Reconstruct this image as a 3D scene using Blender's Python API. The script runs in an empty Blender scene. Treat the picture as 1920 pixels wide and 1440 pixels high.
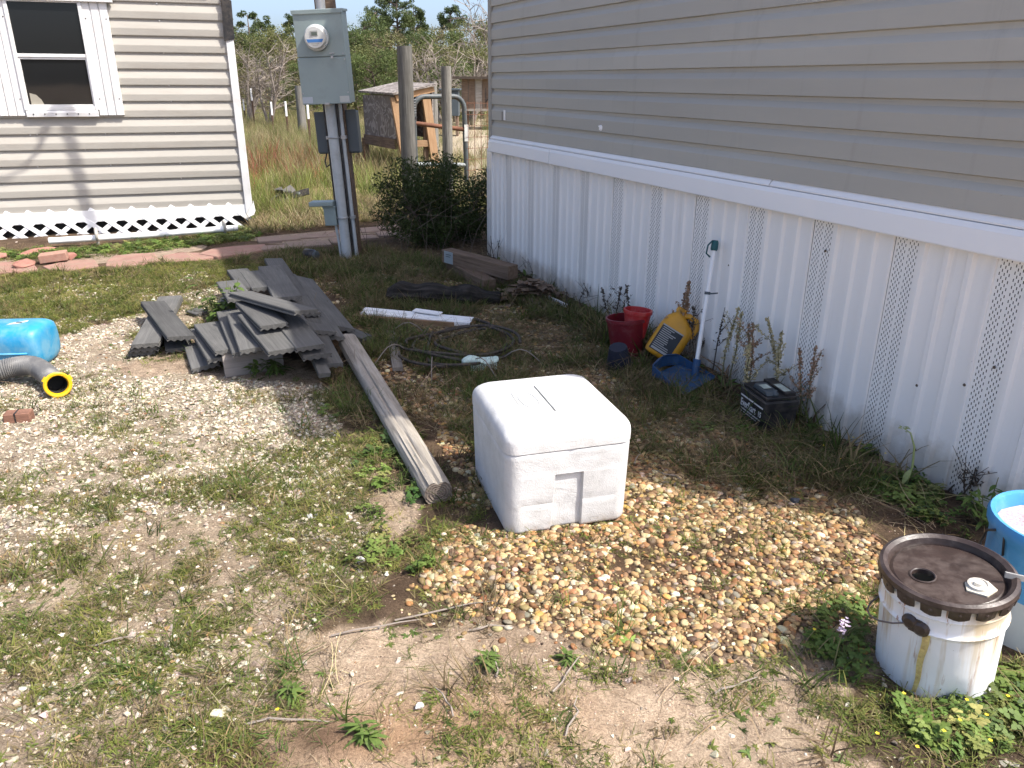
import bpy, math, random
import numpy as np
from mathutils import Matrix, Vector, Euler
random.seed(7)
rng = np.random.default_rng(7)
S = bpy.context.scene
COL = S.collection
PI = math.pi
R = math.radians

# ------------------------------------------------------------------ camera, sky, sun, exposure
F_PX, PITCH, ROLL, EYE = 1466.78, R(21.1335), R(-0.2568), 1.38
_f = np.array([0, math.cos(PITCH), -math.sin(PITCH)])
_d = np.array([0, -math.sin(PITCH), -math.cos(PITCH)])
_x = np.array([1.0, 0, 0])
_c, _s = math.cos(ROLL), math.sin(ROLL)
CX, CD, CF = _c*_x + _s*_d, -_s*_x + _c*_d, _f
CAMPOS = np.array([0, 0, EYE])
cam = bpy.data.cameras.new('camera')
cam.sensor_width = 36.0
cam.lens = 36.0*F_PX/1920.0
cam.clip_start = 0.05
cam.clip_end = 3000
camo = bpy.data.objects.new('camera', cam)
COL.objects.link(camo)
camo.matrix_world = Matrix(((CX[0], -CD[0], -CF[0], 0), (CX[1], -CD[1], -CF[1], 0), (CX[2], -CD[2], -CF[2], EYE), (0, 0, 0, 1)))
S.camera = camo

SUN_AZ, SUN_EL = R(22), R(53.5)
sdir = Vector((math.cos(SUN_AZ)*math.cos(SUN_EL), -math.sin(SUN_AZ)*math.cos(SUN_EL), math.sin(SUN_EL)))
W = bpy.data.worlds.new('World')
S.world = W
W.use_nodes = True
nt = W.node_tree
sky = nt.nodes.new('ShaderNodeTexSky')
sky.sky_type = 'NISHITA'
sky.sun_disc = False
sky.sun_elevation = SUN_EL
sky.sun_rotation = R(90) + SUN_AZ
sky.air_density = 0.6
sky.dust_density = 3.4
sky.ozone_density = 1.5
nt.links.new(sky.outputs[0], nt.nodes['Background'].inputs[0])
nt.nodes['Background'].inputs[1].default_value = 0.15
sun = bpy.data.lights.new('sun', 'SUN')
sun.energy = 3.05
sun.angle = R(0.55)
sun.color = (1.0, 0.95, 0.87)
suno = bpy.data.objects.new('sun', sun)
COL.objects.link(suno)
suno.rotation_euler = (-sdir).to_track_quat('-Z', 'Y').to_euler()
suno.location = (6, -4, 9)
S.view_settings.view_transform = 'Standard'
S.view_settings.look = 'None'
S.view_settings.gamma = 1
S.view_settings.exposure = 1.25
S.view_settings.use_curve_mapping = False
S.cycles.max_bounces = 6
S.cycles.diffuse_bounces = 3
S.cycles.transparent_max_bounces = 8


def ray(px, py):
    v = CX*((px-960)/F_PX) + CD*((py-720)/F_PX) + CF
    return v/np.linalg.norm(v)


def G(px, py, z=0.0):
    """point of the ground (or of the level z) seen at a place in the photograph"""
    v = ray(px, py)
    return CAMPOS + v*((z-EYE)/v[2])


def D(px, py, y):
    v = ray(px, py)
    return CAMPOS + v*(y/v[1])


def onplane(px, py, p0, n):
    v = ray(px, py)
    return CAMPOS + v*(((p0-CAMPOS) @ n)/(v @ n))


def project(P):
    P = np.asarray(P, float) - CAMPOS
    z = P @ CF
    return np.stack([960+F_PX*(P @ CX)/z, 720+F_PX*(P @ CD)/z], -1), z


# ------------------------------------------------------------------ noise
_perm = np.random.default_rng(3).random((256, 256))


def vnoise(x, y, seed=0):
    x = np.asarray(x, float)+seed*17.31
    y = np.asarray(y, float)+seed*9.77
    xi = np.floor(x).astype(int)
    yi = np.floor(y).astype(int)
    fx, fy = x-xi, y-yi
    fx = fx*fx*(3-2*fx)
    fy = fy*fy*(3-2*fy)
    g = lambda a, b: _perm[(a) & 255, (b) & 255]
    return (g(xi, yi)*(1-fx)+g(xi+1, yi)*fx)*(1-fy)+(g(xi, yi+1)*(1-fx)+g(xi+1, yi+1)*fx)*fy


def fbm(x, y, seed=0, o=4):
    t, a, n = 0, 0.5, 0
    for i in range(o):
        t = t+a*vnoise(np.asarray(x)*2**i, np.asarray(y)*2**i, seed+i*5)
        n += a
        a *= 0.5
    return t/n


def height(x, y):
    h = (fbm(np.asarray(x)*1.3, np.asarray(y)*1.3, 1)-0.5)*0.05 + (fbm(np.asarray(x)*7, np.asarray(y)*7, 2, 2)-0.5)*0.012
    return h


def hz(x, y):
    return float(height(x, y))


# ------------------------------------------------------------------ mesh builder
class MB:
    def __init__(s):
        s.v, s.f, s.mi = [], [], []

    def add(s, v, f, mi=0, T=None):
        o = len(s.v)
        for p in v:
            p = Vector(p)
            if T is not None:
                p = T @ p
            s.v.append((p[0], p[1], p[2]))
        for q in f:
            s.f.append([i+o for i in q])
            s.mi.append(mi)
        return s

    def box(s, x0, x1, y0, y1, z0, z1, mi=0, T=None):
        v = [(x0, y0, z0), (x1, y0, z0), (x1, y1, z0), (x0, y1, z0), (x0, y0, z1), (x1, y0, z1), (x1, y1, z1), (x0, y1, z1)]
        f = [(0, 3, 2, 1), (4, 5, 6, 7), (0, 1, 5, 4), (1, 2, 6, 5), (2, 3, 7, 6), (3, 0, 4, 7)]
        return s.add(v, f, mi, T)

    def prism(s, prof, x0, x1, mi=0, T=None, close=True):
        """profile of (y, z) swept along x"""
        n = len(prof)
        v = [(x0, p[0], p[1]) for p in prof]+[(x1, p[0], p[1]) for p in prof]
        f = [(i, (i+1) % n, (i+1) % n+n, i+n) for i in range(n if close else n-1)]
        if close:
            f += [tuple(range(n-1, -1, -1)), tuple(range(n, 2*n))]
        return s.add(v, f, mi, T)

    def vprism(s, poly, z0, z1, mi=0, T=None):
        n = len(poly)
        v = [(p[0], p[1], z0) for p in poly]+[(p[0], p[1], z1) for p in poly]
        f = [(i, (i+1) % n, (i+1) % n+n, i+n) for i in range(n)]
        f += [tuple(range(n-1, -1, -1)), tuple(range(n, 2*n))]
        return s.add(v, f, mi, T)

    def lathe(s, prof, n=24, mi=0, T=None, top=True, bot=True):
        v, f = [], []
        for r, z in prof:
            for i in range(n):
                a = 2*PI*i/n
                v.append((r*math.cos(a), r*math.sin(a), z))
        for k in range(len(prof)-1):
            for i in range(n):
                j = (i+1) % n
                f.append((k*n+i, k*n+j, k*n+n+j, k*n+n+i))
        if bot and prof[0][0] > 1e-6:
            f.append(tuple(range(n-1, -1, -1)))
        if top and prof[-1][0] > 1e-6:
            f.append(tuple((len(prof)-1)*n+i for i in range(n)))
        return s.add(v, f, mi, T)

    def tube(s, pts, r, n=8, mi=0, T=None, caps=True, ring=None):
        pts = [Vector(p) for p in pts]
        m = len(pts)
        rr = r if hasattr(r, '__len__') else [r]*m
        v, f = [], []
        t0 = (pts[1]-pts[0]).normalized()
        u = t0.orthogonal().normalized()
        for k in range(m):
            t = (pts[min(k+1, m-1)]-pts[max(k-1, 0)]).normalized()
            u = (u-t*u.dot(t))
            u = u.normalized() if u.length > 1e-6 else t.orthogonal().normalized()
            w = t.cross(u)
            for i in range(n):
                a = 2*PI*i/n
                v.append(pts[k]+(u*math.cos(a)+w*math.sin(a))*rr[k])
        for k in range(m-1):
            for i in range(n):
                j = (i+1) % n
                f.append((k*n+i, k*n+j, k*n+n+j, k*n+n+i))
        if caps:
            f.append(tuple(range(n-1, -1, -1)))
            f.append(tuple((m-1)*n+i for i in range(n)))
        return s.add(v, f, mi, T)

    def quad(s, a, b, c, d, mi=0, T=None):
        return s.add([a, b, c, d], [(0, 1, 2, 3)], mi, T)

    def mesh(s, name, mats=None, smooth=False):
        me = bpy.data.meshes.new(name)
        me.from_pydata(s.v, [], s.f)
        if mats:
            for m in (mats if isinstance(mats, (list, tuple)) else [mats]):
                me.materials.append(m)
            me.polygons.foreach_set('material_index', s.mi)
        if smooth:
            me.polygons.foreach_set('use_smooth', [True]*len(me.polygons))
        me.update()
        return me

    def obj(s, name, mats, parent=None, smooth=False, bevel=0, seg=2):
        me = s.mesh(name, mats, smooth)
        return link(name, me, parent, bevel, seg)


def link(name, me, parent=None, bevel=0, seg=2):
    o = bpy.data.objects.new(name, me)
    COL.objects.link(o)
    if parent is not None:
        o.parent = parent
    if bevel:
        b = o.modifiers.new('bevel', 'BEVEL')
        b.width = bevel
        b.segments = seg
        b.limit_method = 'ANGLE'
        b.angle_limit = R(35)
    return o


def autosmooth(o, ang=40):
    me = o.data
    me.polygons.foreach_set('use_smooth', [True]*len(me.polygons))
    try:
        me.set_sharp_from_angle(angle=R(ang))
    except Exception:
        pass
    return o


def npmesh(name, V, Fq, mats=None, smooth=False, matidx=None):
    """fast mesh from numpy arrays, all faces with the same corner count"""
    me = bpy.data.meshes.new(name)
    V = np.asarray(V, np.float32)
    Fq = np.asarray(Fq, np.int32)
    k = Fq.shape[1]
    me.vertices.add(len(V))
    me.vertices.foreach_set('co', V.ravel())
    me.loops.add(Fq.size)
    me.loops.foreach_set('vertex_index', Fq.ravel())
    me.polygons.add(len(Fq))
    me.polygons.foreach_set('loop_start', np.arange(len(Fq), dtype=np.int32)*k)
    if mats:
        for m in (mats if isinstance(mats, (list, tuple)) else [mats]):
            me.materials.append(m)
    if matidx is not None:
        me.polygons.foreach_set('material_index', np.asarray(matidx, np.int32))
    if smooth:
        me.polygons.foreach_set('use_smooth', np.ones(len(Fq), bool))
    me.update(calc_edges=True)
    me.validate()
    return me


def tag(o, label, cat, group=None):
    o['label'] = label
    o['category'] = cat
    if group:
        o['group'] = group
    return o


def thing(name, label, cat, loc=(0, 0, 0), rotz=0.0, group=None, rot=None):
    o = bpy.data.objects.new(name, None)
    COL.objects.link(o)
    o.location = tuple(float(c) for c in loc)
    o.rotation_euler = rot if rot is not None else (0, 0, rotz)
    o.empty_display_size = 0.1
    return tag(o, label, cat, group)


def stuff(o, label=None, cat=None):
    o['kind'] = 'stuff'
    if label:
        o['label'] = label
        o['category'] = cat
    return o


def structure(o):
    o['kind'] = 'structure'
    return o


def Tm(loc=(0, 0, 0), rot=(0, 0, 0)):
    return Matrix.Translation(Vector([float(c) for c in loc])) @ Euler(rot).to_matrix().to_4x4()


def frame(o, x, z=(0, 0, 1)):
    """matrix with local x along x, local z close to z"""
    x = Vector(x).normalized()
    z = Vector(z)
    y = z.cross(x).normalized()
    z = x.cross(y)
    return Matrix(((x[0], y[0], z[0], o[0]), (x[1], y[1], z[1], o[1]), (x[2], y[2], z[2], o[2]), (0, 0, 0, 1)))


# ------------------------------------------------------------------ materials
class NT:
    def __init__(s, name):
        s.m = bpy.data.materials.new(name)
        s.m.use_nodes = True
        s.t = s.m.node_tree
        s.b = s.t.nodes['Principled BSDF']

    def n(s, typ, **kw):
        nd = s.t.nodes.new(typ)
        for k, v in kw.items():
            setattr(nd, k, v)
        return nd

    def l(s, a, b):
        s.t.links.new(a, b)

    def coords(s, scale=(1, 1, 1), kind='Object', rnd=True):
        tc = s.n('ShaderNodeTexCoord')
        mp = s.n('ShaderNodeMapping')
        mp.inputs['Scale'].default_value = scale
        s.l(tc.outputs[kind], mp.inputs['Vector'])
        if rnd:
            oi = s.n('ShaderNodeObjectInfo')
            mu = s.n('ShaderNodeMath', operation='MULTIPLY')
            mu.inputs[1].default_value = 37.0
            s.l(oi.outputs['Random'], mu.inputs[0])
            s.l(mu.outputs[0], mp.inputs['Location'])
        return mp.outputs[0]

    def noise(s, vec, scale, detail=4, rough=0.55, dist=0.0):
        t = s.n('ShaderNodeTexNoise')
        t.inputs['Scale'].default_value = scale
        t.inputs['Detail'].default_value = detail
        t.inputs['Roughness'].default_value = rough
        t.inputs['Distortion'].default_value = dist
        s.l(vec, t.inputs['Vector'])
        return t.outputs['Fac']

    def ramp(s, fac, stops, interp='LINEAR'):
        r = s.n('ShaderNodeValToRGB')
        r.color_ramp.interpolation = interp
        e = r.color_ramp.elements
        while len(e) < len(stops):
            e.new(0.5)
        for el, (p, c) in zip(e, stops):
            el.position = p
            el.color = tuple(c)+(1,) if len(c) == 3 else c
        s.l(fac, r.inputs[0])
        return r.outputs[0]

    def mix(s, fac, a, b, mode='MIX'):
        m = s.n('ShaderNodeMix', data_type='RGBA', blend_type=mode)
        for sock, val in ((m.inputs[0], fac), (m.inputs[6], a), (m.inputs[7], b)):
            if isinstance(val, bpy.types.NodeSocket):
                s.l(val, sock)
            else:
                sock.default_value = val if not isinstance(val, tuple) else (val+(1,) if len(val) == 3 else val)
        return m.outputs[2]

    def bump(s, h, strength=0.3, dist=0.01, prev=None):
        b = s.n('ShaderNodeBump')
        b.inputs['Strength'].default_value = strength
        b.inputs['Distance'].default_value = dist
        s.l(h, b.inputs['Height'])
        if prev is not None:
            s.l(prev, b.inputs['Normal'])
        return b.outputs[0]

    def done(s, col=None, rough=0.6, normal=None, metal=0.0, spec=0.5):
        if col is not None:
            if isinstance(col, bpy.types.NodeSocket):
                s.l(col, s.b.inputs['Base Color'])
            else:
                s.b.inputs['Base Color'].default_value = tuple(col)+(1,)
        if isinstance(rough, bpy.types.NodeSocket):
            s.l(rough, s.b.inputs['Roughness'])
        else:
            s.b.inputs['Roughness'].default_value = rough
        s.b.inputs['Metallic'].default_value = metal
        s.b.inputs['Specular IOR Level'].default_value = spec
        if normal is not None:
            s.l(normal, s.b.inputs['Normal'])
        return s.m


def m_plain(name, col, rough=0.5, var=0.12, scale=6.0, dirt=None, dirt_amt=0.0, bump=0.0, bscale=60, spec=0.4, metal=0.0, stretch=(1, 1, 1)):
    """painted, plastic or metal surface with faint unevenness and optional dirt"""
    k = NT(name)
    v = k.coords(stretch)
    n = k.noise(v, scale, 5, 0.6)
    lo = tuple(c*(1-var) for c in col)
    hi = tuple(min(1, c*(1+var)) for c in col)
    c = k.ramp(n, [(0.3, lo), (0.7, hi)])
    if dirt:
        n2 = k.noise(v, scale*2.3, 6, 0.65, 0.4)
        fac = k.ramp(n2, [(0.62-dirt_amt*0.35, (0, 0, 0)), (0.78-dirt_amt*0.25, (dirt_amt,)*3)])
        c = k.mix(fac, c, dirt)
    nr = None
    if bump:
        nr = k.bump(k.noise(v, bscale, 3), bump, 0.004)
    return k.done(c, rough, nr, metal, spec)


def m_wood(name, c0, c1, c2, stretch=(1.5, 22, 22), rough=0.85, bump=0.5, crack=0.5):
    """weathered wood, grain along local x"""
    k = NT(name)
    v = k.coords(stretch)
    n = k.noise(v, 2.2, 8, 0.65, 0.6)
    c = k.ramp(n, [(0.28, c0), (0.5, c1), (0.72, c2)])
    v2 = k.coords((0.8, 45, 45))
    n2 = k.noise(v2, 1.6, 5, 0.7, 0.2)
    cr = k.ramp(n2, [(0.30, (1-crack,)*3), (0.42, (1, 1, 1))])
    c = k.mix(1.0, c, cr, 'MULTIPLY')
    v3 = k.coords((1, 1, 1))
    n3 = k.noise(v3, 5, 4)
    c = k.mix(0.35, c, k.ramp(n3, [(0.3, tuple(x*0.6 for x in c1)), (0.7, tuple(min(1, x*1.3) for x in c1))]))
    oi = k.n('ShaderNodeObjectInfo')
    c = k.mix(1.0, c, k.ramp(oi.outputs['Random'], [(0, (.78,)*3), (1, (1.25, 1.24, 1.21))]), 'MULTIPLY')
    nr = k.bump(n, bump, 0.004)
    nr = k.bump(n2, bump, 0.006, nr)
    return k.done(c, rough, nr, 0, 0.2)


def m_inst(name, rough=0.8, bump=0.3, bscale=60.0, var=0.25, spec=0.25, trans=0.0, tip=None):
    """instanced pieces: the colour of each piece comes from its own attribute"""
    k = NT(name)
    at = k.n('ShaderNodeAttribute', attribute_type='INSTANCER', attribute_name='col')
    v = k.coords((1, 1, 1), rnd=True)
    n = k.noise(v, bscale*0.5, 4)
    c = k.mix(1.0, at.outputs['Color'], k.ramp(n, [(0.3, (1-var,)*3), (0.7, (1+var,)*3)]), 'MULTIPLY')
    nr = k.bump(k.noise(v, bscale, 3), bump, 0.004) if bump else None
    m = k.done(c, rough, nr, 0, spec)
    if trans:
        tr = k.n('ShaderNodeBsdfTranslucent')
        k.l(c, tr.inputs[0])
        mx = k.n('ShaderNodeMixShader')
        mx.inputs[0].default_value = trans
        k.l(k.b.outputs[0], mx.inputs[1])
        k.l(tr.outputs[0], mx.inputs[2])
        k.l(mx.outputs[0], k.t.nodes['Material Output'].inputs[0])
    return m


def m_leaf(name, c0, c1, scale=3.0, trans=0.25, rough=0.6):
    k = NT(name)
    v = k.coords((1, 1, 1))
    n = k.noise(v, scale, 3)
    n2 = k.noise(v, scale*14, 2)
    c = k.mix(0.5, k.ramp(n, [(0.35, c0), (0.65, c1)]), k.ramp(n2, [(0.35, c0), (0.65, c1)]))
    m = k.done(c, rough, None, 0, 0.25)
    tr = k.n('ShaderNodeBsdfTranslucent')
    k.l(c, tr.inputs[0])
    mx = k.n('ShaderNodeMixShader')
    mx.inputs[0].default_value = trans
    k.l(k.b.outputs[0], mx.inputs[1])
    k.l(tr.outputs[0], mx.inputs[2])
    k.l(mx.outputs[0], k.t.nodes['Material Output'].inputs[0])
    return m


M_VINYL = m_plain('beige_vinyl', (0.325, 0.31, 0.27), 0.55, 0.05, 1.2, (0.24, 0.21, 0.18), 0.25, 0.06, 90, 0.35, stretch=(0.6, 1, 3))
def m_siding():
    k = NT('beige_vinyl_siding')
    v = k.coords((0.5, 1, 4))
    c = k.ramp(k.noise(v, 1.3, 5), [(.3, (.375, .365, .325)), (.7, (.42, .408, .362))])
    oi = k.n('ShaderNodeObjectInfo')
    c = k.mix(1.0, c, k.ramp(oi.outputs['Random'], [(0, (.93,)*3), (1, (1.06,)*3)]), 'MULTIPLY')
    vs = k.coords((14, 14, .9), rnd=False)
    st = k.noise(vs, 1.0, 4, .6)
    c = k.mix(k.ramp(st, [(.58, (0, 0, 0)), (.74, (.30,)*3)]), c, (.27, .255, .22))
    sp = k.noise(k.coords((1, 1, 1), rnd=False), 55, 3, .7)
    c = k.mix(k.ramp(sp, [(.73, (0, 0, 0)), (.78, (.5,)*3)]), c, (.12, .10, .08))
    nr = k.bump(k.noise(k.coords((2, 30, 60)), 3, 3), .05, .004)
    nr = k.bump(k.noise(k.coords((1, 1, 1)), 2.2, 2), .25, .02, nr)
    return k.done(c, .5, nr, 0, .35)


def m_skirt():
    k = NT('white_vinyl_skirting')
    v = k.coords((1, 1, 1), rnd=False)
    vr = k.coords((1, 1, 1))
    c = k.ramp(k.noise(vr, 1.5, 3), [(.3, (.83, .82, .785)), (.7, (.86, .85, .82))])
    se = k.n('ShaderNodeSeparateXYZ')
    tc = k.n('ShaderNodeTexCoord')
    k.l(tc.outputs['Object'], se.inputs[0])
    zz = k.n('ShaderNodeMath', operation='MULTIPLY_ADD')
    k.l(k.noise(vr, 9, 5, .65), zz.inputs[0])
    zz.inputs[1].default_value = -.26
    k.l(se.outputs[2], zz.inputs[2])
    c = k.mix(k.ramp(zz.outputs[0], [(0.0, (.62,)*3), (.10, (0, 0, 0))]), c, (.40, .345, .27))
    sp = k.noise(vr, 60, 3, .7)
    c = k.mix(k.ramp(sp, [(.74, (0, 0, 0)), (.79, (.6,)*3)]), c, (.25, .21, .16))
    st = k.noise(k.coords((30, 30, .8)), 1.0, 3, .6)
    c = k.mix(k.ramp(st, [(.62, (0, 0, 0)), (.76, (.25,)*3)]), c, (.55, .50, .43))
    return k.done(c, .42, k.bump(k.noise(vr, 1.6, 2), .25, .02), 0, .4)


M_SIDING, M_SKIRT = m_siding(), m_skirt()
M_OLDSIDE = m_plain('old_beige_metal_siding', (0.385, 0.365, 0.325), 0.6, 0.06, 2.0, (0.30, 0.26, 0.22), 0.35, 0.08, 60, 0.35, stretch=(0.4, 1, 3))
M_WHITE = m_plain('white_vinyl', (0.82, 0.82, 0.81), 0.4, 0.015, 1.0, (0.6, 0.56, 0.50), 0.10, 0, 80, 0.4)
M_WHITEMETAL = m_plain('white_painted_metal', (0.66, 0.66, 0.655), 0.45, 0.05, 3.0, (0.42, 0.38, 0.33), 0.35, 0.05, 50, 0.4)
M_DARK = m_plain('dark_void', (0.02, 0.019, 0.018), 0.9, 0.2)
M_BLACK = m_plain('black_plastic', (0.018, 0.018, 0.02), 0.4, 0.2, 8, (0.10, 0.085, 0.07), 0.5, 0.1, 80)
M_ROOF = m_plain('grey_shingle', (0.12, 0.115, 0.11), 0.9, 0.3, 30, bump=0.5, bscale=120)
M_GREYPAINT = m_plain('grey_green_enamel', (0.235, 0.29, 0.285), 0.45, 0.06, 2.5, (0.16, 0.18, 0.175), 0.35, 0.05, 70, 0.45)
M_GREYDARK = m_plain('dark_grey_box_paint', (0.06, 0.075, 0.085), 0.5, 0.1, 4)
M_PVC = m_plain('grey_plastic_conduit', (0.42, 0.45, 0.46), 0.45, 0.06, 4, (0.25, 0.24, 0.22), 0.4)
M_STEEL = m_plain('dull_galvanised_steel', (0.36, 0.37, 0.38), 0.4, 0.12, 8, metal=0.6)
M_RUST = m_plain('rusty_steel', (0.16, 0.07, 0.04), 0.85, 0.35, 10, bump=0.4)
M_FOAM = None
M_WOODGREY = m_wood('weathered_grey_timber', (0.10, 0.085, 0.07), (0.26, 0.235, 0.205), (0.40, 0.37, 0.33))
M_WOODPOST = m_wood('grey_fence_post_wood', (0.06, 0.056, 0.05), (0.16, 0.153, 0.138), (0.30, 0.29, 0.27))
M_WOODBROWN = m_wood('brown_weathered_timber', (0.05, 0.035, 0.025), (0.15, 0.105, 0.075), (0.24, 0.18, 0.135))
M_WOODNEW = m_wood('orange_lumber', (0.20, 0.115, 0.06), (0.30, 0.19, 0.11), (0.38, 0.27, 0.17), crack=0.2)
M_DECK = m_wood('charcoal_composite_decking', (0.060, 0.060, 0.059), (0.098, 0.097, 0.095), (0.145, 0.143, 0.138), (1.2, 30, 30), 0.8, 0.35, 0.25)
M_DECKPALE = m_wood('faded_composite_decking', (0.16, 0.14, 0.125), (0.25, 0.225, 0.205), (0.33, 0.30, 0.28), (1.2, 34, 34), 0.8, 0.35, 0.3)
M_CHAR = m_wood('charred_bark', (0.006, 0.006, 0.006), (0.02, 0.018, 0.016), (0.075, 0.065, 0.06), (2, 14, 14), 0.9, 1.0, 0.6)
M_GLASS = None


def m_plywood():
    k = NT('weathered_plywood')
    v = k.coords((1.0, 1.0, 1.0))
    n = k.noise(v, 3.2, 2, 0.4, 1.6)
    mu = k.n('ShaderNodeMath', operation='MULTIPLY')
    mu.inputs[1].default_value = 30.0
    k.l(n, mu.inputs[0])
    si = k.n('ShaderNodeMath', operation='SINE')
    k.l(mu.outputs[0], si.inputs[0])
    c = k.ramp(si.outputs[0], [(0.15, (0.13, 0.115, 0.105)), (0.6, (0.30, 0.275, 0.255))])
    c = k.mix(0.3, c, k.ramp(k.noise(v, 6, 5), [(0.3, (0.12, 0.10, 0.09)), (0.7, (0.34, 0.30, 0.27))]))
    return k.done(c, 0.9, k.bump(si.outputs[0], 0.2, 0.004), 0, 0.15)


M_PLY = m_plywood()


def m_glass():
    k = NT('window_glass')
    v = k.coords((1, 1, 1), rnd=False)
    n = k.noise(v, 2.0, 2)
    return k.done((0.010, 0.011, 0.012), 0.04, k.bump(n, 0.03, 0.02), 0, 0.32)


M_GLASS = m_glass()


def m_foam():
    k = NT('white_polystyrene_foam')
    v = k.coords((1, 1, 1), rnd=False)
    vo = k.n('ShaderNodeTexVoronoi')
    vo.inputs['Scale'].default_value = 260
    k.l(v, vo.inputs['Vector'])
    n = k.noise(v, 14, 6, 0.65)
    c = k.ramp(n, [(0.3, (0.49, 0.49, 0.48)), (0.6, (0.58, 0.58, 0.575))])
    sp = k.noise(v, 45, 5, 0.7, 0.3)
    c = k.mix(k.ramp(sp, [(0.63, (0, 0, 0)), (0.76, (0.55,)*3)]), c, (0.27, 0.25, 0.22))
    sm = k.noise(v, 5, 4, 0.6, 0.6)
    c = k.mix(k.ramp(sm, [(0.56, (0, 0, 0)), (0.70, (0.35,)*3)]), c, (0.30, 0.29, 0.265))
    # grime towards the bottom edge, uneven
    se = k.n('ShaderNodeSeparateXYZ')
    tc = k.n('ShaderNodeTexCoord')
    k.l(tc.outputs['Object'], se.inputs[0])
    zz = k.ramp(se.outputs[2], [(0.0, (1, 1, 1)), (0.05, (0, 0, 0))])
    c = k.mix(k.mix(1.0, zz, k.ramp(sp, [(0.45, (0, 0, 0)), (0.7, (0.8,)*3)]), 'MULTIPLY'), c, (0.40, 0.34, 0.27))
    nr = k.bump(vo.outputs['Distance'], 0.35, 0.002)
    nr = k.bump(k.noise(v, 9, 4, 0.6, 0.8), 0.4, 0.010, nr)
    nr = k.bump(k.noise(v, 40, 3, 0.6), 0.15, 0.003, nr)
    m = k.done(c, 0.75, nr, 0, 0.3)
    return m


M_FOAM = m_foam()

# ------------------------------------------------------------------ frames of the two buildings
A_AZ, B_AZ = R(-23.617), R(71.796)
H0 = np.array([-0.158, 6.536, 0.0])                       # far base corner of the mobile home
HU = np.array([-math.sin(A_AZ), -math.cos(A_AZ), 0])       # along its wall, towards the camera
HN = np.array([math.cos(A_AZ), -math.sin(A_AZ), 0])        # into the house
L0 = np.array([-2.678, 7.952, 0.0])                        # base corner of the old house
LU = np.array([math.sin(B_AZ), math.cos(B_AZ), 0])
LN = np.array([-math.cos(B_AZ), math.sin(B_AZ), 0])


def HL(px, py):
    q = onplane(px, py, H0, HN)-H0
    return float(q @ HU), float(q[2])


def LL(px, py, off=0.0):
    q = onplane(px, py, L0+LN*off, LN)-L0
    return float(q @ LU), float(q[2])


# ------------------------------------------------------------------ ground: masks
def wpoly(px):
    return np.array([G(a, b)[:2] for a, b in px])


def inpoly(X, Y, poly):
    n = len(poly)
    r = np.zeros(np.shape(X), bool)
    j = n-1
    for i in range(n):
        xi, yi = poly[i]
        xj, yj = poly[j]
        c = ((yi > Y) != (yj > Y)) & (X < (xj-xi)*(Y-yi)/((yj-yi) if abs(yj-yi) > 1e-9 else 1e-9)+xi)
        r ^= c
        j = i
    return r


def mask(X, Y, items, warp=0.10, seed=0):
    """largest density of the listed patches, their outlines made ragged by noise"""
    wx = X+(fbm(X*3.1, Y*3.1, 11+seed)-0.5)*warp*4
    wy = Y+(fbm(X*3.1, Y*3.1, 23+seed)-0.5)*warp*4
    m = np.zeros(np.shape(X))
    for d, px in items:
        m = np.maximum(m, inpoly(wx, wy, wpoly(px))*d)
    return m


P_PEB = [
    (1.0, [(850, 1005), (835, 1090), (900, 1150), (1000, 1185), (1130, 1215), (1250, 1215), (1390, 1200), (1470, 1150), (1600, 1135), (1660, 1060), (1640, 985), (1520, 935), (1400, 905), (1280, 875), (1190, 880), (1180, 960), (1000, 1005)]),
    (0.78, [(700, 760), (780, 720), (870, 690), (1130, 690), (1230, 760), (1400, 830), (1520, 900), (1650, 985), (1190, 1000), (880, 965), (850, 880), (780, 790)]),
    (0.45, [(690, 620), (760, 600), (900, 560), (1040, 560), (1130, 640), (1130, 690), (870, 700), (700, 760)]),
    (0.3, [(560, 500), (900, 480), (1000, 560), (690, 620)]),
    (0.22, [(700, 1090), (850, 1060), (1000, 1170), (1400, 1190), (1640, 1130), (1600, 1230), (1300, 1260), (900, 1230)]),
]
P_LIME = [
    (0.95, [(-400, 740), (100, 660), (240, 690), (430, 690), (600, 720), (640, 800), (690, 870), (600, 930), (420, 930), (300, 990), (100, 1010), (-400, 1040)]),
    (0.7, [(130, 630), (250, 590), (330, 545), (420, 520), (450, 590), (260, 680), (110, 670)]),
    (0.50, [(-500, 980), (300, 930), (650, 870), (760, 1000), (560, 1200), (420, 1520), (-700, 1520)]),
    (0.25, [(-300, 560), (400, 500), (420, 560), (200, 610), (-300, 660)]),
    (0.05, [(420, 1520), (560, 1180), (840, 1080), (1640, 1200), (1930, 1400), (1900, 1540)]),
]
P_SAND = [
    (1.0, [(520, 1190), (760, 1120), (900, 1170), (1250, 1215), (1420, 1190), (1660, 1130), (1700, 1260), (1640, 1380), (1800, 1500), (500, 1540), (380, 1440)]),
    (0.8, [(-500, 900), (650, 820), (760, 1000), (540, 1200), (300, 1540), (-700, 1540)]),
    (0.7, [(-300, 700), (420, 560), (640, 740), (640, 860), (-400, 960)]),
]
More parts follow.
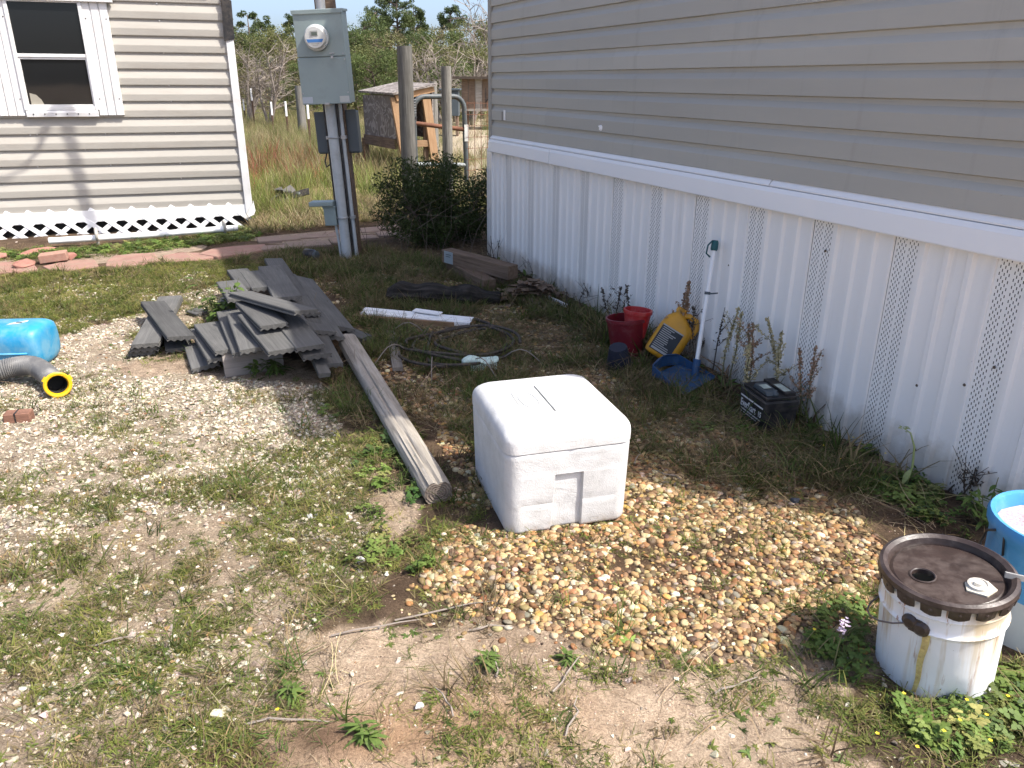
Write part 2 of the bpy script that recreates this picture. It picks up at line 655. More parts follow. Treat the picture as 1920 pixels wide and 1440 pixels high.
P_GRASS = [
    (1.0, [(-400, 520), (60, 512), (400, 488), (440, 478), (520, 500), (440, 530), (400, 560), (240, 590), (110, 630), (-400, 660)]),
    (0.85, [(430, 500), (520, 470), (700, 470), (830, 520), (800, 620), (700, 700), (640, 560), (500, 490)]),
    (0.8, [(700, 480), (980, 520), (1130, 600), (1130, 720), (900, 720), (700, 660)]),
    (0.45, [(-200, 480), (60, 470), (200, 462), (490, 428), (490, 450), (330, 470), (240, 482), (60, 500), (-200, 520)]),
    (0.6, [(230, 640), (330, 560), (420, 540), (470, 640), (440, 700), (270, 690)]),
    (0.4, [(690, 760), (870, 690), (1200, 740), (1560, 900), (1300, 890), (1100, 860), (880, 900), (800, 800)]),
    (0.9, [(1040, 590), (1120, 590), (1300, 690), (1560, 830), (1680, 940), (1580, 930), (1380, 850), (1230, 800), (1140, 690), (1040, 640)]),
    (0.5, [(1180, 760), (1400, 830), (1560, 930), (1460, 930), (1200, 870)]),
    (0.75, [(620, 690), (690, 700), (790, 880), (850, 990), (840, 1080), (680, 1080), (640, 900), (560, 740)]),
    (0.80, [(-500, 960), (300, 920), (640, 830), (720, 1000), (640, 1250), (480, 1540), (-700, 1540)]),
    (0.30, [(-400, 740), (240, 690), (600, 720), (660, 830), (-400, 1000)]),
    (0.42, [(480, 1540), (640, 1230), (840, 1090), (1300, 1220), (1640, 1180), (1930, 1380), (1900, 1560)]),
    (0.9, [(1560, 1280), (1700, 1290), (1930, 1230), (2000, 1300), (2000, 1440), (1900, 1440), (1700, 1400)]),
    (0.16, [(850, 1000), (1190, 880), (1640, 980), (1600, 1140), (1000, 1180)]),
    (0.8, [(1450, 1130), (1640, 1120), (1650, 1250), (1560, 1290), (1470, 1230)]),
    (0.9, [(860, 700), (960, 700), (960, 740), (880, 860), (870, 980), (960, 1005), (830, 1000)]),
]
P_CLOV = [
    (1.0, [(1500, 800), (1560, 790), (1640, 840), (1720, 880), (1800, 950), (1850, 980), (1820, 1010), (1740, 980), (1660, 950), (1560, 880)]),
    (1.0, [(1640, 1300), (1760, 1290), (1890, 1240), (2010, 1230), (2010, 1400), (1860, 1420), (1700, 1380)]),
    (0.8, [(1480, 1130), (1640, 1120), (1640, 1230), (1540, 1230)]),
    (0.28, [(660, 830), (760, 820), (820, 960), (800, 1080), (690, 1060)]),
    (0.55, [(-200, 478), (60, 470), (200, 462), (490, 425), (490, 450), (330, 470), (240, 482), (60, 500), (-200, 520)]),
    (0.4, [(540, 650), (640, 690), (700, 800), (620, 780), (520, 690)]),
    (0.25, [(1180, 760), (1500, 820), (1560, 920), (1400, 850)]),
]


def pathmask(X, Y):
    return inpoly(X, Y, wpoly([(-250, 520), (0, 492), (200, 482), (380, 470), (500, 452), (560, 432), (720, 418), (800, 440), (700, 462), (560, 470), (420, 482), (200, 500), (0, 514), (-250, 550)]))


# ------------------------------------------------------------------ ground sheet
def graded(a, b, step, far, grow=1.22):
    core = list(np.arange(a, b+step/2, step))
    out, s, x = [], step, core[-1]
    while x < far:
        s *= grow
        x += s
        out.append(x)
    lo, s, x = [], step, core[0]
    while x > -far:
        s *= grow
        x -= s
        lo.append(x)
    return np.array(lo[::-1]+core+out)


gx = graded(-5.2, 2.4, 0.028, 220)
gy = graded(0.7, 8.6, 0.028, 220)
GX, GY = np.meshgrid(gx, gy)
near = np.exp(-np.maximum(0, np.hypot(GX+1.2, GY-4)-7)/6)
GZ = height(GX, GY)*(0.35+0.65*near)
peb = mask(GX, GY, P_PEB, 0.07, 1)
lime = mask(GX, GY, P_LIME, 0.10, 2)
sand = mask(GX, GY, P_SAND, 0.12, 3)
grs = mask(GX, GY, P_GRASS, 0.10, 4)
nA = fbm(GX*2.3, GY*2.3, 31)
nB = fbm(GX*9, GY*9, 41)
nC = fbm(GX*30, GY*30, 43, 2)
lerp = lambda a, b, t: a*(1-t[..., None])+b*t[..., None]
C_ = lambda *c: np.array(c, float)
soil = lerp(C_(0.085, 0.06, 0.042), C_(0.17, 0.12, 0.082), np.clip((nB-0.3)*2.2, 0, 1))
col = soil
sandc = lerp(C_(0.53, 0.41, 0.305), C_(0.68, 0.545, 0.415), np.clip((nC-0.3)*2.2, 0, 1))
sand = np.maximum(sand, np.clip(np.maximum((1.25-GY)/.3, (GX-1.75)/.3), 0, .9)*(GY < 6))
col = lerp(col, sandc, np.clip(sand*1.1-0.25*np.clip(nA*2.6-1.1, 0, 1), 0, 1))
col = lerp(col, lerp(C_(0.32, 0.275, 0.21), C_(0.52, 0.46, 0.37), np.clip((nC-0.3)*2.2, 0, 1)), np.clip(lime*0.8, 0, 1))
pebsoil = lerp(C_(0.09, 0.06, 0.04), C_(0.17, 0.115, 0.075), np.clip((nC-0.3)*2.2, 0, 1))
col = lerp(col, pebsoil, np.clip(peb*1.3, 0, 1))
orange = np.exp(-(((GX+0.30)/0.30)**2+((GY-1.36)/0.12)**2))+np.exp(-(((GX-0.02)/0.22)**2+((GY-1.45)/0.10)**2))*0.6
col = lerp(col, C_(0.42, 0.25, 0.14)+0*col, np.clip(orange*0.7, 0, 1))
mole = np.exp(-(((GX+0.42)/0.075)**2+((GY-1.34)/0.045)**2))
col = lerp(col, C_(0.20, 0.13, 0.09)+0*col, np.clip(mole*1.3, 0, 1))
GZ = GZ+mole*0.02
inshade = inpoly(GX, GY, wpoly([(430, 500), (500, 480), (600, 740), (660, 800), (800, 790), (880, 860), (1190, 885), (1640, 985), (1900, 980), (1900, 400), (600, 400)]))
gg = np.clip(grs*(0.35+0.9*nA)-0.1, 0, 0.75)*np.where(inshade, 1.0, 0.5)  # painted shade: ground under grass made darker inside the roof shadow outline
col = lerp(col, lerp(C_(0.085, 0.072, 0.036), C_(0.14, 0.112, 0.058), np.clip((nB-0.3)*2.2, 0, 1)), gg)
fld = np.clip((GY-8.2)/1.5, 0, 1)
fieldc = lerp(C_(0.115, 0.12, 0.045), C_(0.27, 0.215, 0.12), np.clip((fbm(GX*0.5, GY*0.5, 51)-0.35)*3.0, 0, 1))
bare = np.clip((GX+1.9+0.06*(GY-10))*1.2, 0, 1)*np.clip((GY-10.5)/2, 0, 1)*np.clip((40-GY)/8, 0, 1)
fieldc = lerp(fieldc, C_(0.40, 0.345, 0.26)+0*fieldc, bare*np.clip((fbm(GX*1.4, GY*1.4, 57)-0.28)*3, 0, 1))
col = lerp(col, fieldc, fld)
back = np.clip((0.9-GY)/0.4, 0, 1)
ny_, nx_ = GX.shape
V = np.stack([GX, GY, GZ], -1).reshape(-1, 3)
ii = np.arange(nx_*ny_).reshape(ny_, nx_)
Fq = np.stack([ii[:-1, :-1], ii[:-1, 1:], ii[1:, 1:], ii[1:, :-1]], -1).reshape(-1, 4)


def m_ground():
    k = NT('bare_ground')
    at = k.n('ShaderNodeVertexColor', layer_name='soil')
    v = k.coords((1, 1, 1), 'Object', False)
    n1 = k.noise(v, 22, 8, 0.7)
    n2 = k.noise(v, 140, 4, 0.75)
    c = k.mix(1.0, at.outputs[0], k.ramp(n1, [(0.3, (0.72, 0.70, 0.68)), (0.7, (1.22, 1.2, 1.18))]), 'MULTIPLY')
    c = k.mix(1.0, c, k.ramp(n2, [(0.32, (0.62, 0.6, 0.58)), (0.6, (1.15, 1.14, 1.12))]), 'MULTIPLY')
    n3 = k.noise(v, 60, 6, 0.7, 0.5)
    c = k.mix(k.ramp(n3, [(0.60, (0, 0, 0)), (0.72, (0.7,)*3)]), c, (0.09, 0.065, 0.045))
    nr = k.bump(n1, 0.8, 0.03)
    nr = k.bump(n2, 1.0, 0.012, nr)
    nr = k.bump(k.noise(v, 320, 3, .7), 0.8, 0.004, nr)
    return k.done(c, 0.95, nr, 0, 0.12)


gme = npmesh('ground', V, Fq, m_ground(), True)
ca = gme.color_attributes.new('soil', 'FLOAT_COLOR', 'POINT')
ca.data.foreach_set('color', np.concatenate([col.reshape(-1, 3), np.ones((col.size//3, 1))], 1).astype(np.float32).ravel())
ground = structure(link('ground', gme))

# ------------------------------------------------------------------ templates for uncountable cover
TCOL = {}


def template_set(name, meshes):
    c = bpy.data.collections.new(name)
    for i, me in enumerate(meshes):
        o = bpy.data.objects.new(name+'_%02d' % i, me)
        c.objects.link(o)
    TCOL[name] = (c, len(meshes))


def scatter(name, setname, P, rot, scl, colr, label=None, cat=None):
    """one object: its points carry rotation, size, kind and colour, geometry nodes put a piece on each"""
    c, n = TCOL[setname]
    N = len(P)
    me = bpy.data.meshes.new(name)
    me.vertices.add(N)
    me.vertices.foreach_set('co', np.asarray(P, np.float32).ravel())

    def attr(nm, typ, data, key):
        a = me.attributes.new(nm, typ, 'POINT')
        a.data.foreach_set(key, np.ascontiguousarray(data).ravel())
    attr('rot', 'FLOAT_VECTOR', np.asarray(rot, np.float32), 'vector')
    attr('scl', 'FLOAT_VECTOR', np.asarray(scl, np.float32), 'vector')
    attr('idx', 'INT', rng.integers(0, n, N).astype(np.int32), 'value')
    attr('col', 'FLOAT_COLOR', np.concatenate([np.asarray(colr, np.float32), np.ones((N, 1), np.float32)], 1), 'color')
    o = link(name, me)
    ng = bpy.data.node_groups.new(name, 'GeometryNodeTree')
    ng.interface.new_socket('Geometry', in_out='INPUT', socket_type='NodeSocketGeometry')
    ng.interface.new_socket('Geometry', in_out='OUTPUT', socket_type='NodeSocketGeometry')
    nd = ng.nodes
    gi, go = nd.new('NodeGroupInput'), nd.new('NodeGroupOutput')
    ci = nd.new('GeometryNodeCollectionInfo')
    ci.inputs['Collection'].default_value = c
    ci.inputs['Separate Children'].default_value = True
    ci.inputs['Reset Children'].default_value = True
    ip = nd.new('GeometryNodeInstanceOnPoints')
    ip.inputs['Pick Instance'].default_value = True

    def na(nm, typ):
        q = nd.new('GeometryNodeInputNamedAttribute')
        q.data_type = typ
        q.inputs['Name'].default_value = nm
        return [x for x in q.outputs if x.enabled and x.name == 'Attribute'][0]
    er = nd.new('FunctionNodeEulerToRotation')
    ln = ng.links.new
    ln(gi.outputs[0], ip.inputs['Points'])
    ln(ci.outputs[0], ip.inputs['Instance'])
    ln(na('idx', 'INT'), ip.inputs['Instance Index'])
    ln(na('rot', 'FLOAT_VECTOR'), er.inputs[0])
    ln(er.outputs[0], ip.inputs['Rotation'])
    ln(na('scl', 'FLOAT_VECTOR'), ip.inputs['Scale'])
    ln(ip.outputs[0], go.inputs[0])
    md = o.modifiers.new('cover', 'NODES')
    md.node_group = ng
    return stuff(o, label, cat)


import bmesh


def chip_mesh(i):
    r = np.random.default_rng(100+i)
    bm = bmesh.new()
    q = r.normal(size=(13, 3))
    q /= np.linalg.norm(q, axis=1)[:, None]
    q *= r.uniform(0.75, 1.0, (13, 1))
    q *= np.array([1.0, r.uniform(0.6, 0.95), r.uniform(0.35, 0.65)])*0.5
    for p in q:
        bm.verts.new(p)
    bmesh.ops.convex_hull(bm, input=bm.verts[:])
    for v in [v for v in bm.verts if not v.link_faces]:
        bm.verts.remove(v)
    me = bpy.data.meshes.new('chip')
    bm.to_mesh(me)
    bm.free()
    return me


def pebble_mesh(i):
    r = np.random.default_rng(200+i)
    bm = bmesh.new()
    bmesh.ops.create_icosphere(bm, subdivisions=2, radius=0.5)
    ax = np.array([1.0, r.uniform(0.62, 0.9), r.uniform(0.42, 0.62)])
    dirs = r.normal(size=(5, 3))
    dirs /= np.linalg.norm(dirs, axis=1)[:, None]
    cut = r.uniform(0.36, 0.47, 5)
    for v in bm.verts:
        p = np.array(v.co)
        for d, c in zip(dirs, cut):
            t = p @ d
            if t > c:
                p = p-d*(t-c)*0.75
        v.co = p*ax
    me = bpy.data.meshes.new('pebble')
    bm.to_mesh(me)
    bm.free()
    me.polygons.foreach_set('use_smooth', [True]*len(me.polygons))
    return me


def blades_mesh(seed, nb, hmin, hmax, width, spread, lean, curl, segs=3):
    r = np.random.default_rng(seed)
    V, Q = [], []
    for b in range(nb):
        a = r.uniform(0, 2*PI)
        rad = spread*math.sqrt(r.random())
        base = np.array([rad*math.cos(a), rad*math.sin(a), 0])
        az = r.uniform(0, 2*PI)
        h = r.uniform(hmin, hmax)
        th = abs(r.normal(lean, 0.25))
        w = width*r.uniform(0.7, 1.3)
        side = np.array([-math.sin(az+r.normal(0, .5)), math.cos(az), 0])
        p = base.copy()
        o = len(V)
        for k in range(segs+1):
            ww = w*(1-(k/segs)**1.6)*0.5+0.0003
            V += [p-side*ww, p+side*ww]
            t = th+curl*(k+1)/segs*r.uniform(0.6, 1.3)
            p = p+np.array([math.cos(az)*math.sin(t), math.sin(az)*math.sin(t), math.cos(t)])*h/segs
        for k in range(segs):
            Q.append([o+2*k, o+2*k+1, o+2*k+3, o+2*k+2])
    return np.array(V), np.array(Q)


def leafpoly(V, Q, base, dirv, up, length, width, droop=0.3, seg=3):
    """a pointed leaf as a strip of quads"""
    dirv = np.asarray(dirv, float)
    side = np.cross(dirv, up)
    side = side/max(1e-6, np.linalg.norm(side))
    p = np.array(base, float)
    o = len(V)
    prof = [0.25, 0.9, 1.0, 0.55, 0.03] if seg == 4 else [0.25, 1.0, 0.8, 0.04]
    d = dirv.copy()
    for k in range(seg+1):
        w = width*prof[k]*0.5
        V += [p-side*w, p+side*w]
        d = d-np.array([0, 0, droop/seg])
        d = d/np.linalg.norm(d)
        p = p+d*length/seg
    for k in range(seg):
        Q.append([o+2*k, o+2*k+1, o+2*k+3, o+2*k+2])


def clover_mesh(seed, n=14, sp=0.05, h=0.05, leaf=0.011):
    r = np.random.default_rng(seed)
    V, Q = [], []
    for i in range(n):
        a, rad = r.uniform(0, 2*PI), sp*math.sqrt(r.random())
        b = np.array([rad*math.cos(a), rad*math.sin(a), 0])
        top = b+np.array([r.normal(0, .01), r.normal(0, .01), h*r.uniform(0.4, 1.1)])
        s = np.array([0.0008, 0.0004, 0])
        o = len(V)
        V += [b-s, b+s, top+s, top-s]
        Q.append([o, o+1, o+2, o+3])
        a0 = r.uniform(0, 2*PI)
        for k in range(3):
            aa = a0+k*2.1
            L = leaf*r.uniform(0.8, 1.3)
            d = np.array([math.cos(aa), math.sin(aa), r.uniform(-0.1, 0.5)])
            leafpoly(V, Q, top, d/np.linalg.norm(d), np.array([0, 0, 1.0]), L*1.5, L*1.25, 0.5)
    return np.array(V), np.array(Q)


def rosette_mesh(seed, n=9, L=0.07, wid=0.02, up=0.7):
    r = np.random.default_rng(seed)
    V, Q = [], []
    for i in range(n):
        a = 2*PI*i/n+r.normal(0, .3)
        d = np.array([math.cos(a), math.sin(a), up*r.uniform(0.3, 1.3)])
        leafpoly(V, Q, np.array([0, 0, 0.002]), d/np.linalg.norm(d), np.array([0, 0, 1.0]), L*r.uniform(0.6, 1.2), wid*r.uniform(0.7, 1.2), 1.1, 4)
    return np.array(V), np.array(Q)


def straw_mesh(seed, n=5, L=0.16, w=0.0016):
    r = np.random.default_rng(seed)
    V, Q = [], []
    for i in range(n):
        a = r.uniform(0, 2*PI)
        p = np.array([r.normal(0, .03), r.normal(0, .03), 0.004])
        o = len(V)
        l = L*r.uniform(0.4, 1.2)
        zz = r.uniform(0.0, 0.06)
        k1 = r.normal(0, .5)
        for k in range(6):
            t = k/5
            aa = a+k1*t
            V += [p+np.array([-math.sin(aa), math.cos(aa), 0])*w*0.5, p-np.array([-math.sin(aa), math.cos(aa), 0])*w*0.5]
            p = p+np.array([math.cos(aa), math.sin(aa), (0.5-t)*zz*4])*l/5
        for k in range(5):
            Q.append([o+2*k, o+2*k+1, o+2*k+3, o+2*k+2])
    return np.array(V), np.array(Q)


MI_STONE = m_inst('limestone_chips', 0.9, 0.5, 90, 0.22)
MI_PEB = m_inst('river_pebbles', 0.62, 0.2, 60, 0.22, 0.35)
MI_GRASS = m_inst('grass_blades', 0.7, 0, 20, 0.2, 0.25, 0.3)
MI_LEAF = m_inst('small_leaves', 0.6, 0, 25, 0.25, 0.3, 0.3)
MI_STRAW = m_inst('dead_straw', 0.85, 0, 20, 0.2, 0.2, 0.1)


def withmat(me, m):
    me.materials.append(m)
    return me


template_set('limestone_chip', [withmat(chip_mesh(i), MI_STONE) for i in range(8)])
template_set('river_pebble', [withmat(pebble_mesh(i), MI_PEB) for i in range(8)])
template_set('short_grass_tuft', [npmesh('short_grass_tuft', *blades_mesh(300+i, 13, .018, .05, .0025, .030, .85, .75), MI_GRASS) for i in range(6)])
template_set('long_grass_tuft', [npmesh('long_grass_tuft', *blades_mesh(320+i, 14, .06, .15, .0034, .03, .45, .9, 4), MI_GRASS) for i in range(6)])
template_set('field_grass_tuft', [npmesh('field_grass_tuft', *blades_mesh(340+i, 22, .25, .7, .008, .16, .2, .45, 3), MI_GRASS) for i in range(5)])
template_set('clover_tuft', [npmesh('clover_tuft', *clover_mesh(360+i), MI_LEAF) for i in range(5)])
template_set('weed_rosette', [npmesh('weed_rosette', *rosette_mesh(380+i, 9+i % 3), MI_LEAF) for i in range(5)])
template_set('loose_straw', [npmesh('loose_straw', *straw_mesh(400+i), MI_STRAW) for i in range(6)])

# ------------------------------------------------------------------ candidate spots on the ground
FOOT_H = [tuple((H0+HU*a+HN*b)[:2]) for a, b in ((-0.03, -0.0), (4.75, -0.0), (4.75, 4.6), (-0.03, 4.6))]
FOOT_L = [tuple((L0+LU*a+LN*b)[:2]) for a, b in ((0.12, -0.02), (-6, -0.02), (-6, 5), (0.12, 5))]
PILE = wpoly([(250, 655), (290, 560), (400, 540), (500, 490), (560, 520), (660, 620), (660, 690), (460, 700), (350, 660)])
COOL = [tuple(np.array([0.02, 2.24])+np.array([.957, .29])*a+np.array([-.29, .957])*b) for a, b in ((0, 0), (.37, 0), (.37, .52), (0, .52))]


BARE = [wpoly(q) for q in ([(1215, 706), (1284, 748), (1348, 712), (1300, 684), (1268, 676)], [(1380, 775), (1432, 812), (1506, 802), (1462, 765)], [(668, 588), (670, 600), (884, 616), (884, 600)],
                           [(730, 545), (730, 570), (935, 578), (935, 556)], [(1148, 655), (1150, 695), (1212, 672), (1205, 650)], [(1208, 668), (1216, 694), (1262, 690), (1256, 668)], [(838, 486), (918, 540), (972, 520), (880, 478)])]


def bare(X, Y):
    k = np.zeros(np.shape(X), bool)
    for q in BARE:
        k |= inpoly(X, Y, q)
    return k & (rng.random(len(X)) < .93)


def cand(n, x0=-6.0, x1=2.7, y0=0.75, y1=8.6, margin=230):
    n = int(n*1.16)
    X, Y = rng.uniform(x0, x1, n), rng.uniform(y0, y1, n)
    uv, z = project(np.stack([X, Y, 0*X], -1))
    k = (uv[:, 0] > -margin) & (uv[:, 0] < 1920+margin) & (uv[:, 1] < 1440+margin) & (z > 0)
    X, Y = X[k], Y[k]
    k = ~(bare(X, Y) | inpoly(X, Y, FOOT_H) | inpoly(X, Y, FOOT_L) | inpoly(X, Y, COOL) | (inpoly(X, Y, PILE) & (rng.random(len(X)) < .55)))
    return X[k], Y[k]


def pick(cols, n, jit=0.18):
    cols = np.array([c[1:] for c in cols]), np.array([c[0] for c in cols], float)
    i = rng.choice(len(cols[1]), n, p=cols[1]/cols[1].sum())
    return np.clip(cols[0][i]*(1+rng.normal(0, jit, (n, 1)))*(1+rng.normal(0, jit*0.25, (n, 3))), 0.004, 0.85)


def spread(name, setname, n, dens, size, cols, zoff=0.0, flat=False, label=None, cat=None, tilt=0.25, power=1.0, jit=0.18, tall=None, keep_path=False, **ck):
    X, Y = cand(n, **ck)
    d = dens(X, Y)
    if not keep_path:
        d = d*(1-0.9*pathmask(X, Y))
    k = rng.random(len(X)) < d
    X, Y = X[k], Y[k]
    N = len(X)
    s = size[0]+(size[1]-size[0])*rng.random(N)**power
    rot = np.stack([rng.normal(0, tilt, N), rng.normal(0, tilt, N), rng.uniform(0, 2*PI, N)], -1)
    sc = np.stack([s, s*rng.uniform(0.8, 1.15, N), s*(rng.uniform(0.7, 1.1, N) if tall is None else rng.uniform(tall[0], tall[1], N))], -1)
    return scatter(name, setname, np.stack([X, Y, height(X, Y)+zoff*s], -1), rot, sc, pick(cols, N, jit), label, cat)


LIMEC = [(3, .54, .475, .365), (3, .44, .385, .295), (1.0, .64, .575, .46), (1.8, .29, .25, .195), (.25, .32, .19, .10)]
PEBC = [(3, .31, .205, .095), (2.6, .385, .285, .15), (1.5, .24, .12, .05), (1.8, .185, .11, .055), (.9, .49, .42, .28), (1.4, .11, .07, .042), (.5, .35, .21, .065), (.6, .26, .22, .165)]
GREEN = [(3, .12, .145, .03), (2.2, .175, .18, .045), (1.6, .07, .10, .022), (1.6, .25, .20, .095), (.8, .11, .085, .045)]
LAWN = [(3, .17, .185, .035), (2, .225, .22, .05), (1.2, .10, .13, .025), (.8, .30, .25, .11)]
DRY = [(3, .21, .155, .085), (1.4, .32, .25, .145), (2, .13, .092, .052), (1.2, .11, .11, .04)]
SHADEG = [(3, .07, .10, .022), (2, .105, .125, .035), (2, .20, .155, .08), (1, .15, .11, .06)]
CLOVC = [(3, .11, .17, .035), (2, .16, .215, .05), (1, .07, .12, .03), (1, .21, .22, .07)]


def clump(X, Y, s, seed, lo, hi):
    return np.clip((fbm(X*s, Y*s, seed)-lo)/(hi-lo), 0, 1)


spread('limestone_gravel', 'limestone_chip', 720000, lambda X, Y: mask(X, Y, P_LIME, 0.10, 2)**1.2*(0.28+0.72*clump(X, Y, 3.2, 61, .34, .54)), (0.006, 0.031), LIMEC, 0.10, power=3.0, label='crushed white limestone gravel over the sandy yard', cat='gravel')
spread('loose_limestone', 'limestone_chip', 9000, lambda X, Y: np.clip(mask(X, Y, P_LIME, 0.10, 2)*0.35+0.006, 0, 1)*0.22, (0.024, 0.055), LIMEC, 0.12, power=2.2, label='larger loose white limestone pieces on the yard', cat='gravel')
spread('pebble_bed', 'river_pebble', 560000, lambda X, Y: mask(X, Y, P_PEB, 0.07, 1)**1.5*(0.30+1.0*clump(X, Y, 3.0, 71, .24, .42)), (0.008, 0.034), PEBC, 0.05, power=2.0, jit=0.22, label='tan and orange river pebbles spread beside the house', cat='pebbles')
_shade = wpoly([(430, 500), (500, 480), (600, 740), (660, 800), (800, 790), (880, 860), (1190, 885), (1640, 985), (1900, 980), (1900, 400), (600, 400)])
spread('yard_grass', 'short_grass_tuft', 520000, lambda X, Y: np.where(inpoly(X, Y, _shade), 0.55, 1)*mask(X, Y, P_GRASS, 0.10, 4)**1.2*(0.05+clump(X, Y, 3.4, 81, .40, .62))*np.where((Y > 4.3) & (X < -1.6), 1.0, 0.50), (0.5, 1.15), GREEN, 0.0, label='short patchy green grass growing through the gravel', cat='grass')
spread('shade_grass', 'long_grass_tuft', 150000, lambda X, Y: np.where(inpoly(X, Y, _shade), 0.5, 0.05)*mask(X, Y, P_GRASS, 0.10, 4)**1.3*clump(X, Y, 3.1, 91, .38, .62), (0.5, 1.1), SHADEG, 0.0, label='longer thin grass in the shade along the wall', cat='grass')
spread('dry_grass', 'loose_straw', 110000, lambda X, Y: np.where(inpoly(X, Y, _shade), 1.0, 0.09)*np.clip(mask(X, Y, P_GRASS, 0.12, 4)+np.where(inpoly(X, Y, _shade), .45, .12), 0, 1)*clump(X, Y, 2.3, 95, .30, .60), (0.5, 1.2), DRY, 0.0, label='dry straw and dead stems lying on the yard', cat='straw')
spread('clover_patch', 'clover_tuft', 90000, lambda X, Y: mask(X, Y, P_CLOV, 0.06, 6)*clump(X, Y, 4.5, 97, .32, .58)*.95, (0.3, 0.8), CLOVC, 0.0, label='low leafy green clover and weeds in patches', cat='weeds', keep_path=False)
spread('broadleaf_weeds', 'weed_rosette', 9000, lambda X, Y: np.clip(mask(X, Y, P_GRASS, 0.10, 4)*0.10+mask(X, Y, P_CLOV, 0.1, 6)*0.22, 0, 1)*clump(X, Y, 2, 99, .4, .6), (0.22, 0.6), CLOVC, 0.0, label='small broadleaf weeds with flat rosettes', cat='weeds')
SANDC = [(3, .54, .43, .325), (2.5, .44, .34, .25), (1.2, .26, .19, .135), (.5, .12, .085, .06)]
spread('soil_crumbs', 'limestone_chip', 260000, lambda X, Y: np.clip(mask(X, Y, P_SAND, .12, 3)+.25, 0, 1)*(.25+.75*clump(X, Y, 5, 103, .35, .6))*np.clip(1.6-Y*.28, .1, 1), (0.003, 0.010), SANDC, 0.05, power=2.0, label='crumbs of dry sand and soil on the bare ground', cat='soil')
spread('dark_litter', 'loose_straw', 60000, lambda X, Y: np.clip(mask(X, Y, P_SAND, .12, 3)+mask(X, Y, P_LIME, .1, 2)*.5+.15, 0, 1)*clump(X, Y, 4, 107, .44, .66)*.4, (0.15, 0.42), [(3, .085, .06, .045), (2, .14, .10, .07), (1, .25, .2, .13)], 0.0, label='short dark bits of dead stem on the ground', cat='litter')
spread('tiny_sprouts', 'weed_rosette', 42000, lambda X, Y: np.clip(mask(X, Y, P_GRASS, .10, 4)*.5+mask(X, Y, P_SAND, .12, 3)*.3, 0, 1)*clump(X, Y, 5, 109, .42, .58), (0.12, 0.36), GREEN[:3]+[(1, .13, .19, .05)], 0.0, label='tiny green sprouts scattered over the ground', cat='sprouts')
_lawn = [(1.0, [(-400, 520), (60, 512), (400, 488), (440, 478), (500, 500), (430, 530), (400, 560), (240, 590), (110, 630), (-400, 660)])]
spread('lawn_grass', 'short_grass_tuft', 120000, lambda X, Y: mask(X, Y, _lawn, .10, 8)*(.35+.65*clump(X, Y, 3, 117, .32, .5)), (0.45, 0.95), LAWN, 0.0, label='yellow green lawn in front of the red path on the left', cat='lawn')
_foot = [(1.0, [(1045, 588), (1110, 582), (1330, 690), (1570, 800), (1720, 900), (1650, 905), (1480, 835), (1240, 715), (1080, 625)])]
spread('wall_foot_grass', 'long_grass_tuft', 26000, lambda X, Y: mask(X, Y, _foot, .05, 9)*clump(X, Y, 5, 121, .40, .60)*.5, (1.0, 2.3), SHADEG, 0.0, label='taller thin grass at the foot of the white skirting', cat='grass', tilt=.12)
_edge = [(1.0, [(470, 442), (560, 430), (740, 412), (740, 372), (470, 395)])]
spread('path_edge_thatch', 'long_grass_tuft', 60000, lambda X, Y: mask(X, Y, _edge, .05, 10)*.5, (0.7, 1.6), [(3, .33, .265, .155), (2, .25, .19, .10), (1.5, .15, .17, .05)], 0.0, label='matted dry thatch behind the path', cat='grass', y1=10.5)


# field beyond the houses
def fieldcover():
    n = 60000
    X, Y = rng.uniform(-16, 4, n), 8.4+rng.random(n)**1.5*27
    uv, z = project(np.stack([X, Y, 0*X], -1))
    d = (uv[:, 0] > 380) & (uv[:, 0] < 1000)
    cl = np.clip((fbm(X*0.6, Y*0.6, 111)-0.36)*5, 0.0, 1)
    bare = np.clip((X+2.0+0.06*(Y-10))*1.2, 0, 1)*np.clip((Y-10.5)/2, 0, 1)
    k = d & (rng.random(n) < (0.12+0.6*cl)*(1-0.9*bare))
    k &= ~((X > -2.6) & (X < 0.2) & (Y < 10.2) & (rng.random(n) < 0.55))
    X, Y = X[k], Y[k]
    N = len(X)
    gcol = pick([(3, .24, .205, .10), (2, .31, .26, .15), (3, .14, .17, .045), (1.2, .17, .125, .07)], N)
    red = np.exp(-(((X+4.3)/1.3)**2+((Y-12.4)/2.3)**2))*0.5
    rr = rng.random(N) < red
    gcol[rr] = pick([(2, .30, .085, .06), (1, .24, .11, .07)], rr.sum())
    fresh = (rng.random(N) < 0.55) & (Y < 11.5)
    gcol[fresh & ~rr] = pick([(2, .20, .235, .06), (1, .15, .19, .05)], (fresh & ~rr).sum())
    s = rng.uniform(0.35, 0.85, N)*np.where(Y < 10, 0.65, 1.0)
    rot = np.stack([rng.normal(0, .12, N), rng.normal(0, .12, N), rng.uniform(0, 6.28, N)], -1)
    scatter('field_grass', 'field_grass_tuft', np.stack([X, Y, height(X, Y)-.01], -1), rot, np.stack([s, s, s], -1), gcol, 'tall straw and reddish weeds in the field beyond the houses', 'grass')


fieldcover()

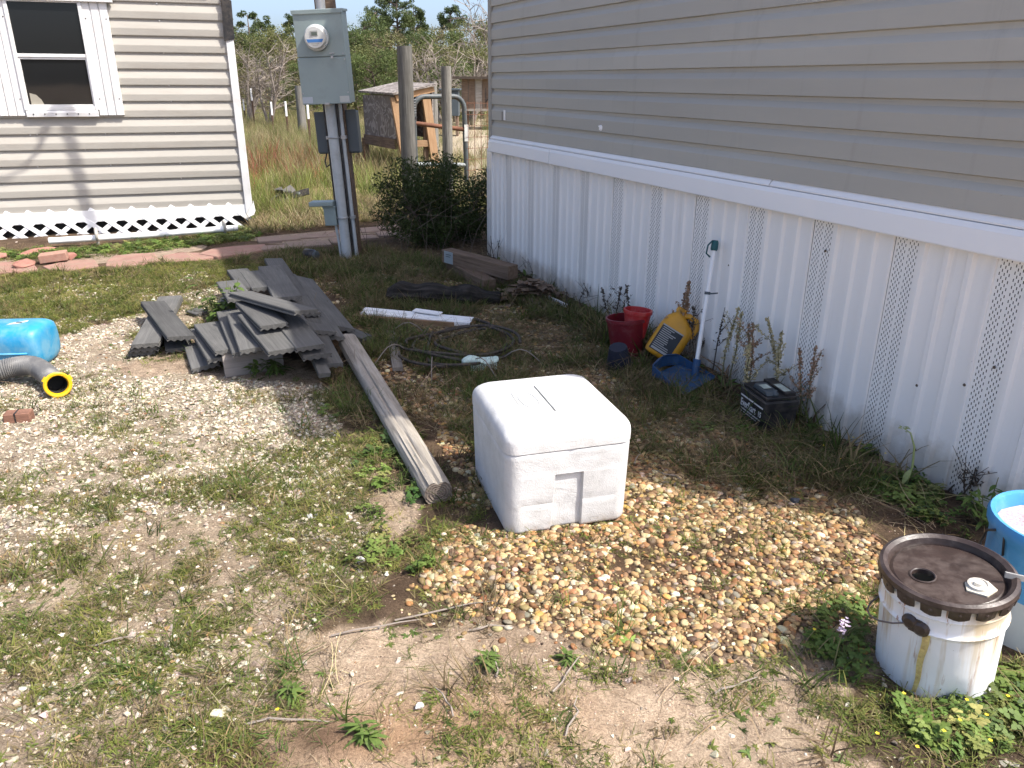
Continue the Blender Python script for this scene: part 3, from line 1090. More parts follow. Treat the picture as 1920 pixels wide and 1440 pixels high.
# ------------------------------------------------------------------ mobile home on the right
RZH = math.atan2(HU[1], HU[0])          # local x runs along the wall to the camera, local y into the house
HLEN = 4.84
mh = thing('mobile_home', 'beige vinyl sided mobile home with white vented skirting, filling the right side', 'house', H0, RZH)
COURSE = 0.1154
Z0 = 0.985
prof = [(-.004, -.004), (-.019, 0), (-.019, .066), (-.0165, .071), (-.005, .092), (-.003, COURSE+.004)]
for kk in range(21):
    z = Z0+kk*COURSE
    cuts = sorted({1: [.998], 3: [1.003], 2: [1.885], 4: [1.88], 5: [2.76], 6: [3.4], 0: [2.9]}.get(kk % 7, [2.2]))
    xs = [0.012]+[c+0.0*kk for c in cuts]+[HLEN]
    for a, b, j in zip(xs[:-1], xs[1:], range(9)):
        m = MB()
        off = -.0035*(j % 2)
        m.prism([(p[0]+off, p[1]+z) for p in prof], a+(.0 if j == 0 else -.015*(j % 2)), b, close=False)
        m.obj('siding_board', M_SIDING, mh)
m = MB()
m.box(-.042, .012, -.026, .05, .862, 3.45)
m.obj('corner_post', M_VINYL, mh, bevel=.004)
# back walls, floor void and roof
m = MB()
m.box(0.0, HLEN, .006, .05, .86, 3.45)
m.box(-.02, .0, .05, 4.55, .86, 3.45)
m.box(HLEN, HLEN+.02, .0, 4.55, .86, 3.45)
m.box(-.02, HLEN+.02, 4.55, 4.6, .86, 3.45)
m.obj('wall', M_VINYL, mh)
for sx in (-.02, HLEN-.01):
    m = MB()
    m.add([(sx, 0, 3.45), (sx, 4.6, 3.45), (sx, 2.3, 4.10), (sx+.03, 0, 3.45), (sx+.03, 4.6, 3.45), (sx+.03, 2.3, 4.10)], [(0, 1, 2), (3, 5, 4), (0, 3, 4, 1), (1, 4, 5, 2), (2, 5, 3, 0)])
    m.obj('gable', M_VINYL, mh)
for sgn in (0, 1):
    m = MB()
    ya, yb = (-.30, 2.3) if sgn == 0 else (2.3, 4.9)
    za, zb = (3.40, 4.12) if sgn == 0 else (4.12, 3.40)
    m.add([(-.04, ya, za), (HLEN, ya, za), (HLEN, yb, zb), (-.04, yb, zb), (-.04, ya, za+.05), (HLEN, ya, za+.05), (HLEN, yb, zb+.05), (-.04, yb, zb+.05)],
          [(0, 3, 2, 1), (4, 5, 6, 7), (0, 1, 5, 4), (1, 2, 6, 5), (2, 3, 7, 6), (3, 0, 4, 7)])
    m.obj('roof_slope', M_ROOF, mh)
m = MB()
m.box(-.05, HLEN, -.33, -.302, 3.36, 3.47)
m.obj('fascia_board', M_WHITE, mh)
m = MB()
m.box(0, HLEN, -.30, 0.0, 3.37, 3.378)
m.obj('soffit_panel', M_WHITE, mh)
# white band over the skirting
for a, b in ((0.0, 3.272), (3.279, HLEN)):
    m = MB()
    m.prism([(-.030, .956), (-.031, .962), (-.016, .983), (-.002, .983), (-.002, .956)], a, b)
    m.obj('trim_cap', M_WHITE, mh)
for a, b in ((0.0, 1.100), (1.106, HLEN)):
    m = MB()
    m.prism([(-.046, .858), (-.048, .864), (-.044, .935), (-.034, .9535), (-.006, .9535), (-.006, .860)], a, b)
    m.obj('trim_band', M_WHITE, mh, bevel=.0015)

# skirting: vented strip and ribbed panel, shared meshes
PW = .4095
VW = .112


def vent_mesh():
    V, Q = [], []
    cols = []
    w, g = .0034, .0086
    x = .010
    for grp in range(2):
        for c in range(5):
            cols.append((x, x+w))
            x += g+(0)
        x += .0085
    rows = int(.90/.0235)
    xe = [0.0]
    for a, b in cols:
        xe += [a, b]
    xe.append(VW)
    zs_all = 0.93
    for i in range(len(xe)-1):
        a, b = xe[i], xe[i+1]
        if i % 2 == 0:
            o = len(V)
            V += [(a, 0, 0), (b, 0, 0), (b, 0, zs_all), (a, 0, zs_all)]
            Q.append((o, o+1, o+2, o+3))
        else:
            ph = .0117*((i//2) % 2)
            z = 0.0
            for r_ in range(rows+1):
                z0, z1 = z, .010+ph+r_*.0235
                o = len(V)
                V += [(a, 0, z0), (b, 0, z0), (b, 0, min(z1, zs_all)), (a, 0, min(z1, zs_all))]
                Q.append((o, o+1, o+2, o+3))
                z = z1+.0100
            o = len(V)
            V += [(a, 0, min(z, zs_all)), (b, 0, min(z, zs_all)), (b, 0, zs_all), (a, 0, zs_all)]
            Q.append((o, o+1, o+2, o+3))
    return npmesh('vent_strip', np.array(V), np.array(Q), M_SKIRT)


def rib_mesh():
    x0, L = VW, PW-VW
    pf = [(x0, 0), (x0+.006, -.010), (x0+.022, -.010), (x0+.030, .003)]
    for c in (.115, .205):
        pf += [(x0+c-.022, .003), (x0+c-.012, -.009), (x0+c+.006, -.009), (x0+c+.016, .003)]
    pf += [(PW-.018, .003), (PW-.012, -.008), (PW-.002, -.008), (PW, 0)]
    m = MB()
    n = len(pf)
    m.add([(p[0], p[1], 0) for p in pf]+[(p[0], p[1], .93) for p in pf], [(i, i+1, n+i+1, n+i) for i in range(n-1)])
    return m.mesh('skirting_panel', M_SKIRT)


vme, rme = vent_mesh(), rib_mesh()
x_first = 1.147-VW/2-3*PW
for kk in range(13):
    x = x_first+kk*PW
    if x < -.15:
        continue
    if x+PW > HLEN+.25:
        break
    if x+PW > HLEN:
        break
    p = link('skirting_panel', rme, mh)
    p.location = (x, -.004+random.uniform(-.001, .001), -.06)
    p.rotation_euler = (random.uniform(-.003, .003), 0, 0)
    v = link('vent_strip', vme, p)
if x < HLEN-.02:
    # last panel cut to length at the near corner
    m = MB()
    m.add([(q.co.x, q.co.y, q.co.z) for q in vme.vertices if True], [list(f.vertices) for f in vme.polygons])
    p = m.obj('skirting_panel', M_SKIRT, mh)
    p.location = (x, -.004, -.06)
    m = MB()
    m.add([(VW, 0, 0), (HLEN-x, -.004, 0), (HLEN-x, -.004, .93), (VW, 0, .93)], [(0, 1, 2, 3)])
    m.obj('skirting_filler', M_SKIRT, p)
m = MB()
m.box(-.01, .0, -.012, .004, -.05, .86)
m.obj('skirting_end_trim', M_WHITE, mh)
m = MB()
m.box(HLEN-.004, HLEN+.022, -.014, 4.56, -.05, .858)
m.obj('end_skirting', M_SKIRT, mh)
m = MB()
m.box(HLEN-.012, HLEN+.042, -.026, .05, .862, 3.45)
m.obj('corner_post', M_VINYL, mh, bevel=.004)
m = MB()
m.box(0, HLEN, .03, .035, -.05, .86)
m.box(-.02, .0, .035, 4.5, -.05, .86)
m.obj('dark_hollow_sheet', M_DARK, mh)  # black sheet behind the slots stands for the unlit crawl space
# small things stuck on the siding
m = MB()
xa, za = HL(951, 216)
m.box(xa-.012, xa+.016, -.0255, -.0200, za-.036, za+.036)
m.box(xa-.055, xa-.013, -.0240, -.0200, za-.04, za+.025, 1)
m.obj('white_sticker', [M_WHITE, m_plain('grey_tape', (.25, .235, .215), .7)], mh)['label'] = 'small white sticker beside a grey tape square on the siding'
m = MB()
xa, za = HL(1133, 240)
m.lathe([(.0, -.004), (.017, -.003), (.018, .006), (.010, .009), (.0, .009)], 14, T=Tm((xa, -.020, za), (PI/2, 0, 0)))
m.box(xa-.024, xa-.004, -.028, -.018, za+.004, za+.014)
m.box(xa-.020, xa-.004, -.026, -.018, za-.012, za-.003)
m.obj('white_cable_clip', M_WHITE, mh, bevel=.002)
m = MB()
for px, py in ((1868, 688), (1723, 722), (1812, 721), (1719, 842), (1551, 470), (1370, 497)):
    xa, za = HL(px, py)
    m.lathe([(.0, 0), (.006, .002), (.004, .006), (0, .007)], 7, T=Tm((xa, -.008, za), (PI/2, 0, 0)))
stuff(m.obj('mud_speck', m_plain('dried_mud', (.10, .075, .055), .9), mh))

# ------------------------------------------------------------------ old house on the left
RZL = math.atan2(LU[1], LU[0])
oh = thing('old_house', 'old beige metal sided house with white window and lattice skirt, left', 'house', L0, RZL)
OC = .1392
OZ = .222
profo = [(-.002, .003), (-.019, .001), (-.0205, .006), (-.0240, .056), (-.0235, .062), (-.007, .112), (-.004, .120), (-.003, OC+.003)]
XL = -5.6
for kk in range(18):
    z = OZ+kk*OC
    m = MB()
    m.prism([(p[0], p[1]+z) for p in profo], XL, .0, close=False)
    m.obj('siding_strip', M_OLDSIDE, oh)
m = MB()
m.box(XL, .0, .004, .05, .18, 2.76)
m.box(-.01, .03, .05, 4.4, .18, 2.76)
m.box(XL, .03, 4.4, 4.45, .18, 2.76)
m.obj('wall', M_OLDSIDE, oh)
m = MB()
m.prism([(-.04, .13), (-.04, 1.80), (-.012, 1.82), (.10, 1.82), (.10, .13)], -.004, .066)
tr = m.obj('corner_trim', M_WHITEMETAL, oh, bevel=.004)
m = MB()
m.box(-.008, .06, -.036, .09, 1.83, 2.75)
m.obj('upper_corner_board', M_WOODBROWN, oh)['label'] = 'dark bare corner wood above the white trim'
m = MB()
m.add([(-.02, -.055, 1.72), (.075, -.045, 1.735), (.085, -.05, 2.06), (.0, -.06, 2.10), (-.02, -.03, 1.72), (.075, -.02, 1.735), (.085, -.02, 2.06), (.0, -.03, 2.10)],
      [(0, 1, 2, 3), (7, 6, 5, 4), (0, 4, 5, 1), (1, 5, 6, 2), (2, 6, 7, 3), (3, 7, 4, 0)])
m.obj('broken_gutter_end', M_BLACK, oh)
# roof
m = MB()
m.box(XL-.2, .22, -.30, 4.7, 2.78, 2.84)
m.obj('roof_deck', M_ROOF, oh)
m = MB()
m.box(XL-.2, .23, -.33, -.30, 2.70, 2.86)
m.obj('fascia_board', M_WHITEMETAL, oh)
# screws
m = MB()
for px, py in ((294, 7), (299, 39), (307, 99), (317, 160), (321, 190), (329, 248), (338, 306), (340, 334), (198, 250), (208, 309), (213, 338), (57, 253), (70, 252), (71, 312), (77, 342), (160, 280), (414, 8), (411, 34)):
    xa, za = LL(px, py)
    m.lathe([(.008, 0), (.008, .004), (.004, .007), (0, .007)], 6, T=Tm((xa, -.006, za), (PI/2, 0, 0)))
stuff(m.obj('siding_screw', M_WHITEMETAL, oh))
# window
win = MB()
XR, ZB = LL(178, 202)
XW0, _ = LL(60, 205)
XG0, ZG0 = LL(57, 200)
x0, x1 = XG0-.01, XR+.01
zb, zm, zt = ZG0, LL(110, 105)[1], LL(90, 5)[1]
wf = MB()
wf.box(x0-.03, x0, -.058, .0, zb-.03, zt+.03)
wf.box(x1, x1+.03, -.058, .0, zb-.03, zt+.03)
wf.box(x0, x1, -.058, .0, zt, zt+.03)
wf.box(x0, x1, -.054, .0, zb-.03, zb)
wfo = wf.obj('window', M_WHITEMETAL, oh, bevel=.003)
m = MB()
m.box(x0, x1, -.038, -.034, zm, zt)
m.obj('upper_pane', M_GLASS, wfo)
m = MB()
m.box(x0, x1, -.029, -.025, zb, zm)
m.obj('lower_pane', M_GLASS, wfo)
m = MB()
m.box(x0, x1, -.052, -.030, zm-.012, zm+.016)
m.box(x0, x1, -.044, -.024, zm-.030, zm-.0125)
m.obj('meeting_rail', M_WHITEMETAL, wfo, bevel=.002)
m = MB()
m.box(x0, x0+.012, -.046, -.024, zb, zm-.030)
m.box(x1-.012, x1, -.046, -.024, zb, zm-.030)
m.box(x0+.012, x1-.012, -.046, -.024, zb, zb+.018)
m.obj('lower_sash', M_WHITEMETAL, wfo, bevel=.002)
m = MB()
m.prism([(-.06, zb-.085), (-.064, zb-.05), (-.058, zb-.032), (-.004, zb-.032), (-.004, zb-.085)], x0-.02, x1+.02)
m.obj('sill', M_WHITEMETAL, wfo)
m = MB()
for i in range(6):
    xx = x0+(x1-x0)*(i+.4)/6
    m.lathe([(.006, 0), (.006, .003), (0, .004)], 6, T=Tm((xx, -.063, zb-.062), (PI/2, 0, 0)))
stuff(m.obj('sill_screw', M_BLACK, wfo))
m = MB()
m.box(x0-.27, x1+.285, -.076, -.03, zt+.012, zt+.06)
m.obj('head_trim', M_WHITEMETAL, wfo, bevel=.003)
zs = zb-.075
for nm, a, b in (('shutter', x0-.232, x0-.028), ('shutter', x1+.028, x1+.232)):
    w = b-a
    pf = [(a, -.020), (a+.002, -.046), (a+w*.28, -.046), (a+w*.32, -.034), (a+w*.36, -.046), (a+w*.62, -.046), (a+w*.66, -.034), (a+w*.70, -.046), (b-.002, -.046), (b, -.020)]
    m = MB()
    n = len(pf)
    m.add([(p[0], p[1], zs) for p in pf]+[(p[0], p[1], zt+.02) for p in pf], [(i, i+1, n+i+1, n+i) for i in range(n-1)]+[tuple(range(n-1, -1, -1)), tuple(range(n, 2*n))])
    sh = m.obj(nm, M_WHITEMETAL, oh)
    m = MB()
    for xx in (a+.02, b-.02):
        for z in (zs+.14, zt-.12):
            m.lathe([(.0055, 0), (.0055, .003), (0, .005)], 6, T=Tm((xx, -.046, z), (PI/2, 0, 0)))
    stuff(m.obj('shutter_screw', M_BLACK, sh))
# thing seen behind the lower pane would be hidden by the dark glass: a pale curtain corner added in front of the pane instead
m = MB()
cx_ = x0+.03
m.add([(cx_, -.0302, zb+.02), (cx_+.10, -.0302, zb+.02), (cx_+.085, -.0302, zb+.06), (cx_+.05, -.0302, zb+.10), (cx_, -.0302, zb+.115),
       (cx_, -.0294, zb+.02), (cx_+.10, -.0294, zb+.02), (cx_+.085, -.0294, zb+.06), (cx_+.05, -.0294, zb+.10), (cx_, -.0294, zb+.115)],
      [(0, 1, 2, 3, 4), (9, 8, 7, 6, 5), (0, 5, 6, 1), (1, 6, 7, 2), (2, 7, 8, 3), (3, 8, 9, 4), (4, 9, 5, 0)])
m.obj('pale_curtain', m_plain('aged_curtain_cloth', (.30, .28, .23), .8), wfo)['label'] = 'pale rounded curtain corner low in the lower pane'
# lattice skirt
la = bpy.data.objects.new('lattice_skirt', None)
COL.objects.link(la)
la.parent = oh
la.location = (0, -.045, .0)
la.rotation_euler = (R(-6), 0, 0)


def slat(xa, za, xb, zb_, yo):
    d = Vector((xb-xa, 0, zb_-za))
    L = d.length
    m = MB()
    m.box(0, L, -.0035, .0035, -.020, .020)
    o = m.obj('lattice_slat', M_WHITE, la)
    o.location = (xa, yo, za)
    o.rotation_euler = (0, -math.atan2(d.z, d.x), 0)


ZLT, ZLB = .242, -.03
pitch_l = .176
ncol = int(3.4/pitch_l)
for i in range(ncol+3):
    xa = .0-i*pitch_l
    h = ZLT-ZLB
    k = .80                                   # slope of the strips
    for sgn, yo in ((1, 0.0), (-1, .0075)):
        xt, xb_ = xa, xa+sgn*h/k
        if max(xt, xb_) > .03:
            # strips cut at the corner
            if sgn == 1:
                t = (0.03-xt)/(xb_-xt)
                if t <= 0.05:
                    continue
                slat(xt, ZLT, xt+(xb_-xt)*t, ZLT-h*t, yo)
            else:
                t = (xt-.03)/(xt-xb_) if xt > .03 else 0
                slat(xt-(xt-xb_)*t, ZLT-h*t, xb_, ZLB, yo)
        else:
            slat(xt, ZLT, xb_, ZLB, yo)
for i in range(3):
    xb_ = .03+i*pitch_l
    # rising strips that start right of the corner
    pass
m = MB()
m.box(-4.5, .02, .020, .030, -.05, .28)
m.obj('dark_hollow_sheet', M_DARK, oh)  # black sheet behind the lattice, painting the darkness under the house
m = MB()
m.box(-4.5, .0, -.030, -.022, .120, .225)
m.obj('white_skirt_board', M_WHITE, oh)
m = MB()
m.add([(-.02, -.12, .10), (.07, -.10, .13), (.09, -.02, .16), (.07, .05, .14), (.02, -.13, .17), (.075, -.09, .25), (.08, -.02, .26), (.07, .06, .24)],
      [(0, 1, 5, 4), (1, 2, 6, 5), (2, 3, 7, 6), (0, 3, 2, 1)])
m.obj('bent_corner_sheet', M_WHITEMETAL, oh)

# white pole with ring ends lying along the lattice
p1, p2 = G(92, 455, .05), G(446, 431, .05)
t = thing('white_pole', 'long white pole with two ring brackets lying along the lattice skirt', 'pole', (*p1[:2], hz(*p1[:2])), math.atan2(p2[1]-p1[1], p2[0]-p1[0]))
L = float(np.linalg.norm(p2-p1))
m = MB()
m.tube([(0, 0, .055), (L*.5, 0, .05), (L, 0, .06)], .028, 10)
autosmooth(m.obj('tube', M_WHITE, t))
for xx in (.38, L-.12):
    m = MB()
    pts = [(xx, .048*math.cos(a)-.02, .085+.048*math.sin(a)) for a in np.linspace(0, 2*PI, 15)]
    m.tube(pts, .014, 8, caps=False, T=Tm())
    m.box(xx-.012, xx+.012, -.035, -.005, .0, .04)
    autosmooth(m.obj('ring_bracket', m_plain('grubby_white_plastic', (.45, .43, .39), .6, .2, 20, (.2, .17, .13), .6), t))

# ------------------------------------------------------------------ red stone path (pieces of the setting)
M_FLAG = m_plain('red_flagstone', (.29, .165, .135), .9, .16, 7, (.26, .20, .15), .6, .5, 40, .15)
M_PAVER = m_plain('worn_grey_red_paver', (.25, .18, .155), .9, .15, 9, (.24, .19, .14), .7, .4, 60, .15)
path = structure(MB().add([(*G(a, b)[:2], hz(*G(a, b)[:2])+.004) for a, b in ((-60, 512), (200, 492), (420, 473), (560, 460), (720, 446), (720, 424), (560, 437), (480, 447), (380, 462), (200, 476), (-60, 494))],
                          [tuple(range(11))]).obj('path', m_plain('path_sand', (.27, .2, .15), .95, .2, 14, (.12, .1, .06), .6, .4, 60)))
flag_px = [
    [(-70, 498), (60, 494), (72, 508), (40, 514), (-70, 520)],
    [(80, 502), (130, 491), (178, 489), (186, 501), (140, 508), (96, 510)],
    [(200, 492), (214, 482), (250, 478), (290, 477), (300, 490), (270, 498), (215, 502), (198, 501)],
    [(304, 480), (340, 474), (378, 475), (404, 482), (370, 489), (306, 492)],
    [(372, 478), (400, 468), (450, 463), (497, 460), (500, 470), (460, 478), (408, 484)],
]
for i, pl in enumerate(flag_px):
    w = [G(a, b) for a, b in pl]
    c = np.mean(w, axis=0)
    zb_ = hz(c[0], c[1])
    m = MB()
    m.vprism([(q[0]-c[0], q[1]-c[1]) for q in w], -.03, .012+.006*random.random())
    o = m.obj('flagstone', M_FLAG, path, bevel=.008)
    o.location = (c[0], c[1], zb_)
pav = [(505, 452), (540, 448), (575, 444), (612, 441), (650, 437), (690, 433), (515, 466), (556, 461), (597, 457), (640, 452), (684, 447), (728, 441), (728, 429), (770, 436), (768, 446)]
for i, (a, b) in enumerate(pav):
    c = G(a, b)
    m = MB()
    m.box(-.105, .105, -.105, .105, -.03, .018+.006*random.random())
    o = m.obj('paver', M_PAVER, path, bevel=.008)
    o.location = (c[0], c[1], hz(c[0], c[1]))
    o.rotation_euler = (R(random.uniform(-2, 2)), R(random.uniform(-2, 2)), B_AZ+R(random.uniform(-6, 6))-.9)

# loose bricks and broken red stones on the path edge
M_REDSTONE = m_plain('broken_red_stone', (.30, .145, .115), .9, .22, 12, (.3, .2, .15), .4, .6, 50, .15)
M_BRICK = m_plain('salmon_brick', (.33, .19, .145), .9, .15, 20, (.35, .26, .2), .5, .5, 90, .15)


def rubble(name, label, cat, px, py, size, seed, mat=M_REDSTONE, group=None):
    r = np.random.default_rng(seed)
    bm = bmesh.new()
    for q in r.normal(size=(16, 3)):
        q = q/np.linalg.norm(q)*r.uniform(.8, 1)*np.array(size)*.5
        bm.verts.new(q)
    bmesh.ops.convex_hull(bm, input=bm.verts[:])
    for v in [v for v in bm.verts if not v.link_faces]:
        bm.verts.remove(v)
    me = bpy.data.meshes.new(name)
    bm.to_mesh(me)
    bm.free()
    me.materials.append(mat)
    o = link(name, me, None, .006)
    g = G(px, py)
    o.location = (g[0], g[1], hz(g[0], g[1])+size[2]*.32)
    o.rotation_euler = (0, 0, r.uniform(0, 6))
    return tag(o, label, cat, group)


rubble('broken_stone', 'jagged dark red stone lying on the path left of the salmon brick', 'stone', 48, 502, (.30, .16, .085), 1)
rubble('broken_stone', 'small red stone chunk right of the brick, half hidden in weeds', 'stone', 133, 489, (.15, .10, .09), 2)
rubble('broken_stone', 'long pale red stone slab in the weeds behind the brick', 'stone', 72, 478, (.42, .16, .06), 3)
rubble('broken_stone', 'pale red stone at the left frame edge below the lattice', 'stone', 2, 487, (.14, .10, .06), 4)
g = G(104, 494)
m = MB()
m.box(-.10, .10, -.05, .05, 0, .065)
o = m.obj('brick', M_BRICK, None, bevel=.005)
o.location = (g[0], g[1], hz(g[0], g[1])+.02)
o.rotation_euler = (R(4), R(-5), R(20))
tag(o, 'salmon coloured brick sitting on the red path stones', 'brick')

# ------------------------------------------------------------------ meter pole
g = G(648, 478)
MX, MY = -1.385, 6.52
mp = thing('meter_pole', 'leaning electric meter pole with grey meter box and white conduit', 'utility pole', (MX, MY, hz(MX, MY)-.02), 0, rot=(R(0.8), R(-2.2), R(-4)))
m = MB()
m.box(-.045, .095, .03, .13, -.1, 2.35)
m.obj('timber_post', M_WOODBROWN, mp, bevel=.006)
m = MB()
m.tube([(0, -.015, -.05), (0, -.015, 1.24)], .041, 16)
autosmooth(m.obj('main_conduit', M_PVC, mp))
m = MB()
m.tube([(.012, .0, 1.90), (.012, .0, 4.75), (.012, -.05, 4.88), (.012, -.16, 4.86)], .036, 14)
autosmooth(m.obj('service_mast', M_STEEL, mp))
m = MB()
m.tube([(.075, .012, -.05), (.07, .012, 1.24)], .016, 10)
autosmooth(m.obj('side_conduit', M_PVC, mp))
m = MB()
m.tube([(.052, -.005, -.05), (.05, -.005, 1.24)], .010, 8)
m.tube([(-.055, .02, .5), (-.058, .02, 1.24)], .012, 8)
autosmooth(m.obj('black_cable', M_BLACK, mp))
for z in (.36, .99):
    m = MB()
    m.tube([(.044*math.cos(a), -.015+.044*math.sin(a), z) for a in np.linspace(PI, 2*PI, 9)], .006, 6)
    m.box(-.06, -.042, -.02, .02, z-.012, z+.012)
    m.box(.042, .10, -.012, .025, z-.012, z+.012)
    m.obj('conduit_strap', M_STEEL, mp)
# meter box
bx0, bx1, bz0, bz1 = -.175, .20, 1.245, 1.905
m = MB()
m.box(bx0+.006, bx1-.006, -.115, .028, bz0+.004, bz1-.012)
mb_ = m.obj('meter_box', M_GREYPAINT, mp, bevel=.004)
zs_ = 1.578
m = MB()
m.prism([(-.135, bz0), (-.135, zs_-.002), (-.112, zs_-.002), (-.112, bz0)], bx0, bx1)
m.obj('lower_cover', M_GREYPAINT, mb_, bevel=.004)
m = MB()
m.prism([(-.130, zs_+.003), (-.130, bz1-.02), (-.112, bz1-.02), (-.112, zs_+.003)], bx0+.003, bx1-.003)
m.obj('upper_cover', M_GREYPAINT, mb_, bevel=.004)
m = MB()
m.prism([(-.140, bz1-.030), (-.140, bz1-.004), (-.128, bz1), (.03, bz1+.004), (.03, bz1-.012), (-.112, bz1-.016), (-.112, bz1-.030)], bx0-.004, bx1+.004)
m.obj('top_flange', M_GREYPAINT, mb_)
for xa, xb_, cc in ((bx0+.004, bx0+.082, (.40, .44, .48)), (bx1-.080, bx1-.006, (.42, .43, .41))):
    m = MB()
    m.box(xa, xb_, -.1362, -.1352, bz0+.010, bz0+.055)
    m.obj('paper_label', m_plain('faded_label', cc, .6), mb_)
m = MB()
m.lathe([(.005, 0), (.004, .004), (0, .005)], 8, T=Tm((bx1-.02, -.130, zs_+.02), (PI/2, 0, 0)))
m.tube([(.095, -.134, zs_+.026), (.105, -.142, zs_+.018), (.100, -.146, zs_+.004), (.092, -.140, zs_+.010)], .0022, 5)
m.box(.088, .108, -.149, -.146, zs_-.012, zs_+.006)
m.obj('seal_tag', M_STEEL, mb_)
m = MB()
for kx in (bx0+.012, bx1-.012):
    for kz in (bz0+.08, zs_-.02):
        m.lathe([(.006, 0), (.005, .003), (0, .004)], 8, T=Tm((kx, -.135, kz), (PI/2, 0, 0)))
stuff(m.obj('cover_screw', M_STEEL, mb_))
m = MB()
m.box(.0, .035, -.142, -.134, bz0-.004, bz0+.010)
m.obj('latch', M_STEEL, mb_)
m = MB()
m.box(.075, .115, -.136, -.129, zs_+.02, zs_+.028)
m.obj('hasp', M_STEEL, mb_)
# meter
mxc, mzc = -.002, 1.712
m = MB()
m.lathe([(.088, 0), (.092, .006), (.092, .03), (.085, .036), (.080, .036)], 32, T=Tm((mxc, -.130, mzc), (PI/2, 0, 0)))
me_ = autosmooth(m.obj('meter', m_plain('meter_ring_grey', (.50, .53, .52), .35, .05), mb_))
m = MB()
m.lathe([(.080, .030), (.078, .062), (.072, .070), (.0, .072)], 32, T=Tm((mxc, -.130, mzc), (PI/2, 0, 0)))
autosmooth(m.obj('meter_face', m_plain('meter_face_white', (.60, .60, .56), .15, .05), me_))
m = MB()
m.box(mxc-.030, mxc+.026, -.2038, -.2022, mzc+.010, mzc+.045, 0)
m.box(mxc-.020, mxc+.022, -.2050, -.2034, mzc+.014, mzc+.036, 1)
m.add([(mxc-.064, -.2030, mzc-.012), (mxc+.064, -.2030, mzc-.012), (mxc+.060, -.2030, mzc-.022), (mxc+.052, -.2030, mzc-.034), (mxc-.052, -.2030, mzc-.034), (mxc-.060, -.2030, mzc-.022)], [(0, 5, 4, 3, 2, 1)], 2)
m.box(mxc-.03, mxc+.03, -.2030, -.2024, mzc-.046, mzc-.041, 0)
m.box(mxc-.02, mxc+.02, -.2030, -.2024, mzc-.055, mzc-.051, 0)
m.obj('meter_plate', [m_plain('grey_print', (.30, .30, .28), .4), m_plain('lcd_grey', (.10, .12, .10), .2), m_plain('blue_print', (.05, .17, .42), .35)], me_)
# dark boxes behind the post
for xa, xb_, za, zb_ in ((-.155, -.05, .86, 1.17), (.10, .175, .86, 1.18)):
    m = MB()
    m.box(xa, xb_, .07, .17, za, zb_)
    bo = m.obj('disconnect_box', M_GREYDARK, mp, bevel=.006)
    m = MB()
    m.box(xa-.006, xb_+.006, .058, .0695, za+.01, zb_+.012)
    m.obj('box_lid', M_GREYDARK, bo, bevel=.004)
m = MB()
m.tube([(-.10, .08, .86), (-.115, .06, .80), (-.10, .04, .76), (-.07, .04, .78), (-.06, .05, .84)], .006, 6)
m.obj('cable_loop', M_BLACK, mp, smooth=True)
# low outlet box with its flap raised
m = MB()
m.box(-.145, -.045, -.05, .03, .30, .46)
ob = m.obj('outlet_box', M_GREYPAINT, mp, bevel=.006)
m = MB()
m.box(-.25, -.05, -.085, .025, .462, .500)
m.obj('outlet_cover', M_GREYPAINT, ob, bevel=.008)
m = MB()
m.box(-.150, -.04, -.056, .034, .445, .461)
m.obj('outlet_rim', M_GREYPAINT, ob, bevel=.003)
m = MB()
m.tube([(-.07, 0, .30), (-.06, 0, .15), (-.055, 0, -.05)], .011, 8)
m.obj('outlet_conduit', M_PVC, ob)
# service drop wires
for dx, sag in ((0, .5), (.03, .75)):
    m = MB()
    a = np.array([.012+dx, -.16, 4.84])
    mid = np.array([-.35-dx*4, -.35, 4.35-sag*.3])
    b = np.array([-9.0, -3.2, 6.2])
    pts = []
    for k in range(7):
        u = k/6
        pts.append(tuple((1-u)**2*a+2*u*(1-u)*mid+u*u*np.array([-1.2, -.6, 4.9+sag*.1])))
    for k in range(1, 13):
        u = k/12
        q = np.array(pts[6])*(1-u)+b*u
        q[2] -= sag*.5*4*u*(1-u)
        pts.append(tuple(q))
    m.tube(pts, .012, 6)
    m.obj('service_wire', M_BLACK, mp, smooth=True)

# ------------------------------------------------------------------ fence posts, gate and hutches behind
def roundpost(name, label, px, pyb, pyt, y, r, group=None, lean=(0, 0), mat=M_WOODPOST):
    b = D(px, pyb, y)
    top = D(px, pyt, y)[2]
    h = top-0.0
    m = MB()
    n = 16
    pts = [(0, 0, -.1), (0.01*lean[0], 0, h*.5), (lean[0]*.05, lean[1]*.05, h-.01), (lean[0]*.05, lean[1]*.05, h)]
    v, f = [], []
    for k, p in enumerate([(-.1), h*.33, h*.66, h]):
        for i in range(n):
            a = 2*PI*i/n
            rr = r*(1+.03*math.sin(3*a+k)+.03*math.sin(5*a+2*k+px))*(1-.07*k/3)
            # local x is the grain direction: the post is modelled lying along x and stood up below
            v.append((p, rr*math.cos(a)+lean[0]*.02*k, rr*math.sin(a)+lean[1]*.02*k))
    for k in range(3):
        for i in range(n):
            j = (i+1) % n
            f.append((k*n+i, k*n+j, k*n+n+j, k*n+n+i))
    f.append(tuple(range(3*n, 4*n)))
    m.add(v, f)
    o = m.obj(name, mat, None)
    autosmooth(o, 50)
    o.location = (b[0], y, hz(b[0], y))
    o.rotation_euler = (0, -PI/2, random.uniform(0, 3))
    return tag(o, label, 'fence post', group)


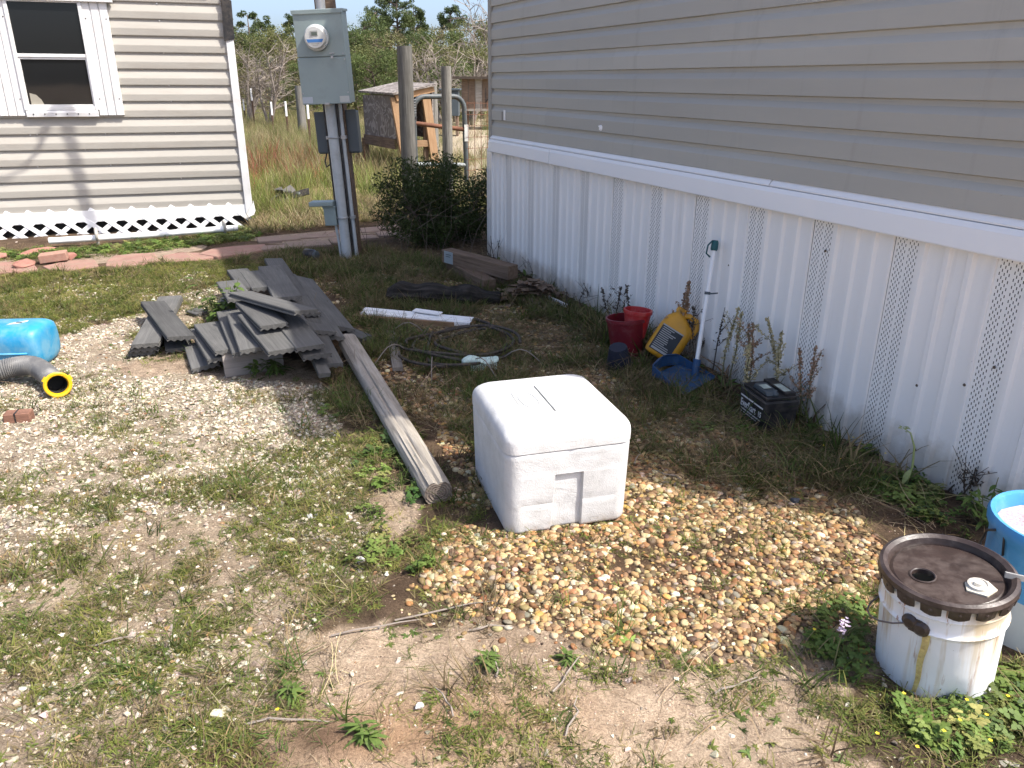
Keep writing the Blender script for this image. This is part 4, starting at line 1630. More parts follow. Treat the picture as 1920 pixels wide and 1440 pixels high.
roundpost('wooden_post', 'tall thick grey round post left of the tube gate', 768, 330, 88, 8.9, .085)
roundpost('wooden_post', 'shorter dark grey round post standing in front of the tube gate', 841, 330, 122, 9.7, .062)
roundpost('wooden_post', 'weathered grey wood post among the thin metal fence posts', 568, 250, 161, 21.0, .11)
roundpost('wooden_post', 'thin pale post just behind the right side of the hutch', 815, 250, 152, 17.0, .08)

M_TPOST = m_plain('rusty_green_post_paint', (.10, .06, .04), .8, .3, 12)
for lab, px, pyb, pyt, y in (('thin metal fence post nearest the corner of the old house', 459, 215, 186, 27), ('metal fence post with white top, second from the old house', 477, 230, 166, 25),
                             ('metal fence post with white top right of the bare shrub trunk', 513, 243, 191, 22.5), ('metal fence post with white top just left of the grey wood post', 541, 257, 190, 20),
                             ('metal fence post with white top nearest the meter box', 583, 278, 190, 17), ('metal fence post with white top seen right behind the meter pole', 652, 262, 196, 19)):
    b = D(px, pyb, y)
    h = D(px, pyt, y)[2]
    t = thing('fence_post', lab, 'fence post', (b[0], y, 0), 0, 'thin metal posts of the field fence')
    m = MB()
    m.box(-.022, .022, -.006, .006, -.1, h-.34)
    m.box(-.006, .006, -.03, .006, -.1, h-.34)
    m.obj('shaft', M_TPOST, t)
    m = MB()
    m.box(-.024, .024, -.008, .008, h-.34, h)
    m.box(-.008, .008, -.032, .008, h-.34, h)
    m.obj('white_tip', M_WHITE, t)

# tube gate
gy0 = 9.95
g0, g1 = D(779, 300, gy0), D(872, 300, gy0+.35)
gw = float(np.linalg.norm((g1-g0)[:2]))
zt_, zb_ = D(820, 181, gy0+.15)[2], D(820, 306, gy0+.15)[2]
gt = thing('tube_gate', 'dark grey tube gate with rounded top between two wooden posts', 'gate', (g0[0], g0[1], 0), math.atan2(g1[1]-g0[1], g1[0]-g0[0]))
M_GATE = m_plain('dark_gate_paint', (.075, .09, .095), .5, .2, 10, (.2, .1, .06), .35)
rad = .15
pts = [(0, 0, .18), (0, 0, zt_-rad)]
pts += [(rad-rad*math.cos(a), 0, zt_-rad+rad*math.sin(a)) for a in np.linspace(.2, PI/2, 6)]
pts += [(gw-rad+rad*math.sin(a), 0, zt_-rad+rad*math.cos(a)) for a in np.linspace(0, PI/2-.1, 6)]
pts += [(gw, 0, zt_-rad-.02), (gw+.02, 0, .18)]
m = MB()
m.tube(pts, .031, 10)
autosmooth(m.obj('frame', M_GATE, gt), 60)
zr = D(820, 238, gy0+.15)[2]
m = MB()
m.tube([(0, 0, zr+.05), (gw, 0, zr-.04)], .026, 8)
autosmooth(m.obj('rail', M_RUST, gt), 60)['label'] = 'rusty middle rail'
m = MB()
m.tube([(0, 0, zb_), (gw+.01, 0, zb_-.04)], .026, 8)
autosmooth(m.obj('rail', m_plain('pale_gate_rail', (.28, .31, .31), .5), gt), 60)
m = MB()
for k in range(6):
    z = zr+.16+k*.03
    m.tube([(.034*math.cos(a), .034*math.sin(a), z+.004*a/3) for a in np.linspace(0, 2*PI, 10)], .004, 5, caps=False)
m.obj('wire_wrap', M_STEEL, gt)
m = MB()
m.box(gw-.02, gw+.04, -.036, -.033, zr-.18, zr+.02)
m.obj('white_tag', m_plain('bleached_tag', (.5, .5, .48), .7), gt)
m = MB()
m.tube([(-.12, -.05, zr+.13), (-.05, -.06, zr+.06), (.02, -.03, zr+.12), (-.03, .02, zr+.03), (-.13, -.04, zr+.02)], .012, 6)
m.obj('latch_chain', M_BLACK, gt, smooth=True)

# rabbit hutch
def onray(px, p, d):
    """distance along a ground line at which it meets an image column"""
    r_ = ray(px, 250)[:2]
    # solve p + d t = r s
    A = np.array([[d[0], -r_[0]], [d[1], -r_[1]]])
    t, s = np.linalg.solve(A, -np.array(p[:2]))
    return t


hc = np.array([D(744, 300, 12.9)[0], 12.9])
dl = np.array([-.50, .866])
dr = np.array([.88, .47])
Ll = onray(684, hc, dl)
Lr = onray(812, hc, dr)
zt2 = D(742, 178, 12.9)[2]
zb2 = D(745, 268, 12.9)[2]
zrf = D(812, 160, 12.9+dr[1]*Lr)[2]
hu = thing('hutch', 'raised plywood animal hutch with open front and orange lumber frame', 'hutch', (hc[0], hc[1], 0))
l3, r3 = dl*Ll, dr*Lr


def hq(a, b, z):
    return (l3[0]*a+r3[0]*b, l3[1]*a+r3[1]*b, z)


def slab(name, corners, th, mat, parent):
    """thick panel: four corners and a thickness along its normal"""
    c = [Vector(q) for q in corners]
    n = (c[1]-c[0]).cross(c[3]-c[0]).normalized()*th
    m = MB()
    m.add(c+[q+n for q in c], [(0, 1, 2, 3), (7, 6, 5, 4), (0, 4, 5, 1), (1, 5, 6, 2), (2, 6, 7, 3), (3, 7, 4, 0)])
    return m.obj(name, mat, parent)


slab('side_panel', [hq(0, 0, zb2+.05), hq(1, 0, zb2+.05), hq(1, 0, zt2-.02), hq(0, 0, zt2-.01)], .02, M_PLY, hu)
slab('side_panel', [hq(0, 1, zb2+.05), hq(1, 1, zb2+.05), hq(1, 1, zt2), hq(0, 1, zrf)], .02, M_PLY, hu)
slab('back_panel', [hq(1, 0, zb2+.05), hq(1, 1, zb2+.05), hq(1, 1, zt2-.02), hq(1, 0, zt2-.02)], .02, M_WOODBROWN, hu)
slab('roof', [hq(-.10, -.10, zt2), hq(1.06, -.06, zt2+.02), hq(1.06, 1.06, zrf+.02), hq(-.10, 1.06, zrf)], -.03, M_PLY, hu)
slab('floor', [hq(0, 0, zb2), hq(1, 0, zb2), hq(1, 1, zb2), hq(0, 1, zb2)], .03, M_WOODBROWN, hu)
slab('inner_panel', [hq(.55, .02, zb2+.05), hq(.55, .98, zb2+.05), hq(.55, .98, zrf-.05), hq(.55, .02, zt2-.03)], .02, m_plain('peeling_board', (.30, .22, .17), .9, .4, 18, (.5, .44, .38), .5), hu)
for a, b in ((1, 0), (1, 1)):
    m = MB()
    q = hq(a, b, 0)
    m.box(q[0]-.05, q[0]+.05, q[1]-.05, q[1]+.05, -.05, zb2)
    m.obj('leg', M_WOODBROWN, hu)


def beam(name, p, q, w, mat, parent, z=(0, 0, 1)):
    p, q = Vector(p), Vector(q)
    L = (q-p).length
    m = MB()
    m.box(0, L, -w[0]/2, w[0]/2, -w[1]/2, w[1]/2)
    o = m.obj(name, mat, parent, bevel=.004)
    o.matrix_local = frame(p, q-p, z)
    return o


beam('frame_board', hq(-.03, .0, zt2-.03), hq(-.10, .22, -.05), (.16, .05), M_WOODNEW, hu, (.5, -.8, .2))
beam('frame_board', hq(-.03, .78, zrf-.03), hq(-.03, 1.02, .05), (.14, .05), M_WOODNEW, hu, (.5, -.8, .2))
beam('frame_board', hq(-.02, .82, zrf-.08), hq(.02, .80, .05), (.08, .05), M_WOODBROWN, hu, (.5, -.8, .2))
beam('bottom_rail', hq(.0, .0, zb2-.02), hq(1.0, .0, zb2-.02), (.05, .16), M_WOODBROWN, hu)
beam('bottom_rail', hq(-.02, .05, zb2-.02), hq(-.02, .95, zb2-.02), (.05, .10), M_WOODNEW, hu)
beam('skid', hq(.95, -.30, .05), hq(.2, .25, .02), (.10, .09), M_WOODBROWN, hu)
beam('rafter', hq(-.05, .0, zt2-.05), hq(-.05, 1.0, zrf-.05), (.05, .09), M_WOODNEW, hu)

# far coop on the right
cy = 25.0
c0, c1 = D(866, 200, cy), D(955, 200, cy)
zt3, zb3 = D(880, 148, cy)[2], D(880, 208, cy)[2]
cp = thing('wooden_coop', 'brown plank coop on short legs with dark overhanging roof, far right', 'coop', (c0[0], cy, 0))
wd = c1[0]-c0[0]
nb = 7
for i in range(nb):
    m = MB()
    a, b = wd*i/nb, wd*(i+1)/nb
    m.box(a+.008, b-.008, -.02-.006*(i % 2), .0, zb3+.06, zt3)
    m.obj('plank', M_WOODGREY if i in (2, 5) else M_WOODBROWN, cp)
m = MB()
m.box(0, wd, .0, 1.2, zb3, zt3-.02)
m.box(-.04, wd+.1, -.05, -.022, zb3, zb3+.06)
m.obj('body', M_WOODGREY, cp)
m = MB()
m.box(-.25, wd+.2, -.25, 1.5, zt3, zt3+.07)
m.obj('roof', m_plain('dark_tar_roof', (.06, .045, .035), .9, .3, 8), cp)
for a in (.05, wd-.1):
    for b in (.05, 1.1):
        m = MB()
        m.box(a, a+.1, b-.05, b+.05, -.05, zb3)
        m.obj('leg', M_WOODBROWN, cp)
m = MB()
m.box(wd*.50, wd*.515, -.032, -.026, zb3+.10, zt3-.25)
m.tube([(wd*.5, -.034, zb3+.25), (wd*.56, -.034, zb3+.35), (wd*.60, -.034, zb3+.62)], .02, 5)
m.obj('door_strap', M_BLACK, cp)
# dark crates left of the coop
cy2 = 22.0
c0, c1 = D(828, 215, cy2), D(860, 215, cy2)
zt4 = D(840, 170, cy2)[2]
ct = thing('grey_nest_box', 'dark grey box on legs between the hutch and the brown coop', 'box', (c0[0], cy2, 0))
m = MB()
m.box(0, c1[0]-c0[0], 0, .6, zt4*.45, zt4)
m.obj('body', M_GREYDARK, ct, bevel=.01)
m = MB()
m.box(-.05, c1[0]-c0[0]+.05, -.06, .66, zt4+.003, zt4+.05)
m.obj('lid', M_GREYDARK, ct, bevel=.01)
for a in (.03, c1[0]-c0[0]-.09):
    m = MB()
    m.box(a, a+.06, .05, .5, -.05, zt4*.45-.002)
    m.obj('leg', M_WOODBROWN, ct)

# wire fence right of the gate
f0, f1 = D(876, 330, 9.9), D(925, 330, 10.2)
wfn = thing('wire_fence', 'rusty wire mesh fence between the tube gate and the mobile home', 'fence', (f0[0], f0[1], 0), math.atan2(f1[1]-f0[1], f1[0]-f0[0]))
wl_ = float(np.linalg.norm((f1-f0)[:2]))+.5
m = MB()
for i in range(9):
    z = .1+i*.13
    m.tube([(0, 0, z), (wl_*.5, .01, z-.01), (wl_, 0, z)], .0035, 4)
m.obj('horizontal_wire', M_RUST, wfn)
m = MB()
for i in range(9):
    x = .03+i*wl_/9
    m.tube([(x, .004, -.02), (x, .004, 1.16)], .0035, 4)
m.obj('vertical_wire', M_RUST, wfn)

# old tyre-like clump in the weeds near the old house
g = G(541, 384)
t = thing('dark_scrap', 'crumpled dark scrap half buried in dry weeds behind the meter pole', 'scrap', (g[0], g[1], hz(g[0], g[1])))
rr = np.random.default_rng(5)
m = MB()
for i in range(7):
    p = rr.normal(0, .08, 3)*np.array([1.2, .8, .4])
    d = rr.normal(0, 1, 3)
    m.box(-.10, .10, -.045, .045, -.006, .006, T=Tm((p[0], p[1], .10+abs(p[2])), tuple(rr.uniform(-1.2, 1.2, 3))))
m.obj('strips', M_BLACK, t)
m = MB()
m.tube([(.13*math.cos(a), .10*math.sin(a), .08+.05*math.cos(a)) for a in np.linspace(0, 5, 12)], .03, 7)
m.obj('hose_bend', M_GREYDARK, t, smooth=True)

# ------------------------------------------------------------------ leaves for bush and trees
def leafcloud(seed, centers, radii, n, size, flat=1.0, aspect=1.6):
    r = np.random.default_rng(seed)
    centers = np.asarray(centers, float)
    radii = np.asarray(radii, float)
    w = radii**2
    i = r.choice(len(centers), n, p=w/w.sum())
    d = r.normal(size=(n, 3))
    d /= np.linalg.norm(d, axis=1)[:, None]
    p = centers[i]+d*(radii[i]*r.uniform(.25, 1.0, n)**.6)[:, None]*np.array([1, 1, flat])
    u = r.normal(size=(n, 3))
    u /= np.linalg.norm(u, axis=1)[:, None]
    v = np.cross(u, r.normal(size=(n, 3)))
    v /= np.linalg.norm(v, axis=1)[:, None]
    s = size*r.uniform(.6, 1.4, n)[:, None]
    a, b = u*s*aspect*.5, v*s*.5
    V = np.stack([p-a, p+b*.8, p+a, p-b*.8], 1).reshape(-1, 3)
    return V, np.arange(4*n).reshape(n, 4)


def branches(seed, h, nb, lo, hi, reach, r0, up=.3, mb=None, sub=2, thin=.35):
    """limbs off a trunk; returns the ends"""
    r = np.random.default_rng(seed)
    ends = []
    for i in range(nb):
        z = h*r.uniform(lo, hi)
        a = r.uniform(0, 2*PI)
        L = reach*(1.15-.6*(z/h-lo)/(max(hi-lo, .01)))*r.uniform(.6, 1.1)
        d = np.array([math.cos(a), math.sin(a), up*r.uniform(.3, 1.6)])
        p0 = np.array([0, 0, z])
        p1 = p0+d*L*.5+np.array([0, 0, .05*L])
        p2 = p0+d*L+r.normal(0, .06*L, 3)
        mb.tube([p0, p1, p2], [r0*thin, r0*thin*.6, r0*.10], 4)
        ends.append(p2)
        for k in range(sub):
            q = p1+(p2-p1)*r.uniform(0, .9)
            e = q+(d*.4+r.normal(0, .5, 3)*np.array([1, 1, .7])+np.array([0, 0, up]))*L*.45
            mb.tube([q, e], [r0*thin*.4, r0*.06], 3)
            ends.append(e)
    return ends


M_BARK = m_plain('grey_brown_bark', (.13, .10, .08), .95, .3, 10, bump=.5)
M_TWIG = m_plain('pale_grey_twig', (.24, .205, .175), .95, .2, 6)
M_PINE = m_leaf('pine_needles', (.045, .07, .026), (.11, .14, .052), .7, .3)
M_OLIVE = m_leaf('olive_leaves', (.075, .09, .03), (.175, .18, .065), .8, .3)
M_EVER = m_leaf('evergreen_leaves', (.05, .075, .025), (.13, .165, .05), .9, .3)
M_TAN = m_leaf('tan_early_leaves', (.11, .10, .05), (.20, .18, .09), .9, .3)

VAR = {}


def tree_variant(kind, seed):
    """unit tree, 1 m high; shared meshes"""
    if (kind, seed) in VAR:
        return VAR[(kind, seed)]
    r = np.random.default_rng(seed*7+len(kind))
    tb = MB()
    bend = r.normal(0, .03, 2)
    if kind == 'pine':
        tb.tube([(0, 0, -.02), (bend[0], bend[1], .4), (0, 0, .75), (0, 0, .97)], [.020, .016, .011, .004], 6)
        e = branches(seed, 1, 26, .45, .97, .22, .03, .25, tb, 2, .25)
        e += [np.array([0, 0, .98])]
        V, Q = leafcloud(seed, e, [.034+.022*r.random() for _ in e], 7500, .010, .7, 2.8)
        mats = M_PINE
    elif kind == 'thinpine':
        tb.tube([(0, 0, -.02), (bend[0], bend[1], .4), (0, 0, .75), (0, 0, .98)], [.014, .012, .008, .003], 6)
        e = branches(seed, 1, 16, .50, .97, .16, .02, .3, tb, 2, .25)
        V, Q = leafcloud(seed, e, [.03+.018*r.random() for _ in e], 3800, .010, .7, 2.8)
        mats = M_PINE
    elif kind in ('bushy', 'olive', 'tan'):
        tb.tube([(0, 0, -.02), (bend[0], bend[1], .3), (0, 0, .75)], [.024, .018, .006], 6)
        e = branches(seed, 1, 22, .12, .85, .36, .035, .35, tb, 2, .3)
        V, Q = leafcloud(seed, e, [.08+.05*r.random() for _ in e], 6500 if kind != 'tan' else 4200, .014, .85, 1.8)
        mats = {'bushy': M_EVER, 'olive': M_OLIVE, 'tan': M_TAN}[kind]
    else:  # bare
        for k in range(5):
            a = r.uniform(0, 2*PI)
            tip = np.array([math.cos(a)*.3*r.random(), math.sin(a)*.3*r.random(), r.uniform(.6, .95)])
            mid = tip*.5+r.normal(0, .03, 3)
            tb.tube([(0, 0, -.02), mid, tip], [.016, .010, .002], 4)
            for j in range(26):
                u = r.uniform(.25, 1)
                q = mid*2*u if u < .5 else mid+(tip-mid)*(2*u-1)
                q = np.array(q)
                d = r.normal(0, 1, 3)*np.array([.8, .8, .4])+np.array([0, 0, .8])
                d /= np.linalg.norm(d)
                L = r.uniform(.08, .24)
                e1 = q+d*L
                tb.tube([q, q+d*L*.5+r.normal(0, .01, 3), e1], [.0045, .003, .001], 3, caps=False)
                for w in range(4):
                    q2 = q+d*L*r.uniform(.3, 1)
                    d2 = d+r.normal(0, .6, 3)
                    tb.tube([q2, q2+d2*L*.35], [.0022, .0008], 3, caps=False)
        V, Q = leafcloud(seed, [(0, 0, .6)], [.35], 160, .012, 1, 1.5)
        mats = M_TAN
    tm = tb.mesh('trunk', M_TWIG if kind == 'bare' else M_BARK)
    cm = npmesh('crown', V, Q, mats)
    VAR[(kind, seed)] = (tm, cm)
    return tm, cm


def tree(label, kind, seed, px, pyt, y, wide=1.0, group='trees at the far edge of the field', cat='tree'):
    x = D(px, 200, y)[0]
    pyt = pyt-(15 if kind in ('olive', 'tan', 'bushy') else 6)
    h = max(.8, D(px, pyt, y)[2])
    tm, cm = tree_variant(kind, seed)
    t = thing('bare_shrub' if kind == 'bare' else 'pine_tree' if 'pine' in kind else 'leafy_tree', label, cat, (x, y, -.02), random.uniform(0, 6), group)
    for nm, me in (('trunk', tm), ('crown', cm)):
        o = link(nm, me, t)
        o.scale = (h*wide, h*wide, h)
    return t


# the trees that can be told apart, from the old house to the mobile home
tree('dark pine crown just right of the old house corner trim', 'pine', 1, 449, 38, 46, 1.1)
tree('narrow pine with sparse top, second from the old house', 'thinpine', 2, 482, 28, 50, 1.1)
tree('slender pine leaning behind the bare shrub', 'thinpine', 3, 500, 34, 52, 1.2)
tree('olive green broad tree left of the meter box', 'olive', 4, 512, 64, 40, 1.0)
tree('thin pine directly left of the meter box top', 'thinpine', 5, 556, 36, 50)
tree('pale olive tree behind the meter box', 'olive', 9, 560, 80, 42, 1.1)
tree('rounded dense evergreen right of the meter box', 'bushy', 6, 688, 26, 44, .75)
tree('left pine of the tall pine group above the thick post', 'pine', 7, 712, 18, 58, .8)
tree('tallest pine with dark crown in the middle of the sky gap', 'pine', 8, 752, -2, 56, 1.0)
tree('right pine of the tall pine group', 'pine', 1, 782, 14, 58, .8)
tree('small pale tree between the tall pines and the mobile home', 'tan', 11, 812, 42, 50, .9)
tree('pine with rounded top near the mobile home', 'pine', 3, 848, 24, 55, .9)
tree('olive tree nearest to the mobile home corner', 'olive', 12, 892, 44, 48, 1.0)
tree('tall leafless tree with fine twigs beside the mobile home', 'bare', 13, 905, -20, 40, .9)
tree('grey leafless shrub spreading behind the fence posts', 'bare', 14, 502, 78, 25, 1.3, cat='shrub')
tree('second grey leafless shrub closer to the old house', 'bare', 15, 462, 92, 27, 1.4, cat='shrub')
tree('leafless shrub with pale twigs right of the thick post', 'bare', 16, 832, 84, 27, 1.4, cat='shrub')
tree('leafless shrub behind the brown coop', 'bare', 17, 885, 92, 28, 1.4, cat='shrub')
tree('dark green cedar behind the meter box', 'bushy', 18, 568, 110, 30, .8)
tree('low evergreen behind the hutch roof', 'bushy', 19, 700, 96, 31, 1.0)
tree('upright dark cedar between hutch and thick post', 'bushy', 20, 727, 84, 33, .55)
tree('low olive shrub right of the meter box', 'olive', 21, 668, 90, 33, 1.1)
tree('broad olive shrub behind the thick post', 'olive', 22, 768, 78, 34, 1.1)
tree('mixed green shrub behind the shorter post', 'olive', 23, 840, 92, 34, 1.2)
tree('tan budding shrub left of the shorter post', 'tan', 24, 800, 88, 32, 1.3)
tree('low dark evergreen behind the grey nest box', 'bushy', 25, 852, 112, 30, 1.1)
tree('tan budding shrub near the old house', 'tan', 26, 440, 96, 36, 1.3)
tree('tan budding shrub behind the white tipped posts', 'tan', 27, 540, 92, 36, 1.3)
tree('green shrub behind the brown coop roof', 'olive', 28, 905, 100, 33, 1.2)
tree('pale budding tree above the hutch', 'tan', 29, 735, 60, 42, 1.2)


for lab, kind, sd, px, py, y, w_ in (('broad green tree directly behind the grey leafless shrub', 'olive', 31, 528, 74, 47, 1.2), ('dense green tree between old house and meter box, tallest of its row', 'bushy', 32, 478, 66, 44, 1.0),
                                     ('green tree right behind the left pole side of the meter box', 'olive', 33, 590, 70, 45, 1.1), ('dark green tree at the left end of the hutch roof', 'bushy', 34, 668, 62, 43, .9),
                                     ('light green tree right of the rounded evergreen', 'olive', 35, 722, 66, 46, 1.1), ('green tree behind the top of the thick post', 'bushy', 36, 790, 70, 44, 1.0),
                                     ('olive tree behind the shorter post top', 'olive', 37, 828, 62, 46, 1.2), ('green tree behind the leafless twigs by the mobile home', 'bushy', 38, 872, 72, 45, 1.0),
                                     ('last green tree before the mobile home corner post', 'olive', 39, 912, 66, 44, 1.1), ('green tree touching the old house trim', 'olive', 40, 446, 70, 43, 1.1)):
    tree(lab, kind, sd, px, py, y, w_)

# the rest of the wood reads as one mass
def wood():
    r = np.random.default_rng(77)
    C, Rr = [], []
    for i in range(420):
        x = r.uniform(-75, 60)
        y = r.uniform(58, 78)
        h = r.uniform(2.0, 6.4)*(.75+.25*math.sin(x*.3))
        for k in range(5):
            C.append((x+r.normal(0, .9), y+r.normal(0, .8), h*r.uniform(.1, .95)))
            Rr.append(r.uniform(.7, 1.3))
    V, Q = leafcloud(78, C, Rr, 42000, .30, .9)
    mi = (np.arange(len(Q))*7919 % 13 < 4).astype(int)
    me = npmesh('far_wood', V, Q, [M_OLIVE, M_TAN], False, mi)
    stuff(link('far_wood', me), 'far wood of mixed olive and tan trees behind the field', 'wood')
    C, Rr = [], []
    for i in range(500):
        x, y = r.uniform(-60, 50), r.uniform(30, 44)
        uv, z = project(np.array([[x, y, 0]]))
        C.append((x, y, r.uniform(.1, 1.2)))
        Rr.append(r.uniform(.5, 1.0))
    V, Q = leafcloud(79, C, Rr, 26000, .16, .8)
    mi = (np.arange(len(Q))*7919 % 17 < 7).astype(int)
    me = npmesh('undergrowth', V, Q, [M_OLIVE, M_TAN], False, mi)
    stuff(link('undergrowth', me), 'tangled undergrowth along the foot of the trees', 'undergrowth')


wood()

# dark bush at the corner of the mobile home
g = G(835, 462)
bu = thing('bush', 'dark evergreen bush growing against the mobile home corner', 'bush', (g[0]-.02, g[1]+.12, 0))
tb = MB()
ends = []
r_ = np.random.default_rng(31)
for i in range(44):
    a = r_.uniform(0, 2*PI)
    rad = .56*math.sqrt(r_.random())
    tip = np.array([rad*math.cos(a)*1.0, rad*math.sin(a)*.7, r_.uniform(.14, .84)*(1-.45*rad)])
    tip[0] = min(tip[0], .46)
    tb.tube([(r_.normal(0, .04), r_.normal(0, .04), -.05), tip*.5+r_.normal(0, .03, 3), tip], [.010, .006, .002], 4)
    ends.append(tip)
    for k in range(2):
        e = tip*r_.uniform(.6, 1)+r_.normal(0, .08, 3)
        e[2] = max(.08, e[2])
        tb.tube([tip*.6, e], [.004, .0015], 3)
        ends.append(e)
tb.obj('stems', M_BARK, bu)
V, Q = leafcloud(32, ends, [.12]*len(ends), 24000, .0125, 1.0, 3.0)
link('foliage', npmesh('foliage', V, Q, m_leaf('dark_bush_leaves', (.020, .034, .011), (.070, .095, .025), 5, .2)), bu)
tb = MB()
for i in range(34):
    a = r_.uniform(0, 2*PI)
    p = np.array([-.15+r_.normal(0, .22), -.25+r_.normal(0, .15), 0])
    tb.tube([p, p+np.array([r_.normal(0, .08), r_.normal(0, .08), r_.uniform(.15, .45)]), p+np.array([r_.normal(0, .2), r_.normal(0, .2), r_.uniform(.3, .6)])], [.003, .002, .001], 3)
tb.obj('dead_twigs', M_BARK, bu)

# ------------------------------------------------------------------ the pile of grey decking boards
def Zp(x, y):
    return 200+x/2.667, 440+y/2.667


def deckprof(w, th):
    h = w/2
    p = [(-h+.004, 0), (h-.004, 0), (h, -.004), (h, -th*.36), (h-.007, -th*.40), (h-.007, -th*.62), (h, -th*.66), (h, -th)]
    n = 24
    for i in range(1, n):
        u = i/n
        y = h-u*w
        p.append((y, -th+.0085*(0.5-0.5*math.cos(u*2*PI*4))))
    p += [(-h, -th), (-h, -th*.66), (-h+.007, -th*.62), (-h+.007, -th*.40), (-h, -th*.36), (-h, -.004)]
    return p[::-1]


DECKGROUP = 'grey decking boards of the scrap pile'


def deck(label, near, far, zn, zf, roll=0.0, w=.138, mat=None, up=None, ext=0.0, broken=False, name='deck_board'):
    if near[0] > 560:
        zn, zf = zn*1.22+.01, zf*1.22+.01
    a = Vector(G(*Zp(*far), zf))
    b = Vector(G(*Zp(*near), zn))
    d = (b-a).normalized()
    a = a-d*ext
    L = (b-a).length
    m = MB()
    pf = deckprof(w, .026)
    m.prism(pf, 0, L)
    if broken:
        m.v = []
        m.f = []
        m.mi = []
        m.prism(pf, 0, L-.10)
        m.prism([(-.069, -.001), (-.012, -.001), (-.018, -.022), (-.069, -.025)][::-1], L-.10, L)
    o = m.obj(name, mat or M_DECK)
    upv = Vector(up) if up else Vector((0, 0, 1))
    M = frame(a, d, upv)
    o.matrix_world = M @ Matrix.Rotation(R(roll), 4, 'X')
    return tag(o, label, 'decking board', DECKGROUP)


# left cluster
deck('lowest board of the small left stack of three', (175, 585), (318, 322), .028, .028, 0, ext=.02)
deck('middle board of the small left stack of three', (184, 566), (322, 316), .054, .054, 0, ext=.02)
deck('top board of the small left stack, scalloped end facing the camera', (190, 545), (316, 306), .082, .080, 0)
deck('board laid diagonally across the small left stack', (372, 508), (230, 332), .112, .112, -6)
deck('short board tucked under the diagonal board, end in the weeds', (362, 566), (340, 480), .03, .05, 0)
deck('small loose scrap of decking between the two clusters', (478, 388), (425, 372), .03, .03, 4, w=.09)
deck('tilted board behind the leafy weed at the left of the big pile', (545, 400), (590, 300), .03, .12, 35, w=.12)
# big pile, lower left stack
deck('bottom board of the stack left of the pale upright board', (492, 655), (452, 540), .028, .05, 8)
deck('second board of the stack left of the pale upright board', (575, 612), (478, 462), .065, .065, 2)
deck('wide top board of the stack left of the pale upright board', (612, 572), (500, 440), .10, .094, 0)
# upright pale board
pa, pb = G(*Zp(592, 703)), G(*Zp(885, 655))
m = MB()
L = float(np.linalg.norm((pb-pa)[:2]))
m.prism(deckprof(.138, .024), 0, L)
o = m.obj('deck_board', M_DECKPALE)
dx = Vector((pb-pa)).normalized()
nrm = Vector((0, 0, 1)).cross(dx)
o.matrix_world = frame(Vector((pa[0], pa[1], hz(pa[0], pa[1])+.072)), dx, -nrm+Vector((0, 0, .22)))
tag(o, 'pale faded board standing on edge at the front of the pile', 'decking board', DECKGROUP)
# fan of boards facing the camera
deck('board at the left of the fan, partly hidden by its neighbour', (700, 580), (622, 400), .115, .13, 4, ext=.1)
deck('second board of the fan, just right of the leafy weed', (738, 566), (665, 385), .140, .17, 4)
deck('third board of the fan with scalloped front edge above the pale board', (880, 574), (765, 440), .158, .19, 0, ext=.15)
deck('wide fourth board of the fan, right of centre', (1018, 556), (900, 410), .160, .20, 0, ext=.2)
deck('board just under the wide fourth board of the fan', (1055, 600), (935, 430), .120, .16, 0, ext=.4)
deck('broken front board with jagged end next to the round timber', (1135, 688), (990, 400), .060, .13, -4, ext=.3, broken=True)
deck('short upper board with scalloped end in the middle of the pile', (838, 448), (720, 338), .215, .225, 0, ext=.05)
deck('topmost board lying crosswise over the middle of the pile', (1000, 376), (668, 284), .262, .250, -8)
# back of the pile
deck('back left board with its end at the edge of the pile', (668, 315), (606, 230), .195, .18, 0)
deck('back board second from the left', (730, 262), (662, 182), .185, .15, 0, ext=.1)
deck('back board third from the left', (785, 262), (728, 190), .19, .16, 0, ext=.08)
deck('large plain board rising at the back of the pile', (905, 310), (812, 155), .225, .13, 0, w=.15)
deck('long narrow board running from the back tip to the right', (1008, 390), (836, 122), .15, .06, -3, ext=.05)
deck('long ribbed board inside the right flank of the pile', (1085, 480), (905, 205), .12, .06, -10, ext=.1)
deck('long ribbed board on the right flank, second from the outside', (1130, 505), (948, 210), .085, .045, -14)
deck('outermost ribbed board lying along the right edge of the pile', (1185, 462), (985, 212), .055, .04, -18)
deck('short dark offcut lying right of the pile', (1300, 510), (1215, 475), .025, .025, 5, w=.07)
# support bits under the pile
o = None

# ------------------------------------------------------------------ round landscape timber
def m_endgrain():
    k = NT('timber_end_grain')
    v = k.coords((0, 1, 1.2), rnd=False)
    ln_ = k.n('ShaderNodeVectorMath', operation='LENGTH')
    k.l(v, ln_.inputs[0])
    n0 = k.noise(v, 20, 3)
    ad = k.n('ShaderNodeMath', operation='MULTIPLY_ADD')
    k.l(n0, ad.inputs[0])
    ad.inputs[1].default_value = .022
    k.l(ln_.outputs['Value'], ad.inputs[2])
    mu = k.n('ShaderNodeMath', operation='MULTIPLY')
    k.l(ad.outputs[0], mu.inputs[0])
    mu.inputs[1].default_value = 620
    si = k.n('ShaderNodeMath', operation='SINE')
    k.l(mu.outputs[0], si.inputs[0])
    c = k.mix(.7, k.ramp(si.outputs[0], [(.1, (.15, .12, .10)), (.7, (.24, .20, .165))]), k.ramp(k.noise(v, 45, 5, .7), [(.3, (.08, .06, .05)), (.7, (.25, .21, .175))]))
    c = k.mix(k.ramp(k.noise(v, 60, 5, .7), [(.55, (0, 0, 0)), (.7, (.8,)*3)]), c, (.06, .035, .028))
    return k.done(c, .9, k.bump(si.outputs[0], .5, .004), 0, .15)


